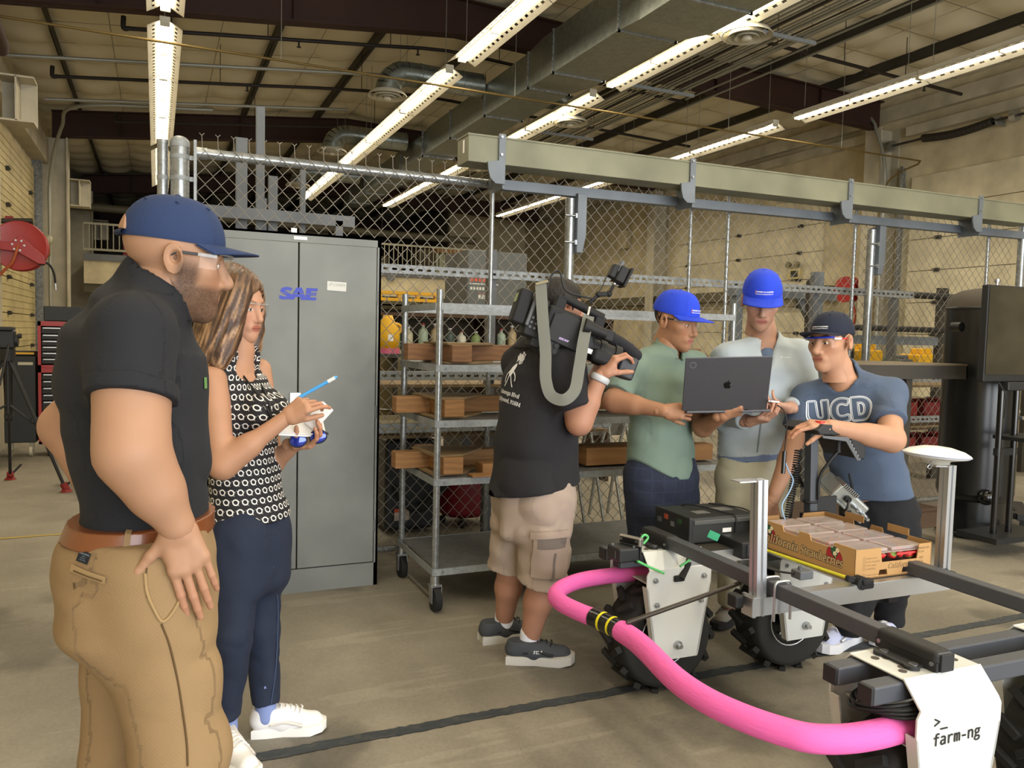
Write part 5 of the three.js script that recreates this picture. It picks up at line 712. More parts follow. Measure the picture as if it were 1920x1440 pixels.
function putCap(t, H0, hex, o = {}) {
  const k = o.k || 1, H = { M: H0.M.clone().multiply(new THREE.Matrix4().makeTranslation(0, 0.04 * (1 - k), 0).scale(V(k, k, k))) }, c = capGeo(o), m = cloth(hex, 0.85), mc = uvFlat(c.crown, 10), cr = part(t, 'cap', inHead(H, mc), m, o.label);
  part(cr, 'brim', inHead(H, uvFlat(c.brim, 10)), m); part(cr, 'button', inHead(H, c.turn(sph(0.007, 0, c.cy + c.R.y, c.cz, 1, 0.5, 1, 10))), m);
  for (const e of c.eyelets) part(cr, 'eyelet', inHead(H, c.turn(new THREE.TorusGeometry(0.0035, 0.0012, 5, 12).rotateX(-Math.PI / 2 + 0.5).translate(...e))), m);
  if (o.text) { // embroidered two-line lettering on the front panel
    const tx = canvas(512, 128, (g) => { g.clearRect(0, 0, 512, 128); g.fillStyle = '#e8a23c'; g.fillRect(4, 14, 12, 96); g.fillStyle = '#f2f4f8'; g.font = 'bold 46px sans-serif'; g.fillText('UNIVERSITY OF CALIFORNIA', 26, 56, 480); g.font = '40px sans-serif'; g.fillText('Agriculture and Natural Resources', 26, 106, 470); });
    const pos = [], uv = [], idx = [], n = 16, a0 = o.textAt || 0, wA = 0.46; for (let j = 0; j <= 3; j++) for (let i = 0; i <= n; i++) { const a = a0 + (i / n - 0.5) * 2 * wA, e = 0.16 + j / 3 * 0.2, ce = Math.cos(e); pos.push((c.R.x + 0.0018) * Math.sin(a) * Math.pow(ce, 0.8), c.cy + (c.R.y + 0.001) * Math.sin(e) * (1 + (o.tall || 0) * Math.max(0, Math.cos(a)) * ce), c.cz + (c.R.z + 0.0018) * Math.cos(a) * Math.pow(ce, 0.75)); uv.push(i / n, j / 3); } for (let j = 0; j < 3; j++) for (let i = 0; i < n; i++) { const q = j * (n + 1) + i; idx.push(q, q + 1, q + n + 1, q + 1, q + n + 2, q + n + 1); }
    const g = new THREE.BufferGeometry(); g.setAttribute('position', new THREE.Float32BufferAttribute(pos, 3)); g.setAttribute('uv', new THREE.Float32BufferAttribute(uv, 2)); g.setIndex(idx); g.computeVertexNormals(); part(cr, 'lettering', inHead(H, c.turn(g)), std(0xffffff, 0.8, 0, { map: tx, transparent: true, alphaTest: 0.3, side: THREE.DoubleSide }), 'white embroidered lettering');
  }
  return cr;
}
function putGlasses(t, H, o = {}) {                                  // safety glasses: wrap lens, brow bar, side arms
  const W = o.w || 1, A = o.a || 1.2, pos = [], idx = [], n = 28, m = 6, y0 = -0.024, y1 = 0.024, rx = 0.074 * W, rz = 0.052, c0 = 0.055; for (let s = 0; s < 2; s++) for (let j = 0; j <= m; j++) for (let i = 0; i <= n; i++) { const a = (i / n * 2 - 1) * A, v = j / m, dip = Math.exp(-Math.pow(a / 0.16, 2)) * 0.02 * (1 - v), k = 1 - 0.12 * Math.pow(Math.abs(a) / A, 3) * (1 - v), off = -s * 0.0018; pos.push((rx + off) * Math.sin(a), mix(y0 + dip, y1, v) * k + 0.002, c0 + (rz + off) * Math.cos(a) + 0.004 * v); } const q = (m + 1) * (n + 1); for (let j = 0; j < m; j++) for (let i = 0; i < n; i++) { const a = j * (n + 1) + i; idx.push(a, a + 1, a + n + 1, a + 1, a + n + 2, a + n + 1, q + a, q + a + n + 1, q + a + 1, q + a + 1, q + a + n + 1, q + a + n + 2); }
  const g = new THREE.BufferGeometry(); g.setAttribute('position', new THREE.Float32BufferAttribute(pos, 3)); g.setIndex(idx); g.computeVertexNormals();
  const pr = part(t, 'safety_glasses', inHead(H, g), glassM, o.label || 'clear safety glasses');
  const bar = (a0, a1, y, r) => pipe(Array.from({ length: 12 }, (_, i) => { const a = mix(a0, a1, i / 11); return V((rx + 0.001) * Math.sin(a), y, c0 + (rz + 0.004) * Math.cos(a)); }), r, 6, 30);
  const fm = o.frame || phys(0xe8eaea, 0.1, { transmission: 0.85, ior: 1.3 }); part(pr, 'brow_bar', inHead(H, bar(-A, A, 0.0265, o.r || 0.0026)), fm);
  for (const s of [-1, 1]) { const a = V(s * rx * Math.sin(A), 0.02, c0 + rz * Math.cos(A)), b = V(s * 0.08 * W, 0.016, -0.005), mid = a.clone().lerp(b, 0.5), c = V(s * 0.079 * W, -0.002, -0.03); part(pr, 'side_arm', inHead(H, merged([beam(a, o.tip ? mid : b, 0.003, 0.008, 0.001), ...(o.tip ? [] : [])])), o.arm || fm); if (o.tip) part(pr, 'arm_tip', inHead(H, beam(mid, b, 0.0035, 0.006, 0.001)), o.tip); part(pr, 'ear_hook', inHead(H, rod(b, c, 0.002, 6)), o.tip2 || o.tip || fm); }
  if (o.side) for (const s of [-1, 1]) part(pr, 'side_shield', inHead(H, new THREE.BoxGeometry(0.0015, 0.03, 0.034).translate(s * 0.0745 * W, 0.006, 0.055)), glassM);
  return pr;
}
function shoe(t, name, heel, toe, w, h, mats, opt = {}) {            // world-space shoe on the floor: sole, upper, toe, laces, collar
  const f = dirTo(heel.clone().setY(0), toe.clone().setY(0)), l = heel.clone().setY(0).distanceTo(toe.clone().setY(0)), m = frame(f, UP).setPosition(heel.clone().setY(0)), Z = (z) => z * l;
  const outline = [[-0.30, 0.02], [-0.36, 0.0], [-0.4, 0.2], [-0.37, 0.42], [-0.46, 0.62], [-0.5, 0.78], [-0.4, 0.94], [-0.15, 1], [0.12, 1], [0.36, 0.94], [0.48, 0.78], [0.46, 0.62], [0.4, 0.42], [0.42, 0.2], [0.36, 0], [0.30, 0.02]].map(([x, z]) => [x * w, z * l]);
  const sole = extr(outline, opt.sole || 0.028, 0.004).rotateX(Math.PI / 2).scale(1, -1, 1); // y up
  const p = sole.attributes.position; for (let i = 0; i < p.count; i++) { const z = p.getZ(i) / l, y = p.getY(i); p.setY(i, Math.abs(y) + (z > 0.8 ? (z - 0.8) * 0.06 : 0)); } const soleG = toCreasedNormals(sole, 0.6);
  const S = opt.sole || 0.028, field = uni([cap(V(0, S + 0.025, Z(0.12)), V(0, S + 0.018, Z(0.4)), 0.034 * w / 0.1, 0.037 * w / 0.1), cap(V(0, S + 0.018, Z(0.4)), V(0, S + 0.008, Z(0.82)), 0.038 * w / 0.1, 0.034 * w / 0.1), cap(V(0, S + 0.03, Z(0.13)), V(0, h, Z(0.16)), 0.034, 0.036), cap(V(0, h - 0.01, Z(0.2)), V(0, S + 0.035, Z(0.55)), 0.033, 0.026)], 0.03), cut = (x, y, z) => smax(smax(field(x, y, z), y - h - 0.12 * (0.25 * l - z) * 0 , 0.004), S * 0.6 - y, 0.004);
  const up = part(t, name, nets(cut, new THREE.Box3(V(-0.08, 0, -0.06), V(0.08, h + 0.05, l + 0.06)), 0.004).applyMatrix4(m), mats.upper, opt.label);
  part(up, 'sole', soleG.applyMatrix4(m), mats.sole);
  for (let i = 0; i < 5; i++) { const z = Z(0.36 + i * 0.07), y = mix(h - 0.012, S + 0.05, i / 4) + 0.012; part(up, 'lace', pipe([V(-0.026, y - 0.012, z), V(-0.01, y + 0.003, z + 0.008), V(0.01, y + 0.003, z + 0.003), V(0.026, y - 0.012, z + 0.01)], 0.0028, 5, 12).applyMatrix4(m), mats.lace); }
  if (mats.accent) for (const s of [-1, 1]) part(up, 'side_stripe', pipe([V(s * 0.04, S + 0.02, Z(0.25)), V(s * 0.044, S + 0.028, Z(0.45)), V(s * 0.046, S + 0.012, Z(0.68))], 0.006, 5, 16).scale(1, 1, 1).applyMatrix4(m), mats.accent);
  if (opt.text) { const n = leftOf(f).multiplyScalar(opt.text.side), c = V(opt.text.side * 0.05, S + 0.028, Z(0.48)).applyMatrix4(m), tx = canvas(256, 96, (g) => { g.clearRect(0, 0, 256, 96); g.fillStyle = '#e4e6e8'; g.font = 'bold 84px sans-serif'; g.fillText(opt.text.s, 20, 76); }); const wf = (x, y, z) => { const q = V(x, y, z).applyMatrix4(m.clone().invert()); return cut(q.x, q.y, q.z); }; part(up, 'lettering', patch(wf, c, n, 0.06, 0.022, UP, 10, 4, 0.002), std(0xffffff, 0.6, 0, { map: tx, transparent: true, alphaTest: 0.4, side: THREE.DoubleSide })); }
  return up;
}
const SEC = (J, lat, list) => list.map(([px, py, dd, w, d]) => ({ c: J(px, py, dd), w, d, lat }));
const grow = (secs, e) => secs.map((s) => ({ ...s, w: s.w + e, d: s.d + e }));
// ---------- man in navy cap and dark polo, hand on hip ----------
{
  const D = 1.70, J = (x, y, d = 0) => P(x, y, D + d), F = face(1, 0.06), L = leftOf(F), skin = lin(0xa57e64);
  const torso = SEC(J, L, [[290, 545, 0, 0.07, 0.078], [268, 590, 0, 0.13, 0.1], [254, 650, 0, 0.2, 0.134], [254, 725, 0, 0.2, 0.142], [266, 840, 0, 0.18, 0.135], [272, 960, 0, 0.16, 0.12], [264, 1040, 0, 0.17, 0.14]]);
  const shR = J(250, 640, -0.18), elR = J(246, 846, -0.245), wrR = J(332, 985, -0.19), shL = J(262, 618, 0.185), elL = J(120, 800, 0.27), wrL = J(215, 985, 0.2);
  const hipR = J(288, 1075, -0.1), knR = J(338, 1420, -0.1), hipL = J(240, 1075, 0.09), knL = J(225, 1420, 0.06);
  const floorAt = (j, dx) => V(j.x + dx, 0.1, j.z); const aR = floorAt(knR, 0.01), aL = floorAt(knL, -0.01);
  const head = { at: J(332, 490, 0), fwd: face(0.9, 0.44, -0.12), up: V(0, 1, 0).addScaledVector(F, 0.1), cell: 0.0026 };
  const arms = [cap(J(292, 560, -0.02), J(246, 640, -0.14), 0.05, 0.06), cap(J(292, 560, 0.02), J(250, 640, 0.14), 0.05, 0.06), ...limb(shR, elR, wrR, [0.066, 0.056, 0.034]), cap(elR.clone().lerp(wrR, 0.06), elR.clone().lerp(wrR, 0.5), 0.057, 0.05), cap(shR.clone().lerp(elR, 0.3), shR.clone().lerp(elR, 0.75), 0.064, 0.06), ...limb(shL, elL, wrL, [0.062, 0.052, 0.034])];
  const body = uni([loft(grow(torso, -0.02)), cap(J(296, 575, 0), J(318, 520, 0), 0.066, 0.062), ...arms, ...limb(hipR, knR, aR, [0.085, 0.055, 0.04]), ...limb(hipL, knL, aL, [0.085, 0.055, 0.04])], 0.03);
  const all = [...torso.map((s) => s.c), shR, elR, wrR, shL, elL, wrL, aR, aL];
  const t = person({ label: 'bald man in navy cap, black polo and tan trousers, hand on hip', base: V(knR.x, 0, knR.z), skin, body, bodyBox: boundsOf(all, 0.2), head, face: { skin, hair: 0x120c09, brow: 0x120c09, beard: 0.75, lip: 0x8a5648, nose: 1.15, w: 1.06 }, hands: [{ at: wrR, dir: dirTo(wrR, J(366, 1092, -0.18)), palm: face(-0.35, 0.9, -0.1), right: true, curl: [0.18, 0.16, 0.18, 0.22], spread: 0.015, thumb: [1.0, 0.15, 0.15], s: 1.0 }, { at: wrL, dir: dirTo(elL, wrL), palm: face(0, -1), right: false, curl: [0.4, 0.4, 0.4, 0.4], s: 1.05 }] });
  // polo shirt
  const hemR = shR.clone().lerp(elR, 0.53), dR = dirTo(shR, elR), hemL = shL.clone().lerp(elL, 0.55), dL = dirTo(shL, elL), fold = folds(0.01, 8, 6, 8, 3);
  const sleeveR = (x, y, z) => smax(cap(shR.clone().addScaledVector(dR, -0.01), hemR.clone().addScaledVector(dR, 0.1), 0.082, 0.079)(x, y, z), hR(x, y, z), 0.006), hR = half(hemR, dR.clone().addScaledVector(CRW, -0.12)), hL = half(hemL, dL);
  const sR = cap(shR.clone().addScaledVector(dR, -0.01), hemR.clone().addScaledVector(dR, 0.1), 0.08, 0.078), sL = cap(shL, hemL.clone().addScaledVector(dL, 0.1), 0.078, 0.076), trunk = loft(torso), neckHole = cap(J(298, 560, 0), J(322, 505, 0), 0.072, 0.075), hem = half(V(0, 1.03, 0), V(0, -1, 0)), trapR = cap(J(290, 556, -0.02), J(244, 632, -0.14), 0.062, 0.072), trapL = cap(J(290, 556, 0.02), J(250, 632, 0.14), 0.062, 0.072);
  const polo = (x, y, z) => { let d = smin(smin(trunk(x, y, z), trapR(x, y, z), 0.05), trapL(x, y, z), 0.05); d = smin(d, smax(sR(x, y, z), hR(x, y, z), 0.006), 0.05); d = smin(d, smax(sL(x, y, z), hL(x, y, z), 0.006), 0.05); d += fold(x, y, z) * sst(1.5, 1.35, y); d = smax(d, -neckHole(x, y, z), 0.012); d = smax(d, hem(x, y, z), 0.012); return d; };
  const poloM = cloth(0x15171e, 0.88), sh = part(t, 'polo_shirt', garment(polo, boundsOf([...torso.slice(0, 6).map((s) => s.c), shR, hemR, shL, hemL], 0.2), 0.008, 8, 0.12), poloM);
  const cuffF = (x, y, z) => Math.max(sR(x, y, z) - 0.0025, hR(x, y, z) - 0.002, -(hR(x, y, z) + 0.03)); part(sh, 'sleeve_cuff', garment(cuffF, boundsOf([hemR], 0.13), 0.006, 8), poloM);
  // folded collar standing round the neck
  const colA = J(292, 560, 0), colB = J(308, 524, 0), ax = dirTo(colA, colB), cf = (x, y, z) => { const h = (x - colA.x) * ax.x + (y - colA.y) * ax.y + (z - colA.z) * ax.z, d = cap(colA.clone().addScaledVector(ax, -0.1), colB.clone().addScaledVector(ax, 0.1), 0.084 , 0.07)(x, y, z); return Math.max(Math.abs(d - 0.002) - 0.006, h - 0.044 - 0.022 * ((x - colA.x) * -CRW.x + (z - colA.z) * -CRW.z) / 0.08, -h - 0.016); };
  part(sh, 'collar', garment(cf, boundsOf([colA, colB], 0.12), 0.0055, 8), poloM);
  { const p = hit(polo, 384, 718), n = p && normalAt(polo, p); if (p) part(sh, 'chest_emblem', patch(polo, p, n, 0.018, 0.024, UP, 4, 4, 0.002), std(0x5f8a4e, 0.7, 0, { side: THREE.DoubleSide })); }
  // trousers, belt, label, pockets
  const tf = folds(0.016, 9, 8, 9, 11), hips = loft([...grow(torso.slice(5, 6), 0.008), { ...torso[6], w: 0.182, d: 0.148 }, { c: J(258, 1110, 0), w: 0.19, d: 0.155, lat: L }], 0.06), butt = ellf(J(200, 1075, 0), V(0.09, 0.1, 0.14)), legsF = uni([cap(hipR, knR, 0.113, 0.088), cap(knR, aR, 0.088, 0.072), cap(J(250, 1120, -0.06), knR, 0.1, 0.08)], 0.03), legL = uni([cap(hipL, knL, 0.11, 0.078), cap(knL, aL, 0.078, 0.068)], 0.03), top = half(V(0, 1.032, 0), V(0, 1, 0)), cuff = half(V(0, 0.06, 0), V(0, -1, 0));
  const trou = (x, y, z) => { let d = smin(hips(x, y, z), butt(x, y, z), 0.07); d = smin(d, legsF(x, y, z), 0.05); d = smin(d, legL(x, y, z), 0.045); d += tf(x, y, z) * sst(1.0, 0.88, y); d = smax(d, top(x, y, z), 0.006); return smax(d, cuff(x, y, z), 0.006); };
  const tm = cloth(0x8d7350, 0.85), tr = part(t, 'trousers', garment(trou, boundsOf([hipR, hipL, aR, aL, J(180, 985), J(180, 1090)], 0.2), 0.0095, 8, 0.06), tm);
  const beltF = (x, y, z) => { const h = top(x, y, z); return Math.max(hips(x, y, z) - 0.008, h - 0.022, -h - 0.014); }; const bl = part(t, 'belt', garment(beltF, boundsOf([J(262, 985)], 0.24), 0.0058, 6), phys(0x74401f, 0.35, { clearcoat: 0.3 }), 'brown leather belt');
  const on = (f, px, py, w, h, roll = 0, nx = 8, ny = 6, lift = 0.0025) => { const p = hit(f, px, py); return p && patch(f, p, normalAt(f, p, 0.02), w, h, UP, nx, ny, lift, roll); };
  const tagT = canvas(256, 160, (g) => { g.fillStyle = '#10161f'; g.fillRect(0, 0, 256, 160); g.fillStyle = '#8fa0b4'; g.font = 'bold 26px sans-serif'; g.fillText('BANANA REPUBLIC', 14, 44, 228); g.font = '18px sans-serif'; g.fillText('EMERSON', 90, 74); g.fillText('STRAIGHT FIT', 66, 104); g.fillText('SLIM LEG CHINO', 60, 130); });
  const add = (n, g, m, l) => g && part(tr, n, g, m, l);
  add('back_label', on(trou, 158, 1045, 0.034, 0.021, -0.1), std(0xffffff, 0.8, 0, { map: tagT, side: THREE.DoubleSide }), 'small black back label');
  const dark = std(0x5a4426, 0.9, 0, { side: THREE.DoubleSide }), lite = std(0x9a8059, 0.9, 0, { side: THREE.DoubleSide }); add('pocket_welt', on(trou, 165, 1076, 0.092, 0.014, -0.14, 14, 3, 0.004), lite); add('pocket_slit', on(trou, 167, 1079, 0.075, 0.003, -0.14, 14, 2, 0.0055), dark); add('pocket_button', on(trou, 141, 1098, 0.005, 0.012), dark);
  for (const [px, py] of [[238, 1018], [140, 985]]) { const p = hit(beltF, px, py), n = p && normalAt(beltF, p, 0.01); if (p) part(tr, 'belt_loop', patch(beltF, p, n, 0.011, 0.05, UP, 3, 8, 0.004, -0.12), tm); }
  const seam = (pts, r, m, f = trou) => { const q = pts.map(([a, b]) => hit(f, a, b)).filter(Boolean).map((p) => p.addScaledVector(normalAt(f, p), 0.001)); if (q.length > 2) part(tr, 'seam', pipe(q, r, 5, 50), m); };
  seam([[272, 1075], [276, 1110], [288, 1140], [304, 1165], [322, 1150], [338, 1120], [345, 1090], [336, 1065], [312, 1045]], 0.0035, lite); seam([[303, 1170], [318, 1210], [332, 1270], [342, 1330], [350, 1390], [352, 1436]], 0.002, dark); seam([[276, 1050], [274, 1090], [276, 1120]], 0.0018, dark);
  putCap(t, head, 0x1d3056, { brim: 0.07, tilt: -0.03, drop: 0.006, curve: 0.014, label: 'navy baseball cap' });
  { // bare scalp showing through the cap's rear opening is modelled as a skin-coloured half-moon, with the strap below it
    const hs = ellf(V(0, 0.038, -0.012), V(0.0865, 0.1, 0.1075)); const moon = (x, y, z) => Math.max(hs(x, y, z), Math.hypot(x, y - 0.043) - 0.037, 0.046 - y, z + 0.06); part(t, 'cap_opening', inHead(head, nets(moon, new THREE.Box3(V(-0.05, 0.03, -0.14), V(0.05, 0.1, -0.05)), 0.003, () => mul(skin, 0.95))), skinM); const st = capGeo({ tilt: 0.06 }); part(t, 'cap_strap', inHead(head, pipe([V(-0.04, 0.04, -0.108), V(0, 0.038, -0.121), V(0.04, 0.04, -0.108)], 0.006, 6, 16)), cloth(0x16233f)); }
  putGlasses(t, head, { w: 1.06, a: 1.25, side: true, tip: M.black, arm: phys(0xe8eaea, 0.1, { transmission: 0.85, ior: 1.3 }) });
  const brown = std(0x4a2c1a, 0.5); for (const [a, s] of [[aR, 1], [aL, -1]]) shoe(t, 'shoe', a.clone().addScaledVector(F, -0.08), a.clone().addScaledVector(F, 0.2), 0.105, 0.1, { upper: brown, sole: M.black, lace: brown });
}
// ---------- woman in patterned blouse taking notes ----------
{
  const D = 2.85, J = (x, y, d = 0) => P(x, y, D + d), F = face(0.87, -0.5), L = leftOf(F), skin = lin(0xb08468);
  const torso = SEC(J, L, [[446, 672, 0, 0.06, 0.06], [440, 700, 0, 0.125, 0.078], [448, 770, 0, 0.15, 0.122], [456, 850, 0, 0.132, 0.105], [462, 915, 0, 0.14, 0.108], [470, 985, 0, 0.168, 0.122]]);
  const shR = J(397, 712, -0.13), elR = J(418, 872, -0.19), wrR = J(537, 783, -0.15), shL = J(486, 694, 0.14), elL = J(512, 868, 0.1), wrL = J(553, 832, -0.02);
  const hipR = J(448, 1000, -0.07), knR = J(437, 1195, -0.13), hipL = J(490, 1000, 0.07), knL = J(492, 1180, 0.04), tR = PY(425, 1405, 0.0), tL = PY(498, 1378, 0.0), anR = V(tR.x, 0.1, tR.z), anL = V(tL.x, 0.11, tL.z);
  const head = { at: J(447, 576, 0), fwd: face(0.93, -0.36, -0.14), up: UP, s: 0.97 };
  const arms = [...limb(shR, elR, wrR, [0.049, 0.042, 0.026]), cap(elR, elR.clone().lerp(wrR, 0.4), 0.042, 0.04), ...limb(shL, elL, wrL, [0.045, 0.038, 0.026])];
  const body = uni([loft(grow(torso, -0.014)), cap(J(447, 680), J(450, 630), 0.05, 0.047), ...arms, ...limb(hipR, knR, anR, [0.075, 0.045, 0.034]), ...limb(hipL, knL, anL, [0.075, 0.045, 0.034])], 0.025);
  const t = person({ label: 'woman in black and white ring-pattern blouse and dark jeans with pen', base: V(anL.x, 0, anL.z), skin, body, bodyBox: boundsOf([...torso.map((s) => s.c), shR, elR, wrR, shL, wrL, anR, anL], 0.14), head, face: { skin: lin(0xb88a70), lip: 0x9a5248, brow: 0x4a3222, browK: 0.6, eye: 0x2a1c14, nose: 0.9, w: 0.96 }, hands: [{ at: wrR, dir: face(0.8, -0.05, 0.62), palm: face(0.25, 0.9, -0.35), right: true, curl: [[0.65, 0.5, 0.35], [0.9, 0.9, 0.5], [1.1, 1.1, 0.6], [1.2, 1.2, 0.6]], spread: 0.02, thumb: [0.35, 0.55, 0.25], s: 0.94 }, { at: wrL, dir: face(0.9, -0.3, 0.15), palm: face(-0.3, -0.35, 0.9), right: false, curl: [0.55, 0.6, 0.65, 0.75], spread: 0.05, thumb: [0.5, 0.9, 0.3], s: 0.94 }] });
  // sleeveless blouse with interlocked rings
  const ringTex = canvas(512, 512, (g, w, h) => { g.fillStyle = '#141318'; g.fillRect(0, 0, w, h); const n = 8, s = w / n; g.strokeStyle = '#e6e2da'; for (let j = -1; j <= n; j++) for (let i = -1; i <= n; i++) { const x = (i + 0.5 + (j % 2 ? 0.5 : 0)) * s, y = (j + 0.5) * s; g.lineWidth = 8; g.beginPath(); g.ellipse(x, y, s * 0.3, s * 0.26, 0.6, 0, 7); g.stroke(); g.lineWidth = 2.5; g.beginPath(); g.moveTo(x + s * 0.2, y + s * 0.22); g.lineTo(x + s * 0.36, y + s * 0.36); g.moveTo(x - s * 0.3, y - s * 0.1); g.lineTo(x - s * 0.46, y - s * 0.2); g.moveTo(x + s * 0.28, y - s * 0.12); g.lineTo(x + s * 0.46, y - s * 0.05); g.stroke(); } });
  ringTex.wrapS = ringTex.wrapT = THREE.RepeatWrapping;
  const trunk = loft(torso), fold = folds(0.006, 14, 7, 14, 5), neckV = cap(J(452, 690, -0.02).addScaledVector(F, 0.03), J(462, 640).addScaledVector(F, 0.03), 0.05, 0.062), vee = cap(J(468, 750).addScaledVector(F, 0.12), J(452, 668).addScaledVector(F, 0.07), 0.012, 0.042), ahR = ellf(J(388, 735, -0.16), V(0.05, 0.085, 0.07)), hem = half(J(470, 974), V(0, -1, 0).addScaledVector(CRW, 0.05)), armR = cap(shR.clone().addScaledVector(L, -0.05), shR.clone().addScaledVector(L, 0.02), 0.055, 0.06), bust = uni([ellf(J(478, 775, -0.07).addScaledVector(F, 0.03), V(0.062, 0.065, 0.062)), ellf(J(503, 770, 0.06).addScaledVector(F, 0.03), V(0.06, 0.065, 0.06))], 0.02), colr = cap(J(440, 672, -0.03), J(455, 672, 0.04), 0.062, 0.062);
  const blouse = (x, y, z) => { let d = smin(trunk(x, y, z), bust(x, y, z), 0.05); d = smin(d, colr(x, y, z), 0.03); d = smax(d, -neckV(x, y, z), 0.01); d = smax(d, -vee(x, y, z), 0.01); d += fold(x, y, z) * sst(1.3, 1.1, y); d = smax(d, hem(x, y, z), 0.006); return d; };
  const g = nets(blouse, boundsOf(torso.map((s) => s.c), 0.21), 0.0075); { const p = g.attributes.position, uv = new Float32Array(p.count * 2), c = torso[3].c; for (let i = 0; i < p.count; i++) { const dx = p.getX(i) - c.x, dz = p.getZ(i) - c.z, a = Math.atan2(dx * L.x + dz * L.z, dx * F.x + dz * F.z); let u = a; uv[i * 2] = u * 0.145 / 0.26; uv[i * 2 + 1] = p.getY(i) / 0.26; } g.setAttribute('uv', new THREE.BufferAttribute(uv, 2)); }
  { const q = g.toNonIndexed(), uv = q.attributes.uv, per = Math.PI * 2 * 0.145 / 0.26; for (let i = 0; i < uv.count; i += 3) { const m = Math.max(uv.getX(i), uv.getX(i + 1), uv.getX(i + 2)); for (let k = 0; k < 3; k++) if (m - uv.getX(i + k) > per / 2) uv.setX(i + k, uv.getX(i + k) + per); } const bl = part(t, 'blouse', q, cloth(0xffffff, 0.8, { map: ringTex, bumpMap: null, sheen: 0 }), 'sleeveless black blouse with white rings');
    const lan = (pts) => pts.map(([a, b]) => hit(blouse, a, b)).filter(Boolean).map((p) => p.addScaledVector(normalAt(blouse, p), 0.004)); const l1 = lan([[432, 672], [444, 690], [462, 715], [482, 740], [500, 766], [508, 785]]), l2 = lan([[466, 672], [478, 700], [492, 730], [504, 760], [508, 785]]); const lm = std(0x121214, 0.7); for (const l of [l1, l2]) if (l.length > 2) part(t, 'lanyard', pipe(l, 0.004, 6, 30), lm);
    const bd = hit(blouse, 526, 856); if (bd) part(t, 'badge', new THREE.BoxGeometry(0.05, 0.07, 0.003).applyMatrix4(frame(normalAt(blouse, bd, 0.02), UP).setPosition(bd.clone().addScaledVector(face(0, -1), 0.03))), std(0xe6e2e0, 0.5), 'white name badge'); }
  // jeans
  const jf = folds(0.006, 16, 10, 16, 2), hips = loft([{ c: J(466, 925), w: 0.128, d: 0.1, lat: L }, { c: J(468, 1010), w: 0.168, d: 0.128, lat: L }, { c: J(468, 1055), w: 0.165, d: 0.122, lat: L }], 0.05), legs = uni([cap(hipR, knR, 0.088, 0.062), cap(knR, anR, 0.062, 0.05), cap(hipL, knL, 0.088, 0.06), cap(knL, anL, 0.06, 0.05)], 0.03), lowR = half(V(0, 0.115, 0), V(0, -1, 0)), wa = half(J(466, 935), V(0, 1, 0));
  const jeans = (x, y, z) => smax(smax(smin(hips(x, y, z), legs(x, y, z), 0.05), lowR(x, y, z), 0.004), wa(x, y, z), 0.006) + jf(x, y, z);
  const jn = part(t, 'jeans', garment(jeans, boundsOf([hipR, hipL, anR, anL, J(466, 945)], 0.17), 0.008, 10, 0.22, 9), cloth(0x172136, 0.85)); { const q = [[512, 1060], [520, 1120], [520, 1190], [516, 1260], [508, 1320]].map(([a, b]) => hit(jeans, a, b)).filter(Boolean).map((p) => p.addScaledVector(normalAt(jeans, p), 0.001)); if (q.length > 2) part(jn, 'side_seam', pipe(q, 0.002, 5, 40), std(0x3a4a68, 0.9)); }
  for (const a of [anR, anL]) part(t, 'sock', nets(cap(a.clone().setY(0.07), a.clone().setY(0.19), 0.037, 0.034), boundsOf([a.clone().setY(0.07), a.clone().setY(0.19)], 0.06), 0.006), cloth(0x7f8fc0, 0.9));
  const wh = std(0xe9e7e6, 0.6), fl = face(0.98, -0.1); shoe(t, 'sneaker', PY(472, 1378, 0), PY(612, 1366, 0), 0.1, 0.1, { upper: wh, sole: M.white, lace: M.white, accent: std(0xd8d2cc, 0.6) }, { label: 'white canvas sneaker' }); { const h = PY(405, 1408, 0), d = face(0.72, -0.68); shoe(t, 'sneaker', h, h.clone().addScaledVector(d, 0.265), 0.1, 0.1, { upper: wh, sole: M.white, lace: M.white, accent: std(0xd8d2cc, 0.6) }, { label: 'white canvas sneaker' }); }
  // long streaked hair
  const H = head.M, hp = (x, y, z) => V(x, y, z).applyMatrix4(H), locks = [];
  const lockPts = [[[430, 540, 0.03], [400, 600, 0.05], [372, 640, 0.05], [352, 655, 0.02], 0.05, 0.02], [[440, 540, -0.05], [418, 600, -0.09], [398, 650, -0.11], [372, 690, -0.1], 0.05, 0.03], [[455, 525, -0.07], [440, 580, -0.1], [428, 630, -0.1], [412, 680, -0.12], 0.034, 0.028], [[430, 530, 0], [408, 600, 0], [390, 655, 0], [375, 690, -0.02], 0.075, 0.05], [[470, 525, 0.07], [480, 560, 0.1], [480, 620, 0.1], [470, 680, 0.09], 0.024, 0.02]];
  for (const [a, b, c, d, r0, r1] of lockPts) { const q = [a, b, c, d].map((p) => J(...p)), cv = new THREE.CatmullRomCurve3(q); for (let i = 0; i < 6; i++) locks.push(cap(cv.getPoint(i / 6), cv.getPoint((i + 1) / 6), mix(r0, r1, i / 6), mix(r0, r1, (i + 1) / 6))); }
  const skullW = (() => { const e = ellf(V(0, 0.045, -0.018), V(0.092, 0.097, 0.108)), inv = H.clone().invert().elements; return (x, y, z) => { const X = inv[0] * x + inv[4] * y + inv[8] * z + inv[12], Y = inv[1] * x + inv[5] * y + inv[9] * z + inv[13], Z = inv[2] * x + inv[6] * y + inv[10] * z + inv[14]; return smax(e(X, Y, Z), -(Math.hypot(X * 0.85, (Y + 0.012) * 0.72, Z - 0.105) - 0.07), 0.008); }; })();
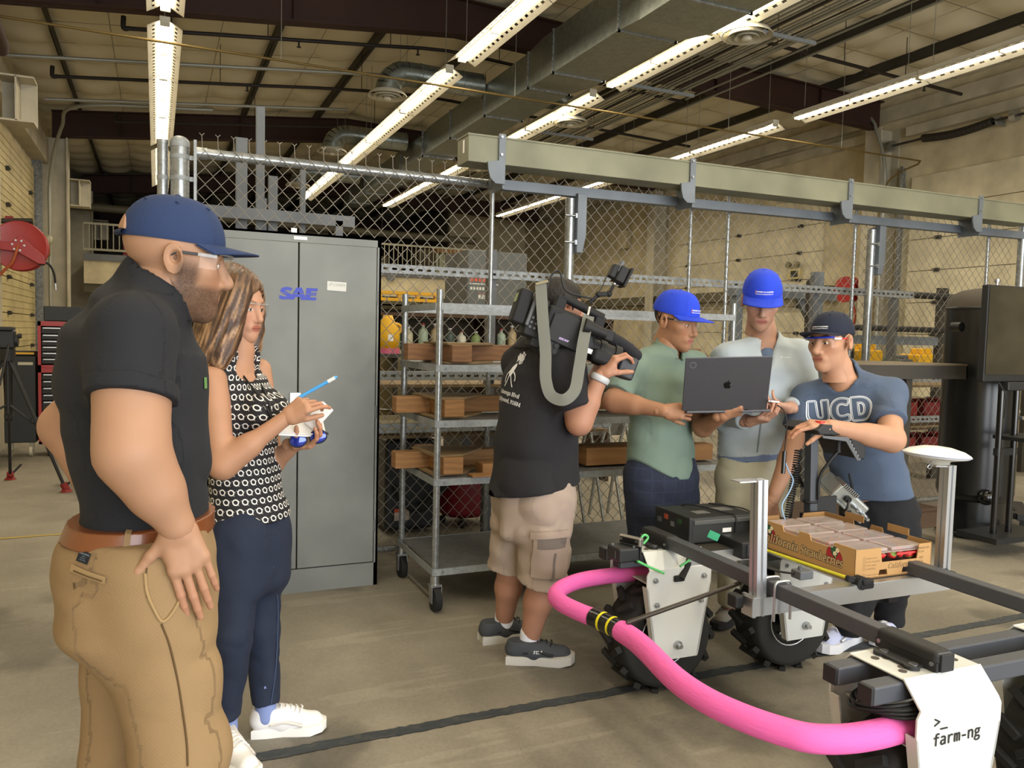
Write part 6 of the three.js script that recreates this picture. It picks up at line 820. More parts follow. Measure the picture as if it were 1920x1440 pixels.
  const lk = uni(locks, 0.035), hairF = (x, y, z) => smin(skullW(x, y, z), lk(x, y, z), 0.03) + 0.012 * (fbm((x - y * 0.35) * 60, y * 6, (z + y * 0.2) * 60, 3) - 0.5), c0 = lin(0x3a281d), c1 = lin(0xa88562), c2 = lin(0x6b4e38);
  part(t, 'hair', nets(hairF, boundsOf([J(440, 520), J(352, 655), J(375, 700, -0.12), J(480, 600, 0.1)], 0.11), 0.0055, (x, y, z) => { const s = fbm((x - y * 0.35) * 130, y * 7, (z + y * 0.2) * 130, 3), tt = sst(1.66, 1.5, y); return blend(blend(c0, c2, sst(0.35, 0.6, s)), c1, sst(0.5, 0.75, s) * tt); }), new THREE.MeshPhysicalMaterial({ vertexColors: true, roughness: 0.5, sheen: 0.3, sheenRoughness: 0.4 }), 'long brown hair with blond streaks');
  putGlasses(t, head, { w: 0.98 });
  // things in her hands
  const a = J(583, 733, -0.14), b = J(632, 706, -0.14), pd = dirTo(a, b), pen = thing('pen', 'light blue pen with white tip held up by the woman', 'pen', a);
  part(pen, 'barrel', rod(a.clone().addScaledVector(pd, -0.05), b.clone().addScaledVector(pd, -0.02), 0.0058, 12), std(0x4a9fe0, 0.35)); part(pen, 'grip', rod(b.clone().addScaledVector(pd, -0.035), b.clone().addScaledVector(pd, -0.008), 0.0062, 12), M.white); part(pen, 'tip', rod(b.clone().addScaledVector(pd, -0.008), b, 0.006, 12, 0.0035), std(0x4a9fe0, 0.35));
  const nb = thing('notepad', 'small white notepad held in the woman\'s far hand', 'notepad', J(565, 798, -0.06)); nb.quaternion.setFromRotationMatrix(frame(face(0.3, -0.45, 0.8), face(0.85, 0, 0.5))); nb.updateWorldMatrix(true, true); local(nb, 'cover', rbox(0.1, 0.165, 0.008, 0.003, 0, 0, -0.006), M.white); local(nb, 'pages', rbox(0.096, 0.16, 0.006, 0.002, 0, 0, 0.001), std(0xdedcd6, 0.8));
  const ph = thing('phone', 'white smartphone standing up from the woman\'s far hand', 'phone', J(597, 780, -0.05)); ph.quaternion.setFromRotationMatrix(frame(face(0.2, -0.9, 0.3), face(0.62, 0, 0.78))); ph.updateWorldMatrix(true, true); local(ph, 'case', rbox(0.052, 0.1, 0.009, 0.008, 0, 0, 0, 0, 0, 0, 3), std(0xd9d6d4, 0.3)); local(ph, 'screen', rbox(0.047, 0.093, 0.001, 0.0004, 0, 0, -0.005), M.blackGloss);
  const sg = thing('sunglasses', 'dark mirrored sunglasses dangling from the woman\'s far hand', 'sunglasses', J(578, 822, -0.08)); sg.quaternion.setFromRotationMatrix(frame(face(0.2, -0.95, 0.1), face(-0.2, 0, 1))); sg.updateWorldMatrix(true, true); const blue = phys(0x2a3fb0, 0.08, { metalness: 0.6, clearcoat: 1 }); for (const s of [-1, 1]) { local(sg, 'lens', sph(0.03, s * 0.034, 0, 0, 1, 0.8, 0.25, 20), blue); local(sg, 'rim', new THREE.TorusGeometry(0.029, 0.0025, 6, 24).scale(1, 0.82, 1).translate(s * 0.034, 0, 0.002), M.black); local(sg, 'temple', beam(V(s * 0.064, 0.008, 0), V(s * 0.066, 0.0, -0.12), 0.003, 0.006, 0.001), M.black); } local(sg, 'bridge', rod(V(-0.008, 0.006, 0.003), V(0.008, 0.006, 0.003), 0.002, 6), M.black);
}
const SKIN2 = lin(0xc6946f);
// ---------- cameraman with shoulder camera ----------
{
  const D = 3.6, J = (x, y, d = 0) => P(x, y, D + d), F = face(0.83, 0.55), L = leftOf(F), skin = lin(0xab7d66);
  const torso = SEC(J, L, [[1035, 640, 0, 0.07, 0.07], [1018, 660, 0, 0.15, 0.1], [1010, 710, 0, 0.2, 0.15], [1008, 770, 0, 0.2, 0.168], [1004, 850, 0, 0.205, 0.182], [1001, 945, 0, 0.218, 0.198]]);
  const shR = J(1052, 688, -0.14), elR = J(1086, 792, -0.2), wrR = J(1128, 704, -0.2), shL = J(975, 680, 0.15), elL = J(1072, 800, 0.2), wrL = J(1110, 715, 0.02);
  const hipR = J(1030, 935, -0.07), knR = J(1018, 1085, -0.06), fR = PY(992, 1238, 0), anR = V(fR.x, 0.09, fR.z), hipL = J(970, 930, 0.09), knL = J(958, 1065, 0.1), fL = PY(944, 1200, 0), anL = V(fL.x, 0.09, fL.z);
  const head = { at: J(1052, 578, 0.02), fwd: face(0.9, 0.4, 0.02), up: UP };
  const arms = [...limb(shR, elR, wrR, [0.062, 0.05, 0.032]), cap(elR, elR.clone().lerp(wrR, 0.4), 0.05, 0.047), ...limb(shL, elL, wrL, [0.06, 0.05, 0.032])];
  const body = uni([loft(grow(torso.slice(0, 5), -0.03)), cap(J(1038, 650), J(1046, 610), 0.06, 0.058), ...arms, cap(hipR, knR, 0.085, 0.062), cap(knR, knR.clone().lerp(anR, 0.35), 0.062, 0.063), cap(knR.clone().lerp(anR, 0.35), anR, 0.063, 0.04), cap(hipL, knL, 0.085, 0.06), cap(knL, knL.clone().lerp(anL, 0.35), 0.06, 0.061), cap(knL.clone().lerp(anL, 0.35), anL, 0.061, 0.04)], 0.025);
  const t = person({ label: 'cameraman in black t-shirt and beige cargo shorts filming', base: V(anR.x, 0, anR.z), skin, body, bodyBox: boundsOf([...torso.map((s) => s.c), shR, elR, wrR, shL, elL, anR, anL], 0.16), head, face: { skin, hair: 0x1a1410, brow: 0x1a1410 }, hands: [{ at: wrR, dir: face(0.5, 0.1, 0.86), palm: face(0.75, 0.5, -0.35), right: true, curl: [0.7, 0.75, 0.8, 0.85], spread: 0.05, thumb: [0.6, 0.75, 0.3], s: 1.05 }, { at: wrL, dir: face(0.4, -0.1, 0.9), palm: face(0.8, 0.3, -0.3), right: false, curl: [0.7, 0.75, 0.8, 0.8], s: 1.05 }] });
  part(t, 'hair', hairShell(head, { t: 0.012, nape: -0.07 }), std(0x1a1512, 0.7, 0, { vertexColors: true })); { const e = ellf(V(0, 0.05, -0.016), V(0.09, 0.092, 0.108)), f = (x, y, z) => smax(e(x, y, z), 0.045 - y, 0.004) + 0.004 * (noise(x * 150, y * 40, z * 150) - 0.5); part(t, 'hair_top', inHead(head, nets(f, new THREE.Box3(V(-0.12, 0.02, -0.14), V(0.12, 0.16, 0.12)), 0.005)), std(0x1a1512, 0.7)); }
  const trunk = loft(torso), fold = folds(0.016, 7, 5, 7, 23), dR = dirTo(shR, elR), hmR = shR.clone().lerp(elR, 0.78), sR = cap(shR, hmR.clone().addScaledVector(dR, 0.1), 0.092, 0.088), hR = half(hmR, dR), dL = dirTo(shL, elL), hmL = shL.clone().lerp(elL, 0.5), sL = cap(shL, hmL.clone().addScaledVector(dL, 0.1), 0.085, 0.085), hL = half(hmL, dL), hem = half(J(1003, 915), V(0, -1, 0).addScaledVector(CRW, 0.18)), hole = cap(J(1040, 650), J(1050, 600), 0.068), trap = uni([cap(J(1030, 655, -0.03), shR, 0.06, 0.085), cap(J(1030, 655, 0.03), shL, 0.06, 0.085)], 0.04);
  const shirt = (x, y, z) => { let d = smin(smin(trunk(x, y, z), trap(x, y, z), 0.05), smax(sR(x, y, z), hR(x, y, z), 0.006), 0.05); d = smin(d, smax(sL(x, y, z), hL(x, y, z), 0.006), 0.05); d = smax(d, -hole(x, y, z), 0.01); return smax(d + fold(x, y, z), hem(x, y, z), 0.008); };
  const sh = part(t, 't_shirt', garment(shirt, boundsOf([...torso.map((s) => s.c), shR, hmR, shL, hmL], 0.2), 0.01, 6, 0.12), cloth(0x1d1c20, 0.92));
  { const p = hit(shirt, 958, 702), n = p && normalAt(shirt, p, 0.03), tx = canvas(512, 512, (g) => { g.clearRect(0, 0, 512, 512); g.fillStyle = g.strokeStyle = '#d9dbe0'; g.save(); g.translate(256, 150); g.font = 'italic bold 92px serif'; 'Baked Potato'.split('').forEach((c, i) => { const a = (i - 5.5) * 0.17; g.save(); g.rotate(a); g.fillText(c, -20, -30 + 60 * Math.abs(a) * 0.2); g.restore(); }); g.restore(); g.beginPath(); g.ellipse(256, 215, 34, 60, 0.1, 0, 7); g.fill(); g.lineWidth = 12; for (const l of [[225, 230, 170, 280, 190, 330], [290, 230, 350, 250, 340, 300], [240, 270, 220, 330, 190, 360], [272, 270, 300, 330, 330, 350]]) { g.beginPath(); g.moveTo(l[0], l[1]); g.quadraticCurveTo(l[2], l[3], l[4], l[5]); g.stroke(); } g.font = 'bold 46px serif'; g.fillText('Cahuenga Blvd', 110, 420); g.fillText('Hollywood, 91604', 90, 480); }); if (p) part(sh, 'back_print', patch(shirt, p, n, 0.25, 0.28, UP, 20, 20, 0.003, -0.1), std(0xffffff, 0.8, 0, { map: tx, transparent: true, alphaTest: 0.35, side: THREE.DoubleSide }), 'white printed lettering'); }
  // cargo shorts
  const sf = folds(0.014, 11, 9, 11, 31), hips = loft([{ c: J(1002, 880), w: 0.185, d: 0.155, lat: L }, { c: J(1000, 940), w: 0.19, d: 0.165, lat: L }, { c: J(998, 975), w: 0.18, d: 0.15, lat: L }], 0.05), lR = cap(hipR, knR.clone().lerp(anR, 0.3), 0.124, 0.116), lL = cap(hipL, knL.clone().lerp(anL, 0.2), 0.118, 0.11), cR = half(knR.clone().lerp(anR, 0.08), dirTo(knR, anR)), cL = half(knL.clone().lerp(anL, 0.02), dirTo(knL, anL)), wst = half(J(1002, 885), UP);
  const shorts = (x, y, z) => { let d = smin(smax(lR(x, y, z), cR(x, y, z), 0.005), smax(lL(x, y, z), cL(x, y, z), 0.005), 0.03); d = smin(d, hips(x, y, z), 0.05); return smax(d + sf(x, y, z), wst(x, y, z), 0.005); };
  const so = part(t, 'cargo_shorts', garment(shorts, boundsOf([hipR, hipL, knR.clone().lerp(anR, 0.1), knL, J(1002, 885)], 0.19), 0.0095, 8, 0.1), cloth(0xa08f82, 0.9)), on = (px, py, w, h, m, nm, lift = 0.004, roll = 0) => { const p = hit(shorts, px, py); if (p) part(so, nm, patch(shorts, p, normalAt(shorts, p, 0.03), w, h, UP, 10, 10, lift, roll), m); };
  const pm = std(0x9a897c, 0.9, 0, { side: THREE.DoubleSide }), pd = std(0x6e645d, 0.95, 0, { side: THREE.DoubleSide }); on(1035, 1045, 0.16, 0.19, pm, 'cargo_pocket', 0.014); on(1036, 1018, 0.13, 0.05, pd, 'pocket_opening', 0.016); on(1036, 1003, 0.17, 0.03, pm, 'pocket_flap', 0.02); on(1036, 1062, 0.012, 0.13, pd, 'pocket_pleat', 0.0155); on(975, 903, 0.12, 0.022, pm, 'back_pocket_welt', 0.006, -0.2); for (const [x, y] of [[1018, 1022], [1058, 1012]]) { const p = hit(shorts, x, y); if (p) part(so, 'snap_button', sph(0.008, p.x, p.y, p.z), M.darkSteel); }
  for (const [a, kn] of [[anR, knR], [anL, knL]]) part(t, 'sock', nets(cap(a.clone().setY(0.06), a.clone().setY(0.12).lerp(kn, 0.02), 0.046, 0.044), boundsOf([a.clone().setY(0.06), a.clone().setY(0.12)], 0.07), 0.007), cloth(0xdfe2ee, 0.9));
  const sm = { upper: std(0x3c4046, 0.75, 0, { bumpMap: bumpFine, bumpScale: 0.001 }), sole: std(0xb9b6b0, 0.7), lace: M.black, accent: std(0x17181a, 0.6) }; shoe(t, 'running_shoe', PY(948, 1240, 0), PY(1077, 1244, 0), 0.112, 0.1, sm, { sole: 0.035, label: 'grey running shoe with white sole', text: { s: 'FILA', side: -1 } }); shoe(t, 'running_shoe', PY(900, 1205, 0), PY(900, 1205, 0).addScaledVector(face(0.93, 0.35), 0.29), 0.112, 0.1, sm, { sole: 0.035, label: 'grey running shoe with white sole' });
  const wb = wrR.clone().lerp(elR, 0.07), wd = dirTo(elR, wrR); part(t, 'wrist_band', [aim(new THREE.TorusGeometry(0.036, 0.007, 8, 24).rotateX(Math.PI / 2).scale(1, 2.2, 1), wb, wb.clone().add(wd))], std(0xb9bbbf, 0.4), 'silver fitness band');
}
// ---------- man in green shirt and blue cap ----------
{
  const D = 4.02, J = (x, y, d = 0) => P(x, y, D + d), F = face(0.62, -0.78), L = leftOf(F), skin = lin(0xa3775a);
  const torso = SEC(J, L, [[1248, 652, 0, 0.065, 0.065], [1243, 672, 0, 0.135, 0.085], [1240, 720, 0, 0.19, 0.125], [1240, 780, 0, 0.19, 0.14], [1238, 840, 0, 0.198, 0.148], [1238, 895, 0, 0.2, 0.15]]);
  const shR = J(1180, 692, -0.1), elR = J(1152, 752, -0.16), wrR = J(1245, 770, -0.3), shL = J(1300, 688, 0.1), elL = J(1318, 800, -0.12), wrL = J(1356, 778, -0.32);
  const hipR = J(1208, 890, -0.05), knR = J(1208, 1030, -0.05), hipL = J(1272, 890, 0.05), knL = J(1276, 1035, 0.05), anR = V(knR.x, 0.1, knR.z), anL = V(knL.x, 0.1, knL.z);
  const head = { at: J(1268, 604, -0.02), fwd: face(0.72, -0.66, -0.22), up: UP.clone().addScaledVector(F, 0.1), s: 1.12 };
  const body = uni([loft(grow(torso, -0.02)), cap(J(1250, 668), J(1258, 630), 0.06, 0.058), ...limb(shR, elR, wrR, [0.055, 0.05, 0.032]), cap(elR, elR.clone().lerp(wrR, 0.4), 0.05, 0.046), ...limb(shL, elL, wrL, [0.055, 0.048, 0.032]), ...limb(hipR, knR, anR, [0.085, 0.055, 0.04]), ...limb(hipL, knL, anL, [0.085, 0.055, 0.04])], 0.025);
  const t = person({ label: 'man in sage green short-sleeve shirt and royal blue cap holding the laptop', base: V((anR.x + anL.x) / 2, 0, (anR.z + anL.z) / 2), skin, body, bodyBox: boundsOf([...torso.map((s) => s.c), shR, elR, wrR, shL, elL, wrL, anR, anL], 0.16), head, face: { skin, hair: 0x14100d, brow: 0x14100d, w: 1.06, nose: 1.1, open: 0.7 }, hands: [{ at: wrR, dir: face(0.95, -0.2, 0.02), palm: face(0.15, 0.9, -0.2), right: true, curl: [0.75, 0.85, 0.95, 1.0], spread: 0.03, thumb: [0.5, 0.6, 0.3], s: 1.0 }, { at: wrL, dir: face(0.93, -0.2, 0.3), palm: face(0.0, 0.55, 0.8), right: false, curl: [0.5, 0.52, 0.55, 0.6], spread: 0.05, thumb: [0.7, 0.5, 0.2], s: 1.0 }] });
  part(t, 'hair', hairShell(head), std(0x15110e, 0.7, 0, { vertexColors: true }));
  const trunk = loft(torso), fold = folds(0.012, 9, 7, 9, 41), dR = dirTo(shR, elR), hmR = shR.clone().lerp(elR, 0.78), sR = cap(shR, hmR.clone().addScaledVector(dR, 0.1), 0.08, 0.082), hR = half(hmR, dR), dL = dirTo(shL, elL), hmL = shL.clone().lerp(elL, 0.6), sL = cap(shL, hmL.clone().addScaledVector(dL, 0.1), 0.078, 0.078), hL = half(hmL, dL), hole = cap(J(1254, 655).addScaledVector(F, 0.02), J(1262, 620).addScaledVector(F, 0.03), 0.062, 0.07), hem = (x, y, z) => { const s = (x - torso[5].c.x) * L.x + (z - torso[5].c.z) * L.z; return 0.765 + 0.09 * Math.pow(Math.abs(s - 0.02) / 0.2, 2) - y; }, trap = uni([cap(J(1248, 665, -0.02), shR, 0.055, 0.075), cap(J(1250, 665, 0.02), shL, 0.055, 0.075)], 0.04), vee = cap(J(1268, 705).addScaledVector(F, 0.13), J(1262, 655).addScaledVector(F, 0.09), 0.008, 0.04);
  const shirt = (x, y, z) => { let d = smin(smin(trunk(x, y, z), trap(x, y, z), 0.05), smax(sR(x, y, z), hR(x, y, z), 0.006), 0.04); d = smin(d, smax(sL(x, y, z), hL(x, y, z), 0.006), 0.04); d = smax(d, -hole(x, y, z), 0.01); d = smax(d, -vee(x, y, z), 0.008); return smax(d + fold(x, y, z), hem(x, y, z), 0.006); };
  const gm = cloth(0x74877a, 0.92), sh = part(t, 'shirt', garment(shirt, boundsOf([...torso.map((s) => s.c), shR, hmR, shL, hmL], 0.19), 0.0095, 8, 0.07), gm, 'sage green button shirt');
  const colA = J(1252, 662), cax = dirTo(colA, J(1258, 630)), cf = (x, y, z) => { const h = (x - colA.x) * cax.x + (y - colA.y) * cax.y + (z - colA.z) * cax.z, d = cap(colA.clone().addScaledVector(cax, -0.1), colA.clone().addScaledVector(cax, 0.15), 0.088, 0.066)(x, y, z), fr = ((x - colA.x) * F.x + (z - colA.z) * F.z); return Math.max(Math.abs(d) - 0.007, h - 0.045 + Math.max(0, fr) * 0.35, -h - 0.006 - Math.max(0, fr) * 0.25, fr > 0.05 ? 0.018 - Math.abs((x - colA.x) * L.x + (z - colA.z) * L.z) : -1); }; part(sh, 'collar', garment(cf, boundsOf([colA], 0.15), 0.006, 8), gm);
  const on = (px, py, w, h, m, nm, lift = 0.003) => { const p = hit(shirt, px, py); if (p) part(sh, nm, patch(shirt, p, normalAt(shirt, p, 0.03), w, h, UP, 6, 30, lift), m); }; on(1280, 760, 0.032, 0.34, std(0x708376, 0.92, 0, { side: THREE.DoubleSide }), 'button_placket', 0.004); for (const [x, y] of [[1273, 705], [1277, 740], [1281, 775], [1279, 811], [1276, 845], [1272, 878]]) { const p = hit(shirt, x, y); if (p) part(sh, 'button', sph(0.0065, p.x, p.y, p.z, 1, 1, 1, 10).translate(...normalAt(shirt, p, 0.02).multiplyScalar(0.005).toArray()), std(0xd8dcd2, 0.4)); } on(1292, 690, 0.1, 0.11, gm, 'chest_pocket', 0.004);
  const tf = folds(0.01, 10, 6, 10, 51), hips = loft([{ c: J(1240, 845), w: 0.175, d: 0.13, lat: L }, { c: J(1240, 900), w: 0.185, d: 0.14, lat: L }, { c: J(1240, 930), w: 0.178, d: 0.13, lat: L }], 0.05), legs = uni([cap(hipR, knR, 0.108, 0.084), cap(knR, anR, 0.084, 0.07)], 0.03), legl = uni([cap(hipL, knL, 0.105, 0.084), cap(knL, anL, 0.084, 0.07)], 0.03), low = half(V(0, 0.05, 0), V(0, -1, 0)), wst = half(J(1240, 848), UP);
  const trou = (x, y, z) => smax(smax(smin(smin(legs(x, y, z), legl(x, y, z), 0.02), hips(x, y, z), 0.05), low(x, y, z), 0.005), wst(x, y, z), 0.005) + tf(x, y, z);
  const plaid = tex(256, (u, v) => { const a = sst(0.03, 0.0, Math.abs(((u * 8) % 1) - 0.5) - 0.06), b = sst(0.03, 0.0, Math.abs(((v * 8) % 1) - 0.5) - 0.06), n = noise(u * 128, v * 128, 5, 128); const k = 0.9 + 0.12 * a + 0.12 * b + 0.15 * (n - 0.5); return [k, k, k]; }); part(t, 'trousers', garment(trou, boundsOf([hipR, hipL, anR, anL, J(1240, 850)], 0.17), 0.0105, 2.2, 0.06), cloth(0x2a3145, 0.9, { map: plaid }), 'dark blue checked trousers');
  for (const a of [anR, anL]) shoe(t, 'shoe', a.clone().addScaledVector(F, -0.07), a.clone().addScaledVector(F, 0.2), 0.105, 0.1, { upper: M.black, sole: M.black, lace: M.black });
  putCap(t, head, 0x1d3fc8, { brim: 0.072, k: 1.06, tall: 0.12, drop: 0.004, curve: 0.014, text: true, label: 'royal blue trucker cap' }); putGlasses(t, head, { w: 1.06, tip: M.black });
}
// ---------- man in pale hoodie and blue cap ----------
{
  const D = 4.1, J = (x, y, d = 0) => P(x, y, D + d), F = face(-0.12, -0.98), L = leftOf(F), skin = lin(0xb88e78);
  const torso = SEC(J, L, [[1434, 632, 0, 0.07, 0.07], [1432, 650, 0, 0.14, 0.085], [1428, 695, 0, 0.2, 0.125], [1425, 760, 0, 0.196, 0.135], [1415, 830, 0, 0.185, 0.13], [1410, 880, 0, 0.182, 0.13]]);
  const shR = J(1365, 672, -0.01), elR = J(1352, 775, -0.02), wrR = J(1405, 790, -0.28), shL = J(1497, 668, 0.01), elL = J(1512, 758, -0.06), wrL = J(1478, 765, -0.27);
  const hipR = J(1382, 885), knR = J(1376, 1020, -0.02), hipL = J(1440, 885), knL = J(1446, 1020), fR = PY(1368, 1168, 0), anR = V(fR.x, 0.1, fR.z), anL = V(knL.x + 0.01, 0.1, knL.z);
  const head = { at: J(1428, 565, -0.06), fwd: face(-0.2, -0.93, -0.36), up: UP.clone().addScaledVector(F, 0.25), s: 1.12 };
  const body = uni([loft(grow(torso, -0.02)), cap(J(1434, 645), J(1432, 600), 0.056, 0.054), ...limb(shR, elR, wrR, [0.05, 0.044, 0.03]), ...limb(shL, elL, wrL, [0.05, 0.044, 0.03]), ...limb(hipR, knR, anR, [0.08, 0.05, 0.04]), ...limb(hipL, knL, anL, [0.08, 0.05, 0.04])], 0.025);
  const t = person({ label: 'man in pale grey zip hoodie and royal blue cap looking down at the laptop', base: V((anR.x + anL.x) / 2, 0, (anR.z + anL.z) / 2), skin, body, bodyBox: boundsOf([...torso.map((s) => s.c), shR, elR, wrR, shL, elL, wrL, anR, anL], 0.16), head, face: { skin, hair: 0x14100d, brow: 0x14100d, open: 0.35, w: 0.98 }, hands: [{ at: wrL, dir: face(-0.9, -0.35, 0.1), palm: face(0, 0.45, 0.9), right: false, curl: [0.5, 0.55, 0.6, 0.65], spread: 0.03, thumb: [0.6, 0.6, 0.3], s: 1.0 }, { at: wrR, dir: face(0.5, -0.6, 0.2), palm: face(0, 0.4, 0.9), right: true, curl: [0.5, 0.5, 0.5, 0.5], s: 1.0 }] });
  part(t, 'hair', hairShell(head), std(0x15110e, 0.7, 0, { vertexColors: true }));
  const trunk = loft(torso), fold = folds(0.014, 8, 7, 8, 61), sl = (a, b, c) => uni([cap(a, b, 0.082, 0.072), cap(b, c, 0.072, 0.05)], 0.03), sR = sl(shR, elR, wrR), sL = sl(shL, elL, wrL), hR = half(wrR.clone().lerp(elR, 0.12), dirTo(elR, wrR)), hL = half(wrL.clone().lerp(elL, 0.12), dirTo(elL, wrL)), hole = cap(J(1434, 645).addScaledVector(F, 0.02), J(1432, 600).addScaledVector(F, 0.03), 0.06, 0.068), vee = cap(J(1434, 690).addScaledVector(F, 0.13), J(1434, 645).addScaledVector(F, 0.07), 0.006, 0.036), hem = half(J(1413, 850), V(0, -1, 0).addScaledVector(CRW, 0.12)), hood = ellf(J(1446, 648, 0.08), V(0.12, 0.06, 0.085)), trap = uni([cap(J(1432, 648), shR, 0.055, 0.078), cap(J(1434, 648), shL, 0.055, 0.078)], 0.04), hole2 = cap(J(1434, 655, 0.0), J(1432, 590, -0.03), 0.056, 0.066);
  const top = (x, y, z) => { let d = smin(smin(trunk(x, y, z), trap(x, y, z), 0.05), smax(sR(x, y, z), hR(x, y, z), 0.006), 0.035); d = smin(d, smax(sL(x, y, z), hL(x, y, z), 0.006), 0.035); d = smin(d, hood(x, y, z), 0.03); d = smax(d, -hole(x, y, z), 0.012); d = smax(d, -hole2(x, y, z), 0.012); d = smax(d, -vee(x, y, z), 0.008); return smax(d + fold(x, y, z), hem(x, y, z), 0.008); };
  const hm = cloth(0xaeb9c0, 0.8), hd = part(t, 'hoodie', garment(top, boundsOf([...torso.map((s) => s.c), shR, elR, wrR, shL, elL, wrL, J(1446, 640, 0.1)], 0.17), 0.0095, 8, 0.06), hm, 'pale grey zipped hoodie');
  { const z = [[1435, 668], [1433, 690], [1432, 720], [1430, 760], [1426, 800], [1420, 848]].map(([a, b]) => hit(top, a, b)).filter(Boolean).map((p) => p.addScaledVector(normalAt(top, p), 0.003)); if (z.length > 2) part(hd, 'zipper', pipe(z, 0.004, 5, 40), std(0x8a9294, 0.5, 0.3)); const p = hit(top, 1475, 670), tx = canvas(256, 64, (g) => { g.clearRect(0, 0, 256, 64); g.fillStyle = '#f2f4f6'; g.font = 'bold italic 54px serif'; g.fillText('F', 6, 50); g.font = '30px serif'; g.fillText('Champion', 60, 46, 170); }); if (p) part(hd, 'chest_logo', patch(top, p, normalAt(top, p, 0.03), 0.075, 0.018, UP, 8, 3, 0.003), std(0xffffff, 0.7, 0, { map: tx, transparent: true, alphaTest: 0.3, side: THREE.DoubleSide })); }
  const ins = (x, y, z) => Math.max(loft(grow(torso, -0.01))(x, y, z), (hem(x, y, z) - 0.028), -(hem(x, y, z) + 0.01)); part(t, 'undershirt', garment(ins, boundsOf([torso[4].c, torso[5].c], 0.2), 0.011, 8), cloth(0x6f7fa0, 0.9), 'blue undershirt hem'); const chestIn = ellf(J(1434, 668).addScaledVector(F, 0.045), V(0.05, 0.05, 0.05)); part(t, 'inner_collar', garment(chestIn, boundsOf([J(1434, 668).addScaledVector(F, 0.045)], 0.08), 0.008, 8), cloth(0x5c6c88, 0.9));
  const tf = folds(0.012, 9, 6, 9, 71), hips = loft([{ c: J(1411, 850), w: 0.17, d: 0.12, lat: L }, { c: J(1411, 895), w: 0.18, d: 0.13, lat: L }, { c: J(1411, 925), w: 0.172, d: 0.125, lat: L }], 0.05), lr = uni([cap(hipR, knR, 0.1, 0.08), cap(knR, anR, 0.08, 0.068)], 0.03), ll = uni([cap(hipL, knL, 0.1, 0.08), cap(knL, anL, 0.08, 0.068)], 0.03), low = half(V(0, 0.09, 0), V(0, -1, 0)), wst = half(J(1411, 852), UP), trou = (x, y, z) => smax(smax(smin(smin(lr(x, y, z), ll(x, y, z), 0.02), hips(x, y, z), 0.05), low(x, y, z), 0.005), wst(x, y, z), 0.005) + tf(x, y, z); part(t, 'trousers', garment(trou, boundsOf([hipR, hipL, anR, anL, J(1411, 855)], 0.17), 0.0105, 8, 0.04), cloth(0xb9b49c, 0.88), 'pale khaki trousers');
  const sm = { upper: std(0x9a958c, 0.8), sole: std(0x2a2a2c, 0.8), lace: M.black, accent: M.black }; shoe(t, 'sneaker', PY(1392, 1140, 0), PY(1342, 1184, 0), 0.105, 0.1, sm); shoe(t, 'sneaker', anL.clone().addScaledVector(F, -0.07), anL.clone().addScaledVector(F, 0.2), 0.105, 0.1, sm);
  putCap(t, head, 0x1d3fc8, { brim: 0.075, k: 1.06, tall: 0.14, drop: 0.012, curve: 0.02, text: true, label: 'royal blue trucker cap' }); putGlasses(t, head, { frame: M.black, w: 1.0, r: 0.002, arm: M.black });
}
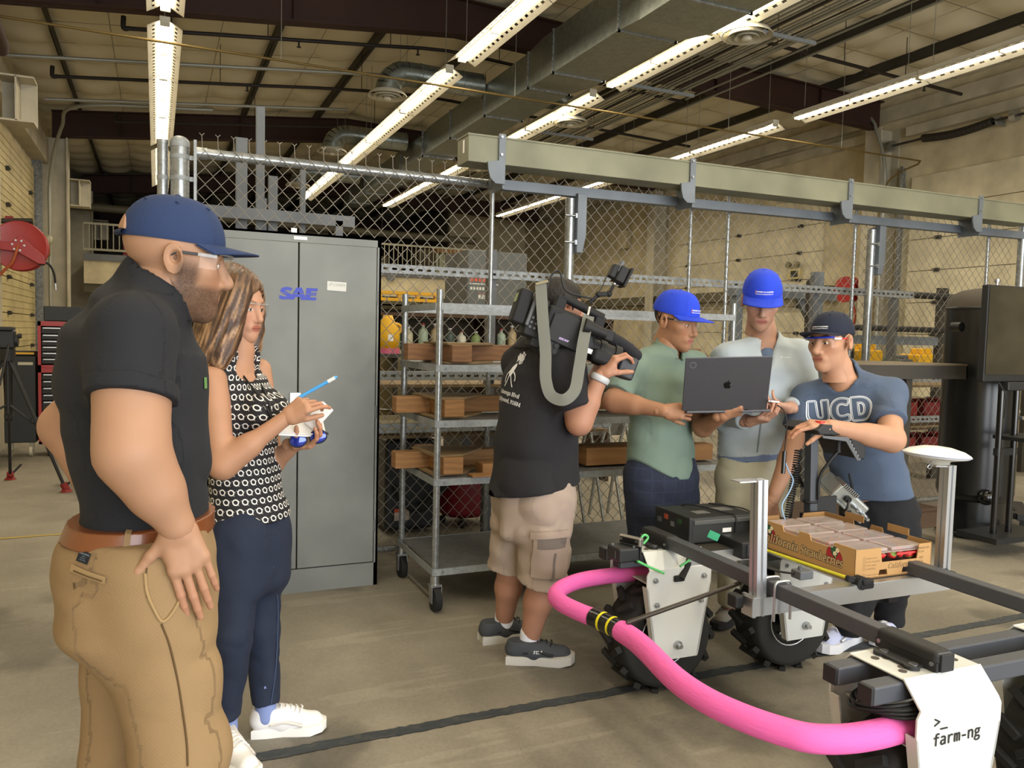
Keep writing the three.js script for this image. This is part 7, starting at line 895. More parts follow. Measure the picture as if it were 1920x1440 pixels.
// ---------- man in navy cap and blue printed t-shirt leaning on the mast ----------
{
  const D = 3.86, J = (x, y, d = 0) => P(x, y, D + d), F = face(-0.62, -0.78), L = leftOf(F), skin = lin(0xba8d72);
  const torso = SEC(J, L, [[1580, 700, -0.05, 0.068, 0.068], [1584, 718, -0.04, 0.14, 0.085], [1594, 765, -0.02, 0.196, 0.122], [1612, 830, 0.0, 0.184, 0.126], [1632, 890, 0.03, 0.18, 0.13], [1645, 950, 0.05, 0.178, 0.13]]);
  const shR = J(1513, 745, 0.06), elR = J(1478, 862, -0.03), wrR = J(1447, 940, -0.12), shL = J(1664, 740, -0.1), elL = J(1672, 824, -0.3), wrL = J(1555, 800, -0.4);
  const hipR = J(1620, 965, 0.06), knR = J(1626, 1090, 0.04), fR = PY(1590, 1215, 0), anR = V(fR.x, 0.1, fR.z), hipL = J(1678, 965, 0.02), knL = J(1672, 1095, 0.02), fL = PY(1665, 1195, 0), anL = V(fL.x, 0.1, fL.z);
  const head = { at: J(1558, 643, -0.08), fwd: face(-0.84, -0.53, -0.06), up: UP.clone().addScaledVector(CRW, -0.08), s: 1.1 };
  const body = uni([loft(grow(torso, -0.02)), cap(J(1580, 715, -0.05), J(1566, 672, -0.07), 0.06, 0.06), ...limb(shR, elR, wrR, [0.052, 0.046, 0.031]), ...limb(shL, elL, wrL, [0.058, 0.052, 0.033]), cap(elL, elL.clone().lerp(wrL, 0.4), 0.052, 0.047), ...limb(hipR, knR, anR, [0.08, 0.05, 0.04]), ...limb(hipL, knL, anL, [0.08, 0.05, 0.04])], 0.025);
  const t = person({ label: 'man in navy cap, blue-rimmed safety glasses and blue UCD t-shirt leaning forward', base: V((anR.x + anL.x) / 2, 0, (anR.z + anL.z) / 2), skin, body, bodyBox: boundsOf([...torso.map((s) => s.c), shR, elR, wrR, shL, elL, wrL, anR, anL], 0.16), head, face: { skin, hair: 0x14100d, brow: 0x14100d, w: 1.04, nose: 1.12, open: 0.8 }, hands: [{ at: wrL, dir: face(-0.98, 0.05, 0.1), palm: face(0, 0.3, -0.95), right: false, curl: [0.4, 0.45, 0.5, 0.55], spread: 0.05, thumb: [0.5, 0.6, 0.2], s: 1.02 }, { at: wrR, dir: face(-0.25, -0.1, -0.95), palm: face(0.55, -0.8, 0.1), right: true, curl: [0.55, 0.6, 0.6, 0.65], spread: 0.04, thumb: [0.5, 0.4, 0.2], s: 1.02 }] });
  part(t, 'hair', hairShell(head, { nape: -0.05 }), std(0x15110e, 0.7, 0, { vertexColors: true }));
  const trunk = loft(torso), fold = folds(0.011, 9, 7, 9, 81), dR = dirTo(shR, elR), hmR = shR.clone().lerp(elR, 0.5), sR = cap(shR, hmR.clone().addScaledVector(dR, 0.1), 0.074, 0.074), hR = half(hmR, dR), dL = dirTo(shL, elL), hmL = shL.clone().lerp(elL, 0.62), sL = cap(shL, hmL.clone().addScaledVector(dL, 0.1), 0.08, 0.082), hL = half(hmL, dL), hole = cap(J(1578, 708, -0.06), J(1566, 668, -0.09), 0.064, 0.072), hem = half(J(1640, 934), V(0, -1, 0).addScaledVector(CRW, 0.1)), trap = uni([cap(J(1580, 712, -0.05), shR, 0.058, 0.072), cap(J(1584, 712, -0.05), shL, 0.058, 0.078)], 0.04);
  const shirt = (x, y, z) => { let d = smin(smin(trunk(x, y, z), trap(x, y, z), 0.05), smax(sR(x, y, z), hR(x, y, z), 0.006), 0.04); d = smin(d, smax(sL(x, y, z), hL(x, y, z), 0.006), 0.04); d = smax(d, -hole(x, y, z), 0.01); return smax(d + fold(x, y, z), hem(x, y, z), 0.007); };
  const sh = part(t, 't_shirt', garment(shirt, boundsOf([...torso.map((s) => s.c), shR, hmR, shL, hmL], 0.18), 0.0092, 8, 0.1, 60), cloth(0x4d5b72, 0.92), 'heather blue t-shirt with UCD lettering');
  const p = hit(shirt, 1580, 768), tx = canvas(768, 384, (g) => { g.clearRect(0, 0, 768, 384); g.font = 'bold 320px sans-serif'; g.lineJoin = 'round'; for (const [w, c] of [[46, '#dfe4ea'], [26, '#4d5b72'], [14, '#dfe4ea'], [2, '#4d5b72']]) { g.lineWidth = w; g.strokeStyle = c; g.strokeText('UCD', 20, 310, 720); } g.fillStyle = '#4d5b72'; g.fillText('UCD', 20, 310, 720); }); if (p) part(sh, 'chest_print', patch(shirt, p, normalAt(shirt, p, 0.05), 0.34, 0.165, UP, 24, 12, 0.003, 0.17), std(0xffffff, 0.85, 0, { map: tx, transparent: true, alphaTest: 0.4, side: THREE.DoubleSide }), 'white outlined letters');
  const tf = folds(0.012, 10, 7, 10, 91), hips = loft([{ c: J(1643, 925, 0.04), w: 0.168, d: 0.12, lat: L }, { c: J(1648, 970, 0.05), w: 0.178, d: 0.13, lat: L }, { c: J(1650, 1000, 0.05), w: 0.17, d: 0.125, lat: L }], 0.05), lr = uni([cap(hipR, knR, 0.102, 0.086), cap(knR, anR, 0.086, 0.076)], 0.03), ll = uni([cap(hipL, knL, 0.102, 0.086), cap(knL, anL, 0.086, 0.076)], 0.03), low = half(V(0, 0.06, 0), V(0, -1, 0)), wst = half(J(1643, 925), UP), trou = (x, y, z) => smax(smax(smin(smin(lr(x, y, z), ll(x, y, z), 0.03), hips(x, y, z), 0.05), low(x, y, z), 0.005), wst(x, y, z), 0.005) + tf(x, y, z); part(t, 'trousers', garment(trou, boundsOf([hipR, hipL, anR, anL, J(1643, 925)], 0.17), 0.0105, 8, 0.06), cloth(0x121318, 0.9), 'loose black trousers');
  const sm = { upper: std(0xb9bfdd, 0.7), sole: std(0xd2d4da, 0.6), lace: M.white, accent: M.white }; shoe(t, 'sneaker', PY(1606, 1196, 0), PY(1536, 1228, 0), 0.11, 0.1, sm, { sole: 0.04, label: 'pale lilac running shoe' }); shoe(t, 'sneaker', anL.clone().addScaledVector(F, -0.07), anL.clone().addScaledVector(F, 0.2), 0.108, 0.1, sm, { sole: 0.04 });
  putCap(t, head, 0x121a2e, { brim: 0.075, drop: 0.0, curve: 0.016, tilt: -0.06, text: true, textAt: 0.1, label: 'dark navy baseball cap' }); const bl = std(0x1e36b8, 0.35); putGlasses(t, head, { w: 1.04, frame: bl, r: 0.0042, arm: M.white, tip: std(0xb82a2a, 0.4) });
}
// ---------- laptop held by the group ----------
{
  const a = P(1279, 672, 3.56), b = P(1438, 668, 3.56), c = P(1446, 766, 3.66), d = P(1287, 769, 3.66), x = dirTo(d, c), y0 = V().addVectors(a, b).multiplyScalar(0.5).sub(V().addVectors(c, d).multiplyScalar(0.5)), n = V().crossVectors(x, y0).normalize(), y = V().crossVectors(n, x), w = d.distanceTo(c), h = y0.length(), mid = V().add(a).add(b).add(c).add(d).multiplyScalar(0.25), bot = V().addVectors(c, d).multiplyScalar(0.5);
  const t = thing('laptop', 'open dark grey laptop held up between the two blue-capped men', 'laptop', bot), m = new THREE.Matrix4().makeBasis(x, y, n).setPosition(mid), grey = std(0x54545a, 0.4, 0.6);
  const lid = part(t, 'lid', rbox(w, h, 0.007, 0.003).applyMatrix4(m), grey);
  const ap = canvas(256, 256, (g) => { g.clearRect(0, 0, 256, 256); g.fillStyle = '#0b0b0d'; g.beginPath(); g.moveTo(128, 92); g.bezierCurveTo(170, 66, 204, 88, 210, 106); g.bezierCurveTo(172, 128, 180, 176, 216, 188); g.bezierCurveTo(204, 222, 178, 250, 158, 240); g.bezierCurveTo(138, 230, 124, 232, 106, 240); g.bezierCurveTo(70, 252, 30, 170, 46, 124); g.bezierCurveTo(58, 84, 98, 76, 128, 92); g.fill(); g.beginPath(); g.ellipse(146, 58, 13, 26, 0.6, 0, 7); g.fill(); });
  part(lid, 'lid_emblem', new THREE.PlaneGeometry(0.05, 0.05).translate(0.002, -0.0, 0.0042).applyMatrix4(m), std(0xffffff, 0.2, 0.3, { map: ap, transparent: true, alphaTest: 0.4, side: THREE.DoubleSide }), 'black fruit-shaped emblem');
  part(lid, 'sticker', new THREE.RingGeometry(0.012, 0.015, 20).translate(-w / 2 + 0.035, h / 2 - 0.035, 0.0042).applyMatrix4(m), std(0x6b6b72, 0.5, 0, { side: THREE.DoubleSide }));
  part(lid, 'screen', box(w - 0.012, h - 0.012, 0.001, 0, 0, -0.0042).applyMatrix4(m), M.blackGloss);
  const back = CFW.clone().addScaledVector(UP, -0.02).normalize(), mb = new THREE.Matrix4().makeBasis(x, UP, V().crossVectors(x, UP)).setPosition(bot.clone().addScaledVector(back, 0.125).addScaledVector(UP, -0.008)); part(t, 'base', rbox(w, 0.012, 0.245, 0.005).applyMatrix4(mb), grey); part(t, 'keyboard', box(w * 0.86, 0.002, 0.11, 0, 0.007, 0.04).applyMatrix4(mb), M.black);
  const pl = P(1452, 756, 3.62), pk = thing('memory_stick', 'slim silver adapter plugged into the laptop side', 'adapter', pl); part(pk, 'shell', beam(P(1444, 752, 3.62), P(1460, 754, 3.62), 0.02, 0.008, 0.002), M.alu); part(pk, 'plug', beam(P(1440, 752, 3.62), P(1446, 752, 3.62), 0.012, 0.005, 0.001), M.steel);
  const hb = thing('usb_stick', 'black stick-shaped hub dangling on a cable from the laptop', 'hub', P(1468, 888, 3.5)); part(hb, 'body', rod(P(1468, 888, 3.5), P(1471, 846, 3.5), 0.0095, 12), M.blackGloss); part(hb, 'cable', pipe([P(1471, 846, 3.5), P(1474, 815, 3.5), P(1475, 785, 3.52), P(1468, 768, 3.58), P(1458, 760, 3.62)], 0.0028, 6, 40), M.black);
  solo('blue_cable', 'thin pale blue cable hanging from the black hub to the crate', 'cable', pipe([P(1473, 868, 3.5), P(1478, 882, 3.49), P(1487, 900, 3.47), P(1480, 922, 3.45), P(1467, 945, 3.42), P(1468, 962, 3.4), P(1474, 978, 3.38)], 0.003, 6, 50), std(0x8fb2dc, 0.4));
}
// ---------- shoulder video camera ----------
{
  const rear = P(955, 572, 3.40), front = P(1165, 655, 3.50), x = dirTo(rear, front), z = V().crossVectors(x, UP).normalize(), y = V().crossVectors(z, x), o = P(1050, 618, 3.43);
  const t = thing('video_camera', 'large black shoulder video camera on the cameraman', 'video camera', o); t.quaternion.setFromRotationMatrix(new THREE.Matrix4().makeBasis(x, y, z)); t.updateWorldMatrix(true, true);
  const bk = std(0x0f0f11, 0.72), dk = std(0x0a0a0c, 0.65), L = (n, g, m = bk, l) => local(t, n, g, m, undefined, l);
  L('body', [rbox(0.24, 0.155, 0.11, 0.018, 0.03, 0.005, 0, 0, 0, 0, 3)]); L('side_cover', extr([[-0.06, -0.06], [0.11, -0.07], [0.15, -0.02], [0.1, 0.06], [-0.02, 0.07], [-0.06, 0.05]], 0.012, 0.004).translate(0, 0, 0.05), std(0x121315, 0.65));
  L('rear_panel', rbox(0.07, 0.17, 0.12, 0.01, -0.125, 0.005, 0), dk); const bt = L('battery', rbox(0.06, 0.15, 0.1, 0.012, -0.195, 0.03, 0, 0, 0, 0.05)); local(bt, 'battery_label', box(0.002, 0.04, 0.05, -0.227, 0.06, 0.0), std(0x8a9a6a, 0.6)); L('battery_clip', rbox(0.015, 0.14, 0.03, 0.004, -0.155, 0.03, 0.05), M.greyPlastic);
  for (let i = 0; i < 9; i++) L('control_button', cyl(0.006, 0.01, -0.14 + (i % 3) * 0.02, -0.04 + Math.floor(i / 3) * 0.02, 0.062, 10, 0.006, 'z'), M.greyPlastic);
  for (let i = 0; i < 6; i++) L('jog_knob', cyl(0.011, 0.014, -0.06 + (i % 3) * 0.028, -0.075 - Math.floor(i / 3) * 0.026, 0.055, 14, 0.011, 'z'), dk); L('control_panel', rbox(0.13, 0.06, 0.11, 0.008, -0.05, -0.085, 0), dk);
  L('handle', [rod(V(-0.04, 0.135, 0), V(0.16, 0.115, 0), 0.019, 14), rbox(0.05, 0.07, 0.035, 0.01, -0.04, 0.105, 0), rbox(0.05, 0.06, 0.035, 0.01, 0.15, 0.09, 0)]); L('viewfinder', [cyl(0.026, 0.09, 0.13, 0.045, 0.085, 16, 0.022, 'x'), rbox(0.05, 0.05, 0.04, 0.01, 0.19, 0.045, 0.07), cyl(0.034, 0.03, 0.085, 0.045, 0.085, 16, 0.03, 'x')], dk);
  L('lens', [cyl(0.05, 0.14, 0.21, -0.03, 0, 24, 0.05, 'x'), cyl(0.056, 0.03, 0.2, -0.03, 0, 24, 0.056, 'x'), cyl(0.058, 0.03, 0.27, -0.03, 0, 24, 0.058, 'x')], dk); L('lens_grip', rbox(0.1, 0.06, 0.05, 0.02, 0.2, -0.05, 0.065)); L('lens_hood', [rbox(0.08, 0.1, 0.12, 0.012, 0.325, -0.05, 0)], std(0x2a2b2e, 0.5));
  L('microphone', [rod(V(0.12, 0.05, -0.07), V(0.2, 0.05, -0.075), 0.014, 12)], dk); const fm = [V(0.18, 0.052, -0.07), V(0.25, 0.055, -0.072), V(0.32, 0.045, -0.074), V(0.385, 0.025, -0.076)]; L('microphone_foam', [new THREE.TubeGeometry(new THREE.CatmullRomCurve3(fm), 24, 0.027, 14), sph(0.027, ...fm[3].toArray()), sph(0.027, ...fm[0].toArray())], std(0x222226, 0.95, 0, { bumpMap: bumpFine, bumpScale: 0.002 })); L('microphone_clamp', rbox(0.05, 0.05, 0.05, 0.01, 0.14, 0.07, -0.05), dk);
  L('shoulder_pad', rbox(0.2, 0.05, 0.11, 0.02, 0.02, -0.105, 0), std(0x222326, 0.9)); L('white_label', box(0.03, 0.02, 0.002, 0.135, -0.045, 0.067), M.white);
  const tx = canvas(256, 64, (g) => { g.clearRect(0, 0, 256, 64); g.fillStyle = '#cdb4ea'; g.font = 'bold italic 54px sans-serif'; g.fillText('XDCAM', 8, 50); }); L('side_lettering', new THREE.PlaneGeometry(0.06, 0.015).translate(0.02, -0.04, 0.0685), std(0xffffff, 0.5, 0, { map: tx, transparent: true, alphaTest: 0.35, side: THREE.DoubleSide }), 'pale model lettering');
  // lamp on a jointed arm
  const W = (p) => t.worldToLocal(p.clone()), q0 = W(P(1105, 568, 3.46)), q1 = W(P(1122, 552, 3.46)), q2 = W(P(1142, 551, 3.46)), q3 = W(P(1152, 532, 3.46)); L('arm', [rod(q0, q1, 0.008, 8), sph(0.014, ...q1.toArray()), beam(q1, q2, 0.02, 0.02), sph(0.014, ...q2.toArray()), rod(q2, q3, 0.007, 8)], dk); L('arm_ball', [sph(0.012, ...q3.toArray())], M.steel);
  const lp = new THREE.Group(); lp.name = 'top_light'; lp.position.copy(W(P(1163, 516, 3.46))); lp.rotation.z = -0.1; t.add(lp); local(lp, 'housing', [rbox(0.045, 0.075, 0.075, 0.01), rbox(0.03, 0.06, 0.05, 0.006, -0.035, 0, 0), rbox(0.012, 0.09, 0.085, 0.004, 0.028, 0, 0)], dk); local(lp, 'fin', box(0.01, 0.05, 0.06, -0.02, 0.03, 0), M.greyPlastic);
  L('lamp_cable', pipe([q0, W(P(1125, 545, 3.45)), W(P(1138, 518, 3.45)), W(P(1150, 508, 3.46))], 0.0025, 6, 30), M.black); L('cable_loop', pipe([W(P(1025, 540, 3.43)), W(P(1035, 515, 3.43)), W(P(1050, 510, 3.43)), W(P(1062, 545, 3.44)), W(P(1110, 560, 3.45))], 0.005, 6, 40), M.black);
  // webbing strap hanging in a loop
  const strap = (pts, w) => { const c = new THREE.CatmullRomCurve3(pts), n = 60, pos = [], idx = [], lat = CFW.clone().multiplyScalar(-0.1).add(CRW).normalize(); for (let i = 0; i <= n; i++) { const p = c.getPoint(i / n), tg = c.getTangent(i / n), s = V().crossVectors(tg, CFW).normalize(); for (const k of [-1, 1]) for (const d of [0, 0.003]) { const q = p.clone().addScaledVector(s, k * w / 2).addScaledVector(CFW, d); pos.push(q.x, q.y, q.z); } } for (let i = 0; i < n; i++) { const a = i * 4, b = a + 4; for (const [u, v] of [[0, 2], [3, 1], [2, 3], [1, 0]]) idx.push(a + u, a + v, b + u, a + v, b + v, b + u); } const g = new THREE.BufferGeometry(); g.setAttribute('position', new THREE.Float32BufferAttribute(pos, 3)); g.setIndex(idx); g.computeVertexNormals(); return g; };
  const stM = std(0x6f7068, 0.85, 0, { side: THREE.DoubleSide }); part(t, 'strap', strap([P(1014, 532, 3.33), P(1018, 600, 3.31), P(1023, 660, 3.3), P(1024, 715, 3.28), P(1034, 742, 3.27), P(1056, 750, 3.26), P(1076, 735, 3.27), P(1086, 690, 3.3), P(1094, 640, 3.33), P(1104, 592, 3.37)], 0.048), stM, 'grey webbing strap'); part(t, 'strap_buckle', [beam(P(1004, 533, 3.33), P(1028, 527, 3.33), 0.012, 0.012)], std(0x8a8264, 0.6)); part(t, 'strap_clip', [rod(P(1102, 592, 3.37), P(1106, 576, 3.39), 0.006, 8)], M.steel);
}
// ---------- left side: tripod, tool chest, hose reel, black cart ----------
{
  const f1 = PY(125, 922, 0), ap = V(PY(30, 905, 0).x - 0.42, 1.16, f1.z - 0.25), t = thing('tripod', 'black video tripod standing on the open floor at the far left', 'tripod', V(ap.x, 0, ap.z));
  const hub = P(14, 665, 6.75); for (const [i, f] of [f1, V(hub.x - 0.65, 0, hub.z + 0.35), V(hub.x - 0.1, 0, hub.z - 0.75)].entries()) { const d = dirTo(hub, f), l = hub.distanceTo(f), s = V().crossVectors(d, UP).normalize().multiplyScalar(0.03), g = part(t, 'leg', [rod(hub.clone().add(s), hub.clone().addScaledVector(d, l * 0.5).add(s.clone().multiplyScalar(0.6)), 0.011, 8), rod(hub.clone().sub(s), hub.clone().addScaledVector(d, l * 0.5).sub(s.clone().multiplyScalar(0.6)), 0.011, 8), rod(hub.clone().addScaledVector(d, l * 0.42), f.clone().addScaledVector(d, -0.06), 0.014, 8)], M.black); part(g, 'clamp', rbox(0.07, 0.05, 0.05, 0.01, ...hub.clone().addScaledVector(d, l * 0.47).toArray()), M.black); part(g, 'foot', [rod(f.clone().addScaledVector(d, -0.08), f.clone().setY(0.02), 0.03, 10), cyl(0.05, 0.02, f.x, 0.012, f.z, 14, 0.035)], M.redDull); part(g, 'toe_spike', rod(f.clone().addScaledVector(d, -0.05), f.clone().add(V(0.09, 0.14, 0)), 0.01, 6), M.black); part(t, 'spreader', rod(hub.clone().add(V(0, -0.42, 0)), hub.clone().addScaledVector(d, l * 0.52), 0.01, 8), M.black); }
  part(t, 'hub', [cyl(0.06, 0.1, hub.x, hub.y, hub.z, 16), cyl(0.02, 0.5, hub.x, hub.y - 0.25, hub.z, 10)], M.black); part(t, 'fluid_head', [rbox(0.12, 0.16, 0.12, 0.02, hub.x, hub.y + 0.13, hub.z), cyl(0.05, 0.16, hub.x, hub.y + 0.12, hub.z, 16, 0.05, 'x'), rbox(0.1, 0.03, 0.16, 0.006, hub.x, hub.y + 0.22, hub.z), rod(hub.clone().add(V(0.02, 0.1, 0.05)), hub.clone().add(V(-0.02, -0.24, 0.25)), 0.01, 8), cyl(0.02, 0.03, hub.x + 0.09, hub.y + 0.16, hub.z, 12, 0.02, 'x')], M.black);
}
{
  const z = -10.05, x0 = PZ(72, 760, z).x, w = 0.72, y1 = PZ(72, 690, z).y, y2 = PZ(72, 602, z).y, d = 0.46, xc = x0 + w / 2, drawer = std(0x1a1a1a, 0.5), chest = (nm, lb, yb, yt, rows) => {
    const t = thing(nm, lb, 'tool chest', V(xc, yb, z - d / 2)), hh = yt - yb; part(t, 'case', [box(0.03, hh, d, x0 + 0.015, (yb + yt) / 2, z - d / 2), box(0.03, hh, d, x0 + w - 0.015, (yb + yt) / 2, z - d / 2), box(w, 0.05, d, xc, yt - 0.025, z - d / 2), box(w, 0.03, d, xc, yb + 0.015, z - d / 2), box(w, hh, 0.02, xc, (yb + yt) / 2, z - d + 0.01)], M.red);
    const H = hh - 0.1; let y = yt - 0.06; const sum = rows.reduce((a, b) => a + b); for (const r of rows) { const h = H * r / sum, dr = part(t, 'drawer', rbox(w - 0.07, h - 0.008, d - 0.05, 0.004, xc, y - h / 2, z - d / 2 + 0.02), drawer); part(dr, 'drawer_pull', rbox(w - 0.1, 0.016, 0.02, 0.004, xc, y - 0.014, z + 0.006), M.alu); y -= h; } return t; };
  const low = chest('tool_cabinet', 'red rolling tool cabinet with black drawers by the wall', 0.14, y1, [1, 1, 1, 1, 1.4, 2, 0.8, 1.6]); for (const x of [x0 + 0.1, x0 + w - 0.1]) for (const zz of [z - 0.06, z - d + 0.06]) part(low, 'caster', [cyl(0.06, 0.035, x, 0.06, zz, 18, 0.06, 'x'), box(0.06, 0.08, 0.05, x, 0.11, zz)], M.blackRubber);
  chest('tool_chest', 'red top tool chest with black drawers standing on the rolling cabinet', y1 + 0.003, y2, [1.2, 1, 1, 1, 1, 1]);
  solo('black_case', 'low black case lying on top of the red tool chest', 'case', rbox(w * 0.96, PZ(80, 574, z).y - y2, 0.4, 0.012, xc + 0.04, (y2 + PZ(80, 574, z).y) / 2 + 0.003, z - 0.22), M.blackPlastic);
  const ct = thing('black_cart', 'black rolling cart beside the red tool cabinet', 'cart', V(x0 - 0.2, 0, z - 0.2)), yc = PZ(50, 668, z).y; part(ct, 'cabinet', rbox(0.3, yc - 0.16, 0.4, 0.01, x0 - 0.175, (yc + 0.16) / 2 + 0.0, z - 0.22), M.blackPlastic); part(ct, 'top_label', box(0.14, 0.03, 0.002, x0 - 0.12, yc - 0.08, z - 0.018), M.diffuserWhite); for (const x of [-0.28, -0.08]) part(ct, 'caster', [cyl(0.06, 0.03, x0 + x, 0.062, z - 0.08, 18, 0.06, 'x'), box(0.05, 0.08, 0.05, x0 + x, 0.12, z - 0.1)], M.diffuserWhite);
  const tr = thing('tool_tray', 'yellow and black tool tray on the black cart', 'tray', V(x0 - 0.15, yc, z - 0.2)); part(tr, 'tray', rbox(0.22, 0.05, 0.3, 0.012, x0 - 0.15, yc + 0.026, z - 0.2), M.black); part(tr, 'strip', box(0.2, 0.02, 0.004, x0 - 0.14, yc + 0.03, z - 0.048), M.yellow);
  solo('leaning_panel', 'dark flat panel leaning against the black cart', 'panel', beam(V(x0 - 0.75, 0.02, z + 0.05), V(x0 - 0.42, 0.8, z - 0.06), 0.5, 0.02, 0.002).rotateY(0), std(0x2a2520, 0.7));
}
{
  const z = -10.9, c = PZ(38, 462, z), r = 0.275, t = thing('hose_reel', 'big red hose reel mounted on the bar beside the cream door', 'hose reel', V(c.x, c.y - r, c.z)), R = M.red;
  part(t, 'disc', lathe([[0.02, 0.0], [0.2, 0.0], [r, 0.02], [r + 0.01, 0.03], [r, 0.036], [0.2, 0.016], [0.02, 0.016]], 40).rotateX(Math.PI / 2).translate(c.x, c.y, z + 0.06), R); part(t, 'disc', lathe([[0.02, 0.0], [0.2, 0.0], [r, 0.02], [r + 0.01, 0.03], [r, 0.036], [0.02, 0.016]], 40).rotateX(-Math.PI / 2).translate(c.x, c.y, z - 0.08), R); part(t, 'drum', cyl(0.14, 0.14, c.x, c.y, z - 0.01, 24, 0.14, 'z'), M.darkRed);
  part(t, 'arm', extr([[-0.08, 0.03], [0.02, 0.11], [0.25, -0.1], [0.27, -0.2], [0.2, -0.2], [-0.02, -0.07], [-0.3, -0.05], [-0.3, 0.05]], 0.03, 0.004).translate(c.x, c.y, z + 0.11), R); for (let i = 0; i < 6; i++) part(t, 'bolt', cyl(0.012, 0.01, c.x + 0.06 * Math.cos(i), c.y + 0.06 * Math.sin(i), z + 0.15, 8, 0.012, 'z'), M.steel);
  const g = PZ(78, 490, z + 0.1); part(t, 'guide', rbox(0.07, 0.09, 0.08, 0.015, g.x, g.y, g.z), M.black); part(t, 'hose_end', pipe([g, PZ(92, 496, z + 0.1), PZ(101, 512, z + 0.1), PZ(104, 533, z + 0.1)], 0.012, 8, 24), M.blackRubber); part(t, 'nozzle', rod(PZ(104, 531, z + 0.1), PZ(105, 544, z + 0.1), 0.014, 8), M.steel); part(t, 'feed_hose', pipe([V(c.x, c.y, z + 0.16), PZ(24, 490, z + 0.16), PZ(10, 505, z + 0.14), PZ(-15, 530, z + 0.1)], 0.016, 8, 24), std(0xa8532a, 0.6));
  part(t, 'mount_bar', rod(PZ(-60, 414, z - 0.1), PZ(62, 414, z - 0.1), 0.03, 10), M.darkSteel); part(t, 'hanger_plate', box(0.08, 0.36, 0.02, c.x - 0.12, c.y + 0.17, z - 0.09), M.redDull);
  const lc = PZ(80, 455, -16.6), lm = thing('bulkhead_lamp', 'small unlit glass globe lamp on the white column', 'lamp', lc); part(lm, 'glass', sph(0.09, lc.x + 0.08, lc.y + 0.06, lc.z), phys(0xd8d4c0, 0.1, { transmission: 0.6, thickness: 0 })); part(lm, 'base', [cyl(0.06, 0.22, lc.x + 0.06, lc.y - 0.12, lc.z, 14), rod(V(lc.x + 0.06, lc.y - 0.1, lc.z), V(-2.09, lc.y - 0.1, lc.z), 0.03, 8)], M.brassPipe);
}
// ---------- right side: air tank, screen on a stand, steel table ----------
{
  const c = PY(1822, 1000, 0), R = 0.268, H = PZ(1822, 540, c.z).y, t = thing('air_tank', 'tall black vertical air tank with dusty domed top', 'tank', V(c.x, 0, c.z)), tm = phys(0x0d0f12, 0.3, { clearcoat: 0.4, clearcoatRoughness: 0.25 }), at = (g) => g.translate(c.x, 0, c.z);
  part(t, 'shell', at(lathe([[R, 0.34], [R, H - 0.17], [R + 0.004, H - 0.165], [R + 0.004, H - 0.15], [R, H - 0.145]], 48)), tm); part(t, 'dome', at(lathe([[R, H - 0.145], [R * 0.97, H - 0.1], [R * 0.86, H - 0.05], [R * 0.6, H - 0.015], [R * 0.3, H], [0.001, H]], 48)), std(0x57514a, 0.8, 0, { map: dirtTex })); part(t, 'bottom', at(lathe([[R, 0.34], [R * 0.95, 0.3], [R * 0.8, 0.27], [0.001, 0.26]], 48)), tm); part(t, 'skirt', at(lathe([[R * 0.86, 0.02], [R * 0.86, 0.3], [R * 0.84, 0.3], [R * 0.84, 0.02]], 48)), tm); part(t, 'base_ring', at(new THREE.TorusGeometry(R * 0.9, 0.02, 8, 40).rotateX(Math.PI / 2).translate(0, 0.025, 0)), M.black);
  const pt = PZ(1797, 613, c.z + R); part(t, 'port', cyl(0.034, 0.07, PZ(1793, 613, c.z + R * 0.9).x, pt.y, c.z + R * 0.93, 18, 0.034, 'z'), tm); part(t, 'relief_valve', at(merged([cyl(0.012, 0.09, 0.12, H + 0.03, 0, 10), cyl(0.022, 0.02, 0.12, H + 0.07, 0, 10), cyl(0.02, 0.03, 0.12, H + 0.015, 0, 6)])), M.steel); part(t, 'drain_ball', sph(0.06, c.x - 0.18, 0.34, c.z + R * 0.85), M.blackGloss); for (const [dx, y] of [[0.05, 0.98], [0.1, 0.93]]) part(t, 'fitting', cyl(0.014, 0.03, c.x + dx, y, c.z + R, 8, 0.014, 'z'), M.steel);
}
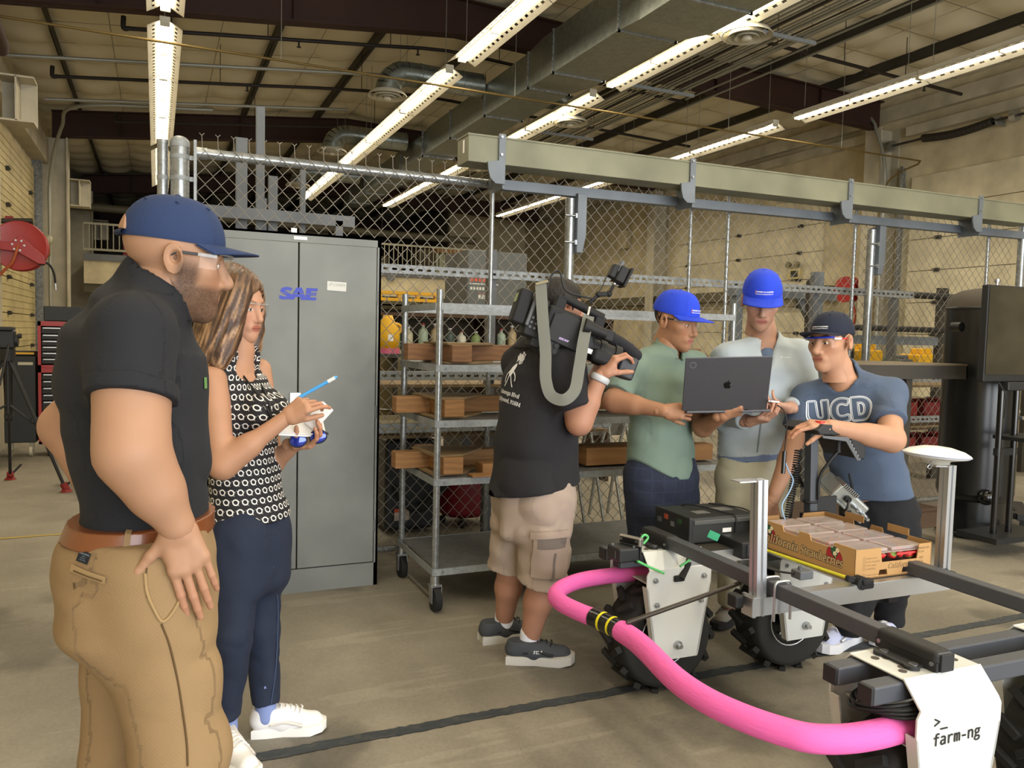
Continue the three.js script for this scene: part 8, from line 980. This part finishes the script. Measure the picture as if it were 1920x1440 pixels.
{
  const z = -3.62, a = PZ(1853, 533, z), b = PZ(1850, 716, z), w = 1.25, t = thing('display_screen', 'large switched-off black display on a rolling stand by the tank', 'screen', V(a.x + w / 2, 0, z)), xc = a.x + w / 2, yc = (a.y + b.y) / 2, h = a.y - b.y;
  part(t, 'bezel', rbox(w, h, 0.05, 0.008, xc, yc, z - 0.02), M.black); part(t, 'glass', box(w - 0.02, h - 0.06, 0.004, xc, yc + 0.02, z + 0.007), phys(0x0a0b0a, 0.06, { clearcoat: 1, clearcoatRoughness: 0.02 })); part(t, 'tray', rbox(0.5, 0.03, 0.3, 0.006, xc, b.y - 0.4, z - 0.02), M.black);
  const px = PZ(1895, 800, z).x; for (const dx of [0, 0.16]) part(t, 'post', rod(V(px + dx, 0.12, z - 0.08), V(px + dx, b.y + 0.1, z - 0.08), 0.022, 14), M.blackGloss); part(t, 'cross_bar', box(0.22, 0.05, 0.03, px + 0.08, 0.72, z - 0.08), M.black); part(t, 'speaker_bar', rbox(0.6, 0.06, 0.08, 0.01, xc - 0.1, b.y - 0.03, z - 0.01), M.blackPlastic); const f = PY(1918, 1003, 0), g = PY(1818, 985, 0);
  part(t, 'foot_beam', [beam(V(g.x, 0.13, g.z), V(f.x + 0.1, 0.13, f.z), 0.09, 0.05), beam(V(f.x, 0.13, f.z), V(f.x + 0.5, 0.13, f.z - 0.4), 0.09, 0.05), box(0.6, 0.04, 0.3, px + 0.15, 0.12, z - 0.1)], M.black); for (const p of [g, f]) part(t, 'caster', [cyl(0.035, 0.025, p.x, 0.036, p.z, 16, 0.035, 'x'), box(0.03, 0.06, 0.05, p.x, 0.085, p.z)], M.steel);
  part(t, 'loose_lead', pipe([V(a.x + 0.15, b.y, z + 0.01), V(a.x + 0.2, b.y - 0.1, z + 0.03), V(a.x + 0.24, b.y - 0.25, z)], 0.004, 6, 20), M.black);
}
{
  const e = PZ(1815, 683, -3.95), yT = e.y, t = thing('steel_table', 'heavy steel-topped table behind the man in the UCD shirt', 'table', V(4.6, 0, -4.2)), x1 = e.x, x0 = x1 - 1.75, z1 = -3.95, z0 = -4.55;
  part(t, 'table_top', uvBox(box(x1 - x0, 0.012, z1 - z0, (x0 + x1) / 2, yT - 0.006, (z0 + z1) / 2), 0.8), std(0x8a7f6c, 0.6, 0.3, { map: dirtTex })); part(t, 'apron', [box(x1 - x0, 0.095, 0.012, (x0 + x1) / 2, yT - 0.06, z1 - 0.006), box(0.012, 0.095, z1 - z0, x1 - 0.006, yT - 0.06, (z0 + z1) / 2), box(x1 - x0, 0.095, 0.012, (x0 + x1) / 2, yT - 0.06, z0 + 0.006)].map((g) => uvBox(g, 1)), std(0x4b4844, 0.6, 0.3, { map: dirtTex }));
  for (const x of [x0 + 0.1, x1 - 0.55]) for (const z of [z0 + 0.06, z1 - 0.06]) part(t, 'leg', box(0.06, yT - 0.3, 0.06, x, (yT - 0.3) / 2 + 0.24, z), M.darkSteel); part(t, 'base_timber', uvBox(rbox(1.6, 0.11, 0.09, 0.008, x1 - 0.85, 0.2, z1 - 0.05), 1), M.woodDark); part(t, 'base_timber', uvBox(rbox(0.09, 0.11, 0.6, 0.008, x1 - 0.1, 0.2, -4.25), 1, 0.2), M.woodDark); part(t, 'deck', box(1.5, 0.02, 0.5, x1 - 0.9, 0.265, -4.25), M.woodDark);
  for (const x of [x0 + 0.2, x1 - 0.08]) part(t, 'caster', [cyl(0.062, 0.035, x, 0.063, z1 - 0.05, 20, 0.062, 'x'), box(0.06, 0.03, 0.07, x, 0.13, z1 - 0.05), box(0.006, 0.09, 0.04, x - 0.025, 0.09, z1 - 0.05)], M.greyPlastic);
}
// ---------- what stands behind the fence ----------
{
  // slotted strut rails and uprights of the storage rack along the fence
  const strutTex = canvas(256, 64, (g) => { g.fillStyle = '#ffffff'; g.fillRect(0, 0, 256, 64); });
  const slotted = (t, x0, x1, y, z, m) => { const n = Math.round((x1 - x0) / 0.058), holes = []; for (let i = 0; i < n; i++) { const c = x0 + (i + 0.5) * (x1 - x0) / n; holes.push([[c - 0.014, -0.008], [c - 0.018, 0], [c - 0.014, 0.008], [c + 0.014, 0.008], [c + 0.018, 0], [c + 0.014, -0.008]]); } const g = extr([[x0, -0.028], [x1, -0.028], [x1, 0.028], [x0, 0.028]], 0.003, 0, holes).translate(0, y, z); part(t, 'slotted_rail', [g, box(x1 - x0, 0.003, 0.035, (x0 + x1) / 2, y + 0.028, z - 0.015), box(x1 - x0, 0.003, 0.035, (x0 + x1) / 2, y - 0.028, z - 0.015)], m); };
  const zr = -5.12, t = thing('storage_rack', 'slotted steel rail rack running along behind the chain-link fence', 'rack', V(3.2, 0, -5.2));
  for (const [y, a, b] of [[1.87, 1.1, 3.15], [1.9, 3.2, 6.2], [1.17, 1.1, 3.1], [0.82, 1.1, 3.1], [1.15, 5.9, 7.3], [0.78, 5.9, 7.3]]) slotted(t, a, b, y, zr, M.galvFlat);
  for (const [px, top] of [[920, 468], [1527, 512]]) { const x = PZ(px, 560, zr - 0.06).x, y = PZ(px, top, zr - 0.06).y; part(t, 'upright', [box(0.06, y, 0.005, x, y / 2, zr - 0.04), box(0.005, y, 0.05, x - 0.03, y / 2, zr - 0.06)], M.greyPaint); }
  for (const x of [1.15, 6.0, 7.25]) part(t, 'upright', box(0.05, 1.95, 0.05, x, 0.975, zr - 0.05), M.greyPaint); for (const [y, a, b] of [[0.8, 1.1, 3.1], [1.14, 1.1, 3.1], [1.12, 5.9, 7.3], [0.75, 5.9, 7.3]]) part(t, 'shelf_board', uvBox(box(b - a, 0.02, 0.5, (a + b) / 2, y - 0.04, zr - 0.28), 0.8), M.ply);
  // steel stock standing behind the cabinet
  for (const [px, top, w, l] of [[453, 258, 0.068, 'broad grey steel channel standing behind the cabinet'], [488, 200, 0.05, 'tallest grey steel bar standing behind the cabinet'], [512, 330, 0.055, 'short grey steel channel standing behind the cabinet'], [568, 318, 0.03, 'thin grey steel bar standing behind the cabinet'], [497, 372, 0.016, 'thin short rod standing behind the cabinet']]) { const z = -5.75, x = PZ(px, 400, z).x, y = PZ(px, top, z).y; solo('steel_bar', l, 'steel bar', [box(w, y, 0.006, x, y / 2, z), box(0.006, y, 0.04, x - w / 2, y / 2, z - 0.02), box(0.006, y, 0.04, x + w / 2, y / 2, z - 0.02)], M.greyPaint); }
  const fr = thing('stock_frame', 'grey steel frame holding the bars behind the cabinet', 'frame', V(0.9, 0, -5.65)), zf = -5.65, yf = PZ(500, 404, zf).y; part(fr, 'top_bar', box(1.15, 0.075, 0.05, PZ(505, 404, zf).x, yf, zf), M.greyPaint); for (const px of [375, 635]) part(fr, 'post', box(0.05, yf, 0.05, PZ(px, 420, zf).x, yf / 2, zf), M.greyPaint);
  // grey machine enclosure with orange and white markings
  const mz = -9, mx = PZ(932, 540, mz).x, mt = PZ(932, 472, mz).y, mb = PZ(932, 600, mz).y, mw = 0.78, mk = canvas(512, 512, (g) => { g.fillStyle = '#5a5d5c'; g.fillRect(0, 0, 512, 512); g.fillStyle = '#c8553a'; for (let i = 0; i < 6; i++) g.fillRect(20 + i * 36, 190, 24, 40); g.fillRect(210, 90, 14, 90); g.fillStyle = '#c9ccc8'; g.fillRect(14, 244, 250, 8); for (let i = 0; i < 9; i++) g.fillRect(20 + i * 26, 272, 18, 22); g.fillStyle = '#b8463c'; g.fillRect(90, 320, 130, 4); g.fillStyle = '#c9ccc8'; for (let i = 0; i < 5; i++) g.fillRect(92 + i * 26, 330, 20, 30); });
  const mc = thing('machine_cabinet', 'grey machine enclosure with orange markings far behind the fence', 'machine', V(mx, 0, mz - 0.4)); part(mc, 'enclosure', box(mw, mt - mb, 0.8, mx, (mt + mb) / 2, mz - 0.4), M.greyPaint); part(mc, 'front_panel', box(mw * 0.98, (mt - mb) * 0.98, 0.01, mx, (mt + mb) / 2, mz + 0.004), std(0xffffff, 0.6, 0, { map: mk })); part(mc, 'base', box(mw, mb, 0.7, mx, mb / 2, mz - 0.4), M.black); for (const [dx, dy] of [[0.1, 0.1], [0.3, 0.1], [0.1, 0.5], [0.3, 0.5]]) part(mc, 'fastener', sph(0.015, mx + dx, mb + dy, mz + 0.012), M.steel); part(mc, 'side_door', box(0.12, 1.0, 0.5, mx - mw / 2 - 0.2, 0.95, mz + 0.1), M.redDull);
  // gas bottle, jug and tins
  const gx = PZ(735, 720, -6.2).x, gt = PZ(735, 652, -6.2).y, gb = thing('gas_cylinder', 'olive gas cylinder chained behind the fence', 'gas cylinder', V(gx, 0, -6.2)); part(gb, 'bottle', lathe([[0.1, 0], [0.112, 0.02], [0.112, gt - 0.14], [0.09, gt - 0.05], [0.05, gt], [0.03, gt + 0.02], [0, gt + 0.02]], 28).translate(gx, 0, -6.2), std(0x6b5f3c, 0.5, 0.2)); part(gb, 'collar', cyl(0.032, 0.05, gx, gt + 0.03, -6.2, 14), M.steel); part(gb, 'chain', ring(6.3, 0.118, 0.006, gx, 0.85, -6.2, 'y'), M.steel);
  const sh2 = thing('parts_shelf', 'wooden shelf unit full of bottles behind the fence', 'shelf', V(3, 0, -7.2)); const sz = -7.2; for (const y of [0.75, 1.3, 1.62]) part(sh2, 'board', uvBox(box(2.6, 0.03, 0.5, 2.9, y, sz), 0.6), M.woodDark); for (const x of [1.62, 2.9, 4.18]) part(sh2, 'side', uvBox(box(0.03, 1.64, 0.5, x, 0.82, sz), 0.6), M.woodDark); part(sh2, 'back_board', box(2.6, 1.0, 0.02, 2.9, 1.1, sz - 0.25), std(0x4a4234, 0.9));
  const bottle = (x, y, z, r, h, m, l, cap2) => { const b = thing('bottle', l, 'bottle', V(x, y, z), 'bottles on the shelf behind the fence'); part(b, 'body', lathe([[0, 0], [r, 0], [r, h * 0.65], [r * 0.9, h * 0.75], [r * 0.35, h * 0.85], [r * 0.35, h], [0, h]], 16).translate(x, y, z), m); part(b, 'cap', cyl(r * 0.4, h * 0.08, x, y + h, z, 12), cap2); };
  const pal = [std(0xd8d5c4, 0.5), std(0x7d8f5a, 0.5), std(0xc9c2a2, 0.5), std(0x9fb09a, 0.4), std(0xb9a27a, 0.5), std(0x45504a, 0.4)], pn = ['white', 'green', 'cream', 'pale green', 'tan', 'dark']; for (let i = 0; i < 12; i++) { const k = i % 6; if (i !== 8) bottle(1.85 + i * 0.13, 1.316, sz + 0.1 + 0.04 * (i % 2), 0.045, 0.16 + 0.07 * rnd(), pal[k], pn[k] + ' plastic bottle on the shelf behind the fence', i % 3 ? M.white : M.red); }
  const jx = PZ(727, 615, -5.95).x, jy = PZ(727, 648, -5.95).y; { const j = thing('yellow_jug', 'bright yellow jug with pink base beside the gas cylinder', 'jug', V(jx, jy - 0.06, -5.95)); part(j, 'body', lathe([[0, 0.03], [0.085, 0.03], [0.09, 0.12], [0.085, 0.19], [0.045, 0.26], [0.035, 0.29], [0, 0.29]], 20).translate(jx, jy - 0.06, -5.95), M.yellow); part(j, 'base', cyl(0.092, 0.04, jx, jy - 0.04, -5.95, 20), std(0xc4607a, 0.5)); part(j, 'handle', new THREE.TorusGeometry(0.035, 0.012, 8, 16).translate(jx + 0.07, jy + 0.13, -5.95), M.yellow); part(j, 'label', box(0.04, 0.05, 0.003, jx, jy + 0.06, -5.862), M.white); solo('jug_stand', 'narrow dark stand under the yellow jug', 'stand', [box(0.26, 0.03, 0.26, jx, jy - 0.075, -5.98), box(0.03, jy - 0.09, 0.03, jx - 0.1, (jy - 0.09) / 2, -6.08), box(0.03, jy - 0.09, 0.03, jx + 0.1, (jy - 0.09) / 2, -6.08)], M.darkSteel); }
  { const b = thing('yellow_rail', 'yellow overhead lifting rail in front of the mezzanine', 'lifting rail', V(PZ(768, 556, -13).x, 0, -13)), z = -13, y = PZ(768, 556, z).y, a = PZ(700, 552, z).x, c = PZ(822, 560, z).x; part(b, 'beam', [box(c - a, 0.05, 0.12, (a + c) / 2, y + 0.05, z), box(c - a, 0.05, 0.12, (a + c) / 2, y - 0.06, z), ...[0.1, 0.4, 0.7, 1].map((k) => box(0.05, 0.1, 0.1, mix(a, c - 0.05, k), y, z))], M.yellow); for (const k of [0.1, 0.75]) part(b, 'post', box(0.06, y, 0.06, mix(a, c, k), y / 2, z), M.darkSteel); }
  // low storage: black machine, red can, crates
  const bm = thing('black_machine', 'black boxed machine behind the lower fence beside the cart', 'machine', V(1.6, 0, -5.8)); part(bm, 'body', rbox(0.38, 0.66, 0.4, 0.03, 1.68, 0.36, -5.72), M.blackPlastic); part(bm, 'hose', pipe([V(1.55, 0.35, -5.5), V(1.7, 0.2, -5.42), V(1.95, 0.4, -5.45), V(2.0, 0.6, -5.5)], 0.03, 10, 30), M.blackRubber); part(bm, 'label', box(0.11, 0.08, 0.004, PZ(754, 966, -5.48).x, PZ(754, 966, -5.48).y, -5.49), std(0xb9a898, 0.6)); part(bm, 'label_band', box(0.05, 0.025, 0.005, PZ(746, 958, -5.48).x, PZ(746, 958, -5.48).y, -5.488), std(0xc0502c, 0.6));
  const rc = thing('red_drum', 'dark red shop vacuum drum behind the cart', 'vacuum', V(PZ(868, 970, -5.7).x, 0, -5.7)), rx = PZ(868, 970, -5.7).x; part(rc, 'drum', lathe([[0, 0.08], [0.17, 0.08], [0.2, 0.12], [0.2, 0.36], [0.17, 0.4], [0, 0.4]], 28).translate(rx, 0, -5.7), std(0x7c1226, 0.45)); part(rc, 'lid', lathe([[0.18, 0.4], [0.19, 0.43], [0.12, 0.5], [0, 0.52]], 24).translate(rx, 0, -5.7), M.black); for (const a of [0.5, 2, 3.6, 5]) part(rc, 'caster', sph(0.03, rx + 0.16 * Math.cos(a), 0.03, -5.7 + 0.16 * Math.sin(a)), M.black);
  for (let i = 0; i < 3; i++) solo('folded_carton', ['flat cream carton stack on the rack shelf', 'long pale carton on the rack shelf', 'brown carton on the rack shelf'][i], 'carton', rbox(0.45, 0.09 + 0.04 * i, 0.35, 0.004, 1.5 + i * 0.6, 0.775 + (0.09 + 0.04 * i) / 2, -5.38), [std(0xb7ac8c, 0.8), std(0xc2b594, 0.8), M.cardboard][i]);
  // folding tables and chairs stacked behind the green shirt
  for (let i = 0; i < 4; i++) { const x = 3.0 + i * 0.17, c = thing('folded_chair', 'folded grey tube chair leaning behind the cart', 'folding chair', V(x, 0, -5.5), 'folded chairs behind the cart'); part(c, 'frame', [pipe([V(x, 0.02, -5.3), V(x - 0.02, 0.45, -5.42), V(x - 0.03, 0.85, -5.52), V(x + 0.1, 0.87, -5.55), V(x + 0.14, 0.85, -5.55)], 0.013, 8, 40)], M.conduit); part(c, 'frame', [pipe([V(x + 0.04, 0.02, -5.6), V(x + 0.05, 0.5, -5.5), V(x + 0.1, 0.8, -5.45)], 0.013, 8, 30)], M.conduit); part(c, 'back', rbox(0.14, 0.18, 0.02, 0.008, x + 0.05, 0.76, -5.53), std(0x5b5648, 0.6)); }
  // right part: steel press frame, benches with yellow gear, red reel, emergency light
  const pz = -6.4, pf = thing('press_frame', 'blue-grey steel press frame behind the gate', 'press', V(PZ(1500, 600, pz).x, 0, pz)); const U = (px) => PZ(px, 580, pz).x, py = (y) => PZ(1500, y, pz).y; part(pf, 'column', box(0.09, py(508), 0.1, U(1530), py(508) / 2, pz), M.gatePaint); part(pf, 'column', box(0.09, py(545), 0.1, U(1380), py(545) / 2, pz), M.gatePaint); part(pf, 'cross_beam', box(U(1560) - U(1370), 0.1, 0.12, (U(1560) + U(1370)) / 2, py(552), pz), M.gatePaint); part(pf, 'gusset', extr([[0, 0], [-0.22, 0], [0, -0.3]], 0.04).translate(U(1522), py(562), pz - 0.02), M.gatePaint);
  const bx0 = 6.1, bx1 = 9.2, bz = -6.8, by = 1.12; const bn = thing('workbench', 'long workbench behind the gate with yellow machine parts', 'workbench', V(7.6, 0, bz)); part(bn, 'top', uvBox(box(bx1 - bx0, 0.06, 0.8, (bx0 + bx1) / 2, by, bz), 0.6), M.woodDark); part(bn, 'shelf', uvBox(box(bx1 - bx0, 0.03, 0.7, (bx0 + bx1) / 2, 0.5, bz), 0.6), M.woodDark); for (const x of [bx0 + 0.1, 7.6, bx1 - 0.1]) for (const z of [bz - 0.33, bz + 0.33]) part(bn, 'leg', box(0.07, by, 0.07, x, by / 2, z), M.darkSteel);
  const put = (nm, l, cat, x, w, h, d, m, y = by + 0.03, z = bz + 0.1) => solo(nm, l, cat, [rbox(w, h, d, 0.02, x, y + h / 2, z), rbox(w * 0.5, h * 0.4, d * 0.6, 0.02, x + w * 0.1, y + h * 1.15, z)], m);
  put('engine_block', 'yellow engine housing on the bench behind the gate', 'engine', 7.35, 0.3, 0.24, 0.3, M.yellow); put('engine_block', 'smaller yellow pump on the bench next to the green bundle', 'pump', 8.25, 0.34, 0.2, 0.3, M.yellow); put('grey_gearbox', 'grey gearbox on the bench between the yellow parts', 'gearbox', 7.95, 0.2, 0.14, 0.2, M.greyPaint); put('yellow_tub', 'yellow tub on the bench at the end of the gate post', 'tub', 6.75, 0.26, 0.18, 0.3, M.yellow); put('black_motor', 'black motor on the bench beside the yellow engine', 'motor', 7.02, 0.2, 0.26, 0.2, M.black);
  { const g = ellf(V(7.68, by + 0.08, bz + 0.15), V(0.16, 0.12, 0.16)), f = (x, y, z) => Math.max(g(x, y, z) + 0.03 * (fbm(x * 14, y * 14, z * 14, 3) - 0.5), by + 0.032 - y); solo('green_tarp', 'crumpled green tarp bundle on the bench', 'tarp', nets(f, boundsOf([V(7.68, by + 0.1, bz + 0.15)], 0.28), 0.014), std(0x3f4a34, 0.9)); }
  for (const [y, l] of [[0.86, 'upper row'], [0.53, 'lower row']]) for (let i = 0; i < 4; i++) solo('red_bin', 'red plastic parts bin behind the gate', 'bin', [box(0.2, 0.012, 0.22, 6.0 + i * 0.3 + 0.1, y - 0.1, -5.38), box(0.2, 0.16, 0.012, 6.1 + i * 0.3, y - 0.02, -5.27), box(0.012, 0.18, 0.22, 6.0 + i * 0.3, y - 0.01, -5.38), box(0.012, 0.18, 0.22, 6.2 + i * 0.3, y - 0.01, -5.38), box(0.2, 0.18, 0.012, 6.1 + i * 0.3, y - 0.01, -5.49)], i % 2 ? M.redDull : M.darkRed, 'red parts bins on the rack');
  for (const [y, x0, x1, r, l] of [[1.98, 6.2, 9.4, 0.035, 'upper black pipe laid across the rack behind the gate'], [1.62, 6.2, 9.4, 0.03, 'middle black pipe laid across the rack behind the gate']]) solo('black_pipe', l, 'pipe', rod(V(x0, y, -6.0), V(x1, y, -6.0), r, 12), M.black); { const t = thing('pipe_rack', 'dark steel rack that carries the black pipes', 'rack', V(7.5, 0, -6.05)); for (const x of [5.95, 7.8, 9.3]) part(t, 'post', box(0.12, 2.08, 0.06, x, 1.04, -6.08), M.darkSteel); part(t, 'rail', box(3.4, 0.09, 0.05, 7.6, 1.5, -6.08), M.gatePaint); }
  const rr = PX(1590, 543, 11.8), rt = thing('small_hose_reel', 'red hose reel on the far wall seen through the gate', 'hose reel', rr); part(rt, 'disc', cyl(0.24, 0.03, rr.x - 0.08, rr.y, rr.z, 28, 0.24, 'x'), M.red); part(rt, 'disc', cyl(0.24, 0.03, rr.x + 0.08, rr.y, rr.z, 28, 0.24, 'x'), M.red); part(rt, 'drum', cyl(0.14, 0.15, rr.x, rr.y, rr.z, 20, 0.14, 'x'), M.darkRed); part(rt, 'bracket', box(0.36, 0.1, 0.1, rr.x + 0.21, rr.y, rr.z), M.redDull); part(rt, 'hose', pipe([V(rr.x, rr.y - 0.2, rr.z + 0.1), V(rr.x, rr.y - 0.5, rr.z + 0.2), V(rr.x, rr.y - 0.9, rr.z + 0.1)], 0.02, 8, 20), std(0xa03a24, 0.6));
  const el = PX(1490, 514, 12.1), et = thing('emergency_light', 'twin-lamp emergency light box on the cream wall', 'emergency light', el); part(et, 'box', rbox(0.12, 0.22, 0.36, 0.02, el.x + 0.02, el.y, el.z), std(0xb9aa78, 0.6)); part(et, 'panel', box(0.004, 0.13, 0.2, el.x - 0.045, el.y, el.z + 0.03), M.darkSteel); for (const s of [-1, 1]) part(et, 'lamp', [cyl(0.07, 0.08, el.x - 0.06, el.y + 0.2, el.z + s * 0.12, 18, 0.05, 'x'), rod(V(el.x, el.y + 0.1, el.z + s * 0.12), V(el.x - 0.02, el.y + 0.2, el.z + s * 0.12), 0.015, 8)], std(0x8a8468, 0.3, 0.6));
  struct('trim_4', 'dark ledge along the lower cream wall beyond the gate', [box(0.35, 0.22, 14.5, XR - 0.2, PX(1250, 562, XR - 0.35).y, -19)], std(0x5a5440, 0.8), 'trim'); const sb = PX(1172, 450, XR - 0.1); solo('wall_box', 'cream junction box high on the far wall', 'box', rbox(0.2, 0.5, 0.4, 0.02, XR - 0.11, sb.y, sb.z), M.wallPaint);
  // mezzanine with railing, far end of the hall
  const z = -22, x0 = -1.6, x1 = 8.9, mzn = thing('mezzanine', 'far mezzanine with grey railing and cream front', 'mezzanine', V(3.6, 0, z - 1.8), undefined, 'structure');
  part(mzn, 'floor_slab', box(x1 - x0, 0.16, 15.8, (x0 + x1) / 2, 3.12, z - 7.9), M.greyPaint); part(mzn, 'front_fascia', uvBox(box(x1 - x0, 0.56, 0.1, (x0 + x1) / 2, 2.76, z - 0.1), 0.3), M.wallPaint); part(mzn, 'lower_beam', box(x1 - x0, 0.22, 0.2, (x0 + x1) / 2, 2.38, z - 0.2), std(0x4f4a38, 0.8)); part(mzn, 'lower_wall', uvBox(box(x1 - x0, 2.3, 0.1, (x0 + x1) / 2, 1.15, z - 2.4), 0.3), M.wallPaint);
  const rg = std(0x8d8a78, 0.6); for (const y of [3.92, 3.3]) part(mzn, 'hand_rail', box(x1 - x0, 0.05, 0.05, (x0 + x1) / 2, y, z + 0.03), rg); for (let x = x0; x < x1; x += 0.13) part(mzn, 'baluster', box(0.022, 0.62, 0.022, x, 3.6, z + 0.03), rg); for (let x = x0 + 1; x < x1; x += 2.2) part(mzn, 'bracket', cyl(0.12, 0.02, x, 3.02, z + 0.02, 20, 0.12, 'z'), M.greyPaint);
  for (const x of [x0 + 0.3, 2.2, 5.4, 8.7]) part(mzn, 'support_column', box(0.16, 3.04, 0.16, x, 1.52, z - 0.3), M.greyPaint); part(mzn, 'red_box', box(0.3, 0.6, 0.2, -0.6, 3.5, z - 0.5), M.redDull); part(mzn, 'grey_box', box(0.5, 0.5, 0.3, -0.15, 3.45, z - 0.6), M.greyPlastic);
  const gx2 = PZ(842, 492, z - 0.3).x, gc = thing('bottle_crate', 'wood-topped crate of glass bottles on the mezzanine edge', 'crate', V(gx2, 3.2, z - 0.4)); part(gc, 'wood_top', box(0.85, 0.16, 0.5, gx2, 3.88, z - 0.4), M.wood); for (let i = 0; i < 8; i++) for (let j = 0; j < 4; j++) part(gc, 'bottle', cyl(0.045, 0.14, gx2 - 0.38 + i * 0.108, 3.28 + j * 0.145, z - 0.28, 8), phys(0xb7bd9e, 0.15, { transmission: 0.3 })); part(gc, 'tray', box(0.9, 0.02, 0.5, gx2, 3.21, z - 0.4), M.wood);
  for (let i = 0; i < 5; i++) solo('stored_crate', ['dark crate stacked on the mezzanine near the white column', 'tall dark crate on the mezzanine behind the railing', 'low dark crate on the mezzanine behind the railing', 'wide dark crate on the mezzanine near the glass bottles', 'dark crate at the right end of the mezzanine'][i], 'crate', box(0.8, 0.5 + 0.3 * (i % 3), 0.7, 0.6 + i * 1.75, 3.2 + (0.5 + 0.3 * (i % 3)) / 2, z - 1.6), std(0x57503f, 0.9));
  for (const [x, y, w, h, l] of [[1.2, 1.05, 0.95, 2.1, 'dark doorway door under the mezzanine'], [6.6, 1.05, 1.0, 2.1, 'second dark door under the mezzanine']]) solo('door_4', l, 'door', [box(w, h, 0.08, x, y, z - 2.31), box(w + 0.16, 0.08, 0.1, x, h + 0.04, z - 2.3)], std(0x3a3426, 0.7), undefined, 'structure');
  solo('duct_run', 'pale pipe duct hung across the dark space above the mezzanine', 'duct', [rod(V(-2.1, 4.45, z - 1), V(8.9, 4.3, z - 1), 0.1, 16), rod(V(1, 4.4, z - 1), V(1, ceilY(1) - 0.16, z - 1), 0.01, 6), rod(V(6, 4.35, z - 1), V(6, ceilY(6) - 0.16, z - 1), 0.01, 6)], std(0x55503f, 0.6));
}
renderer.render(scene, camera);
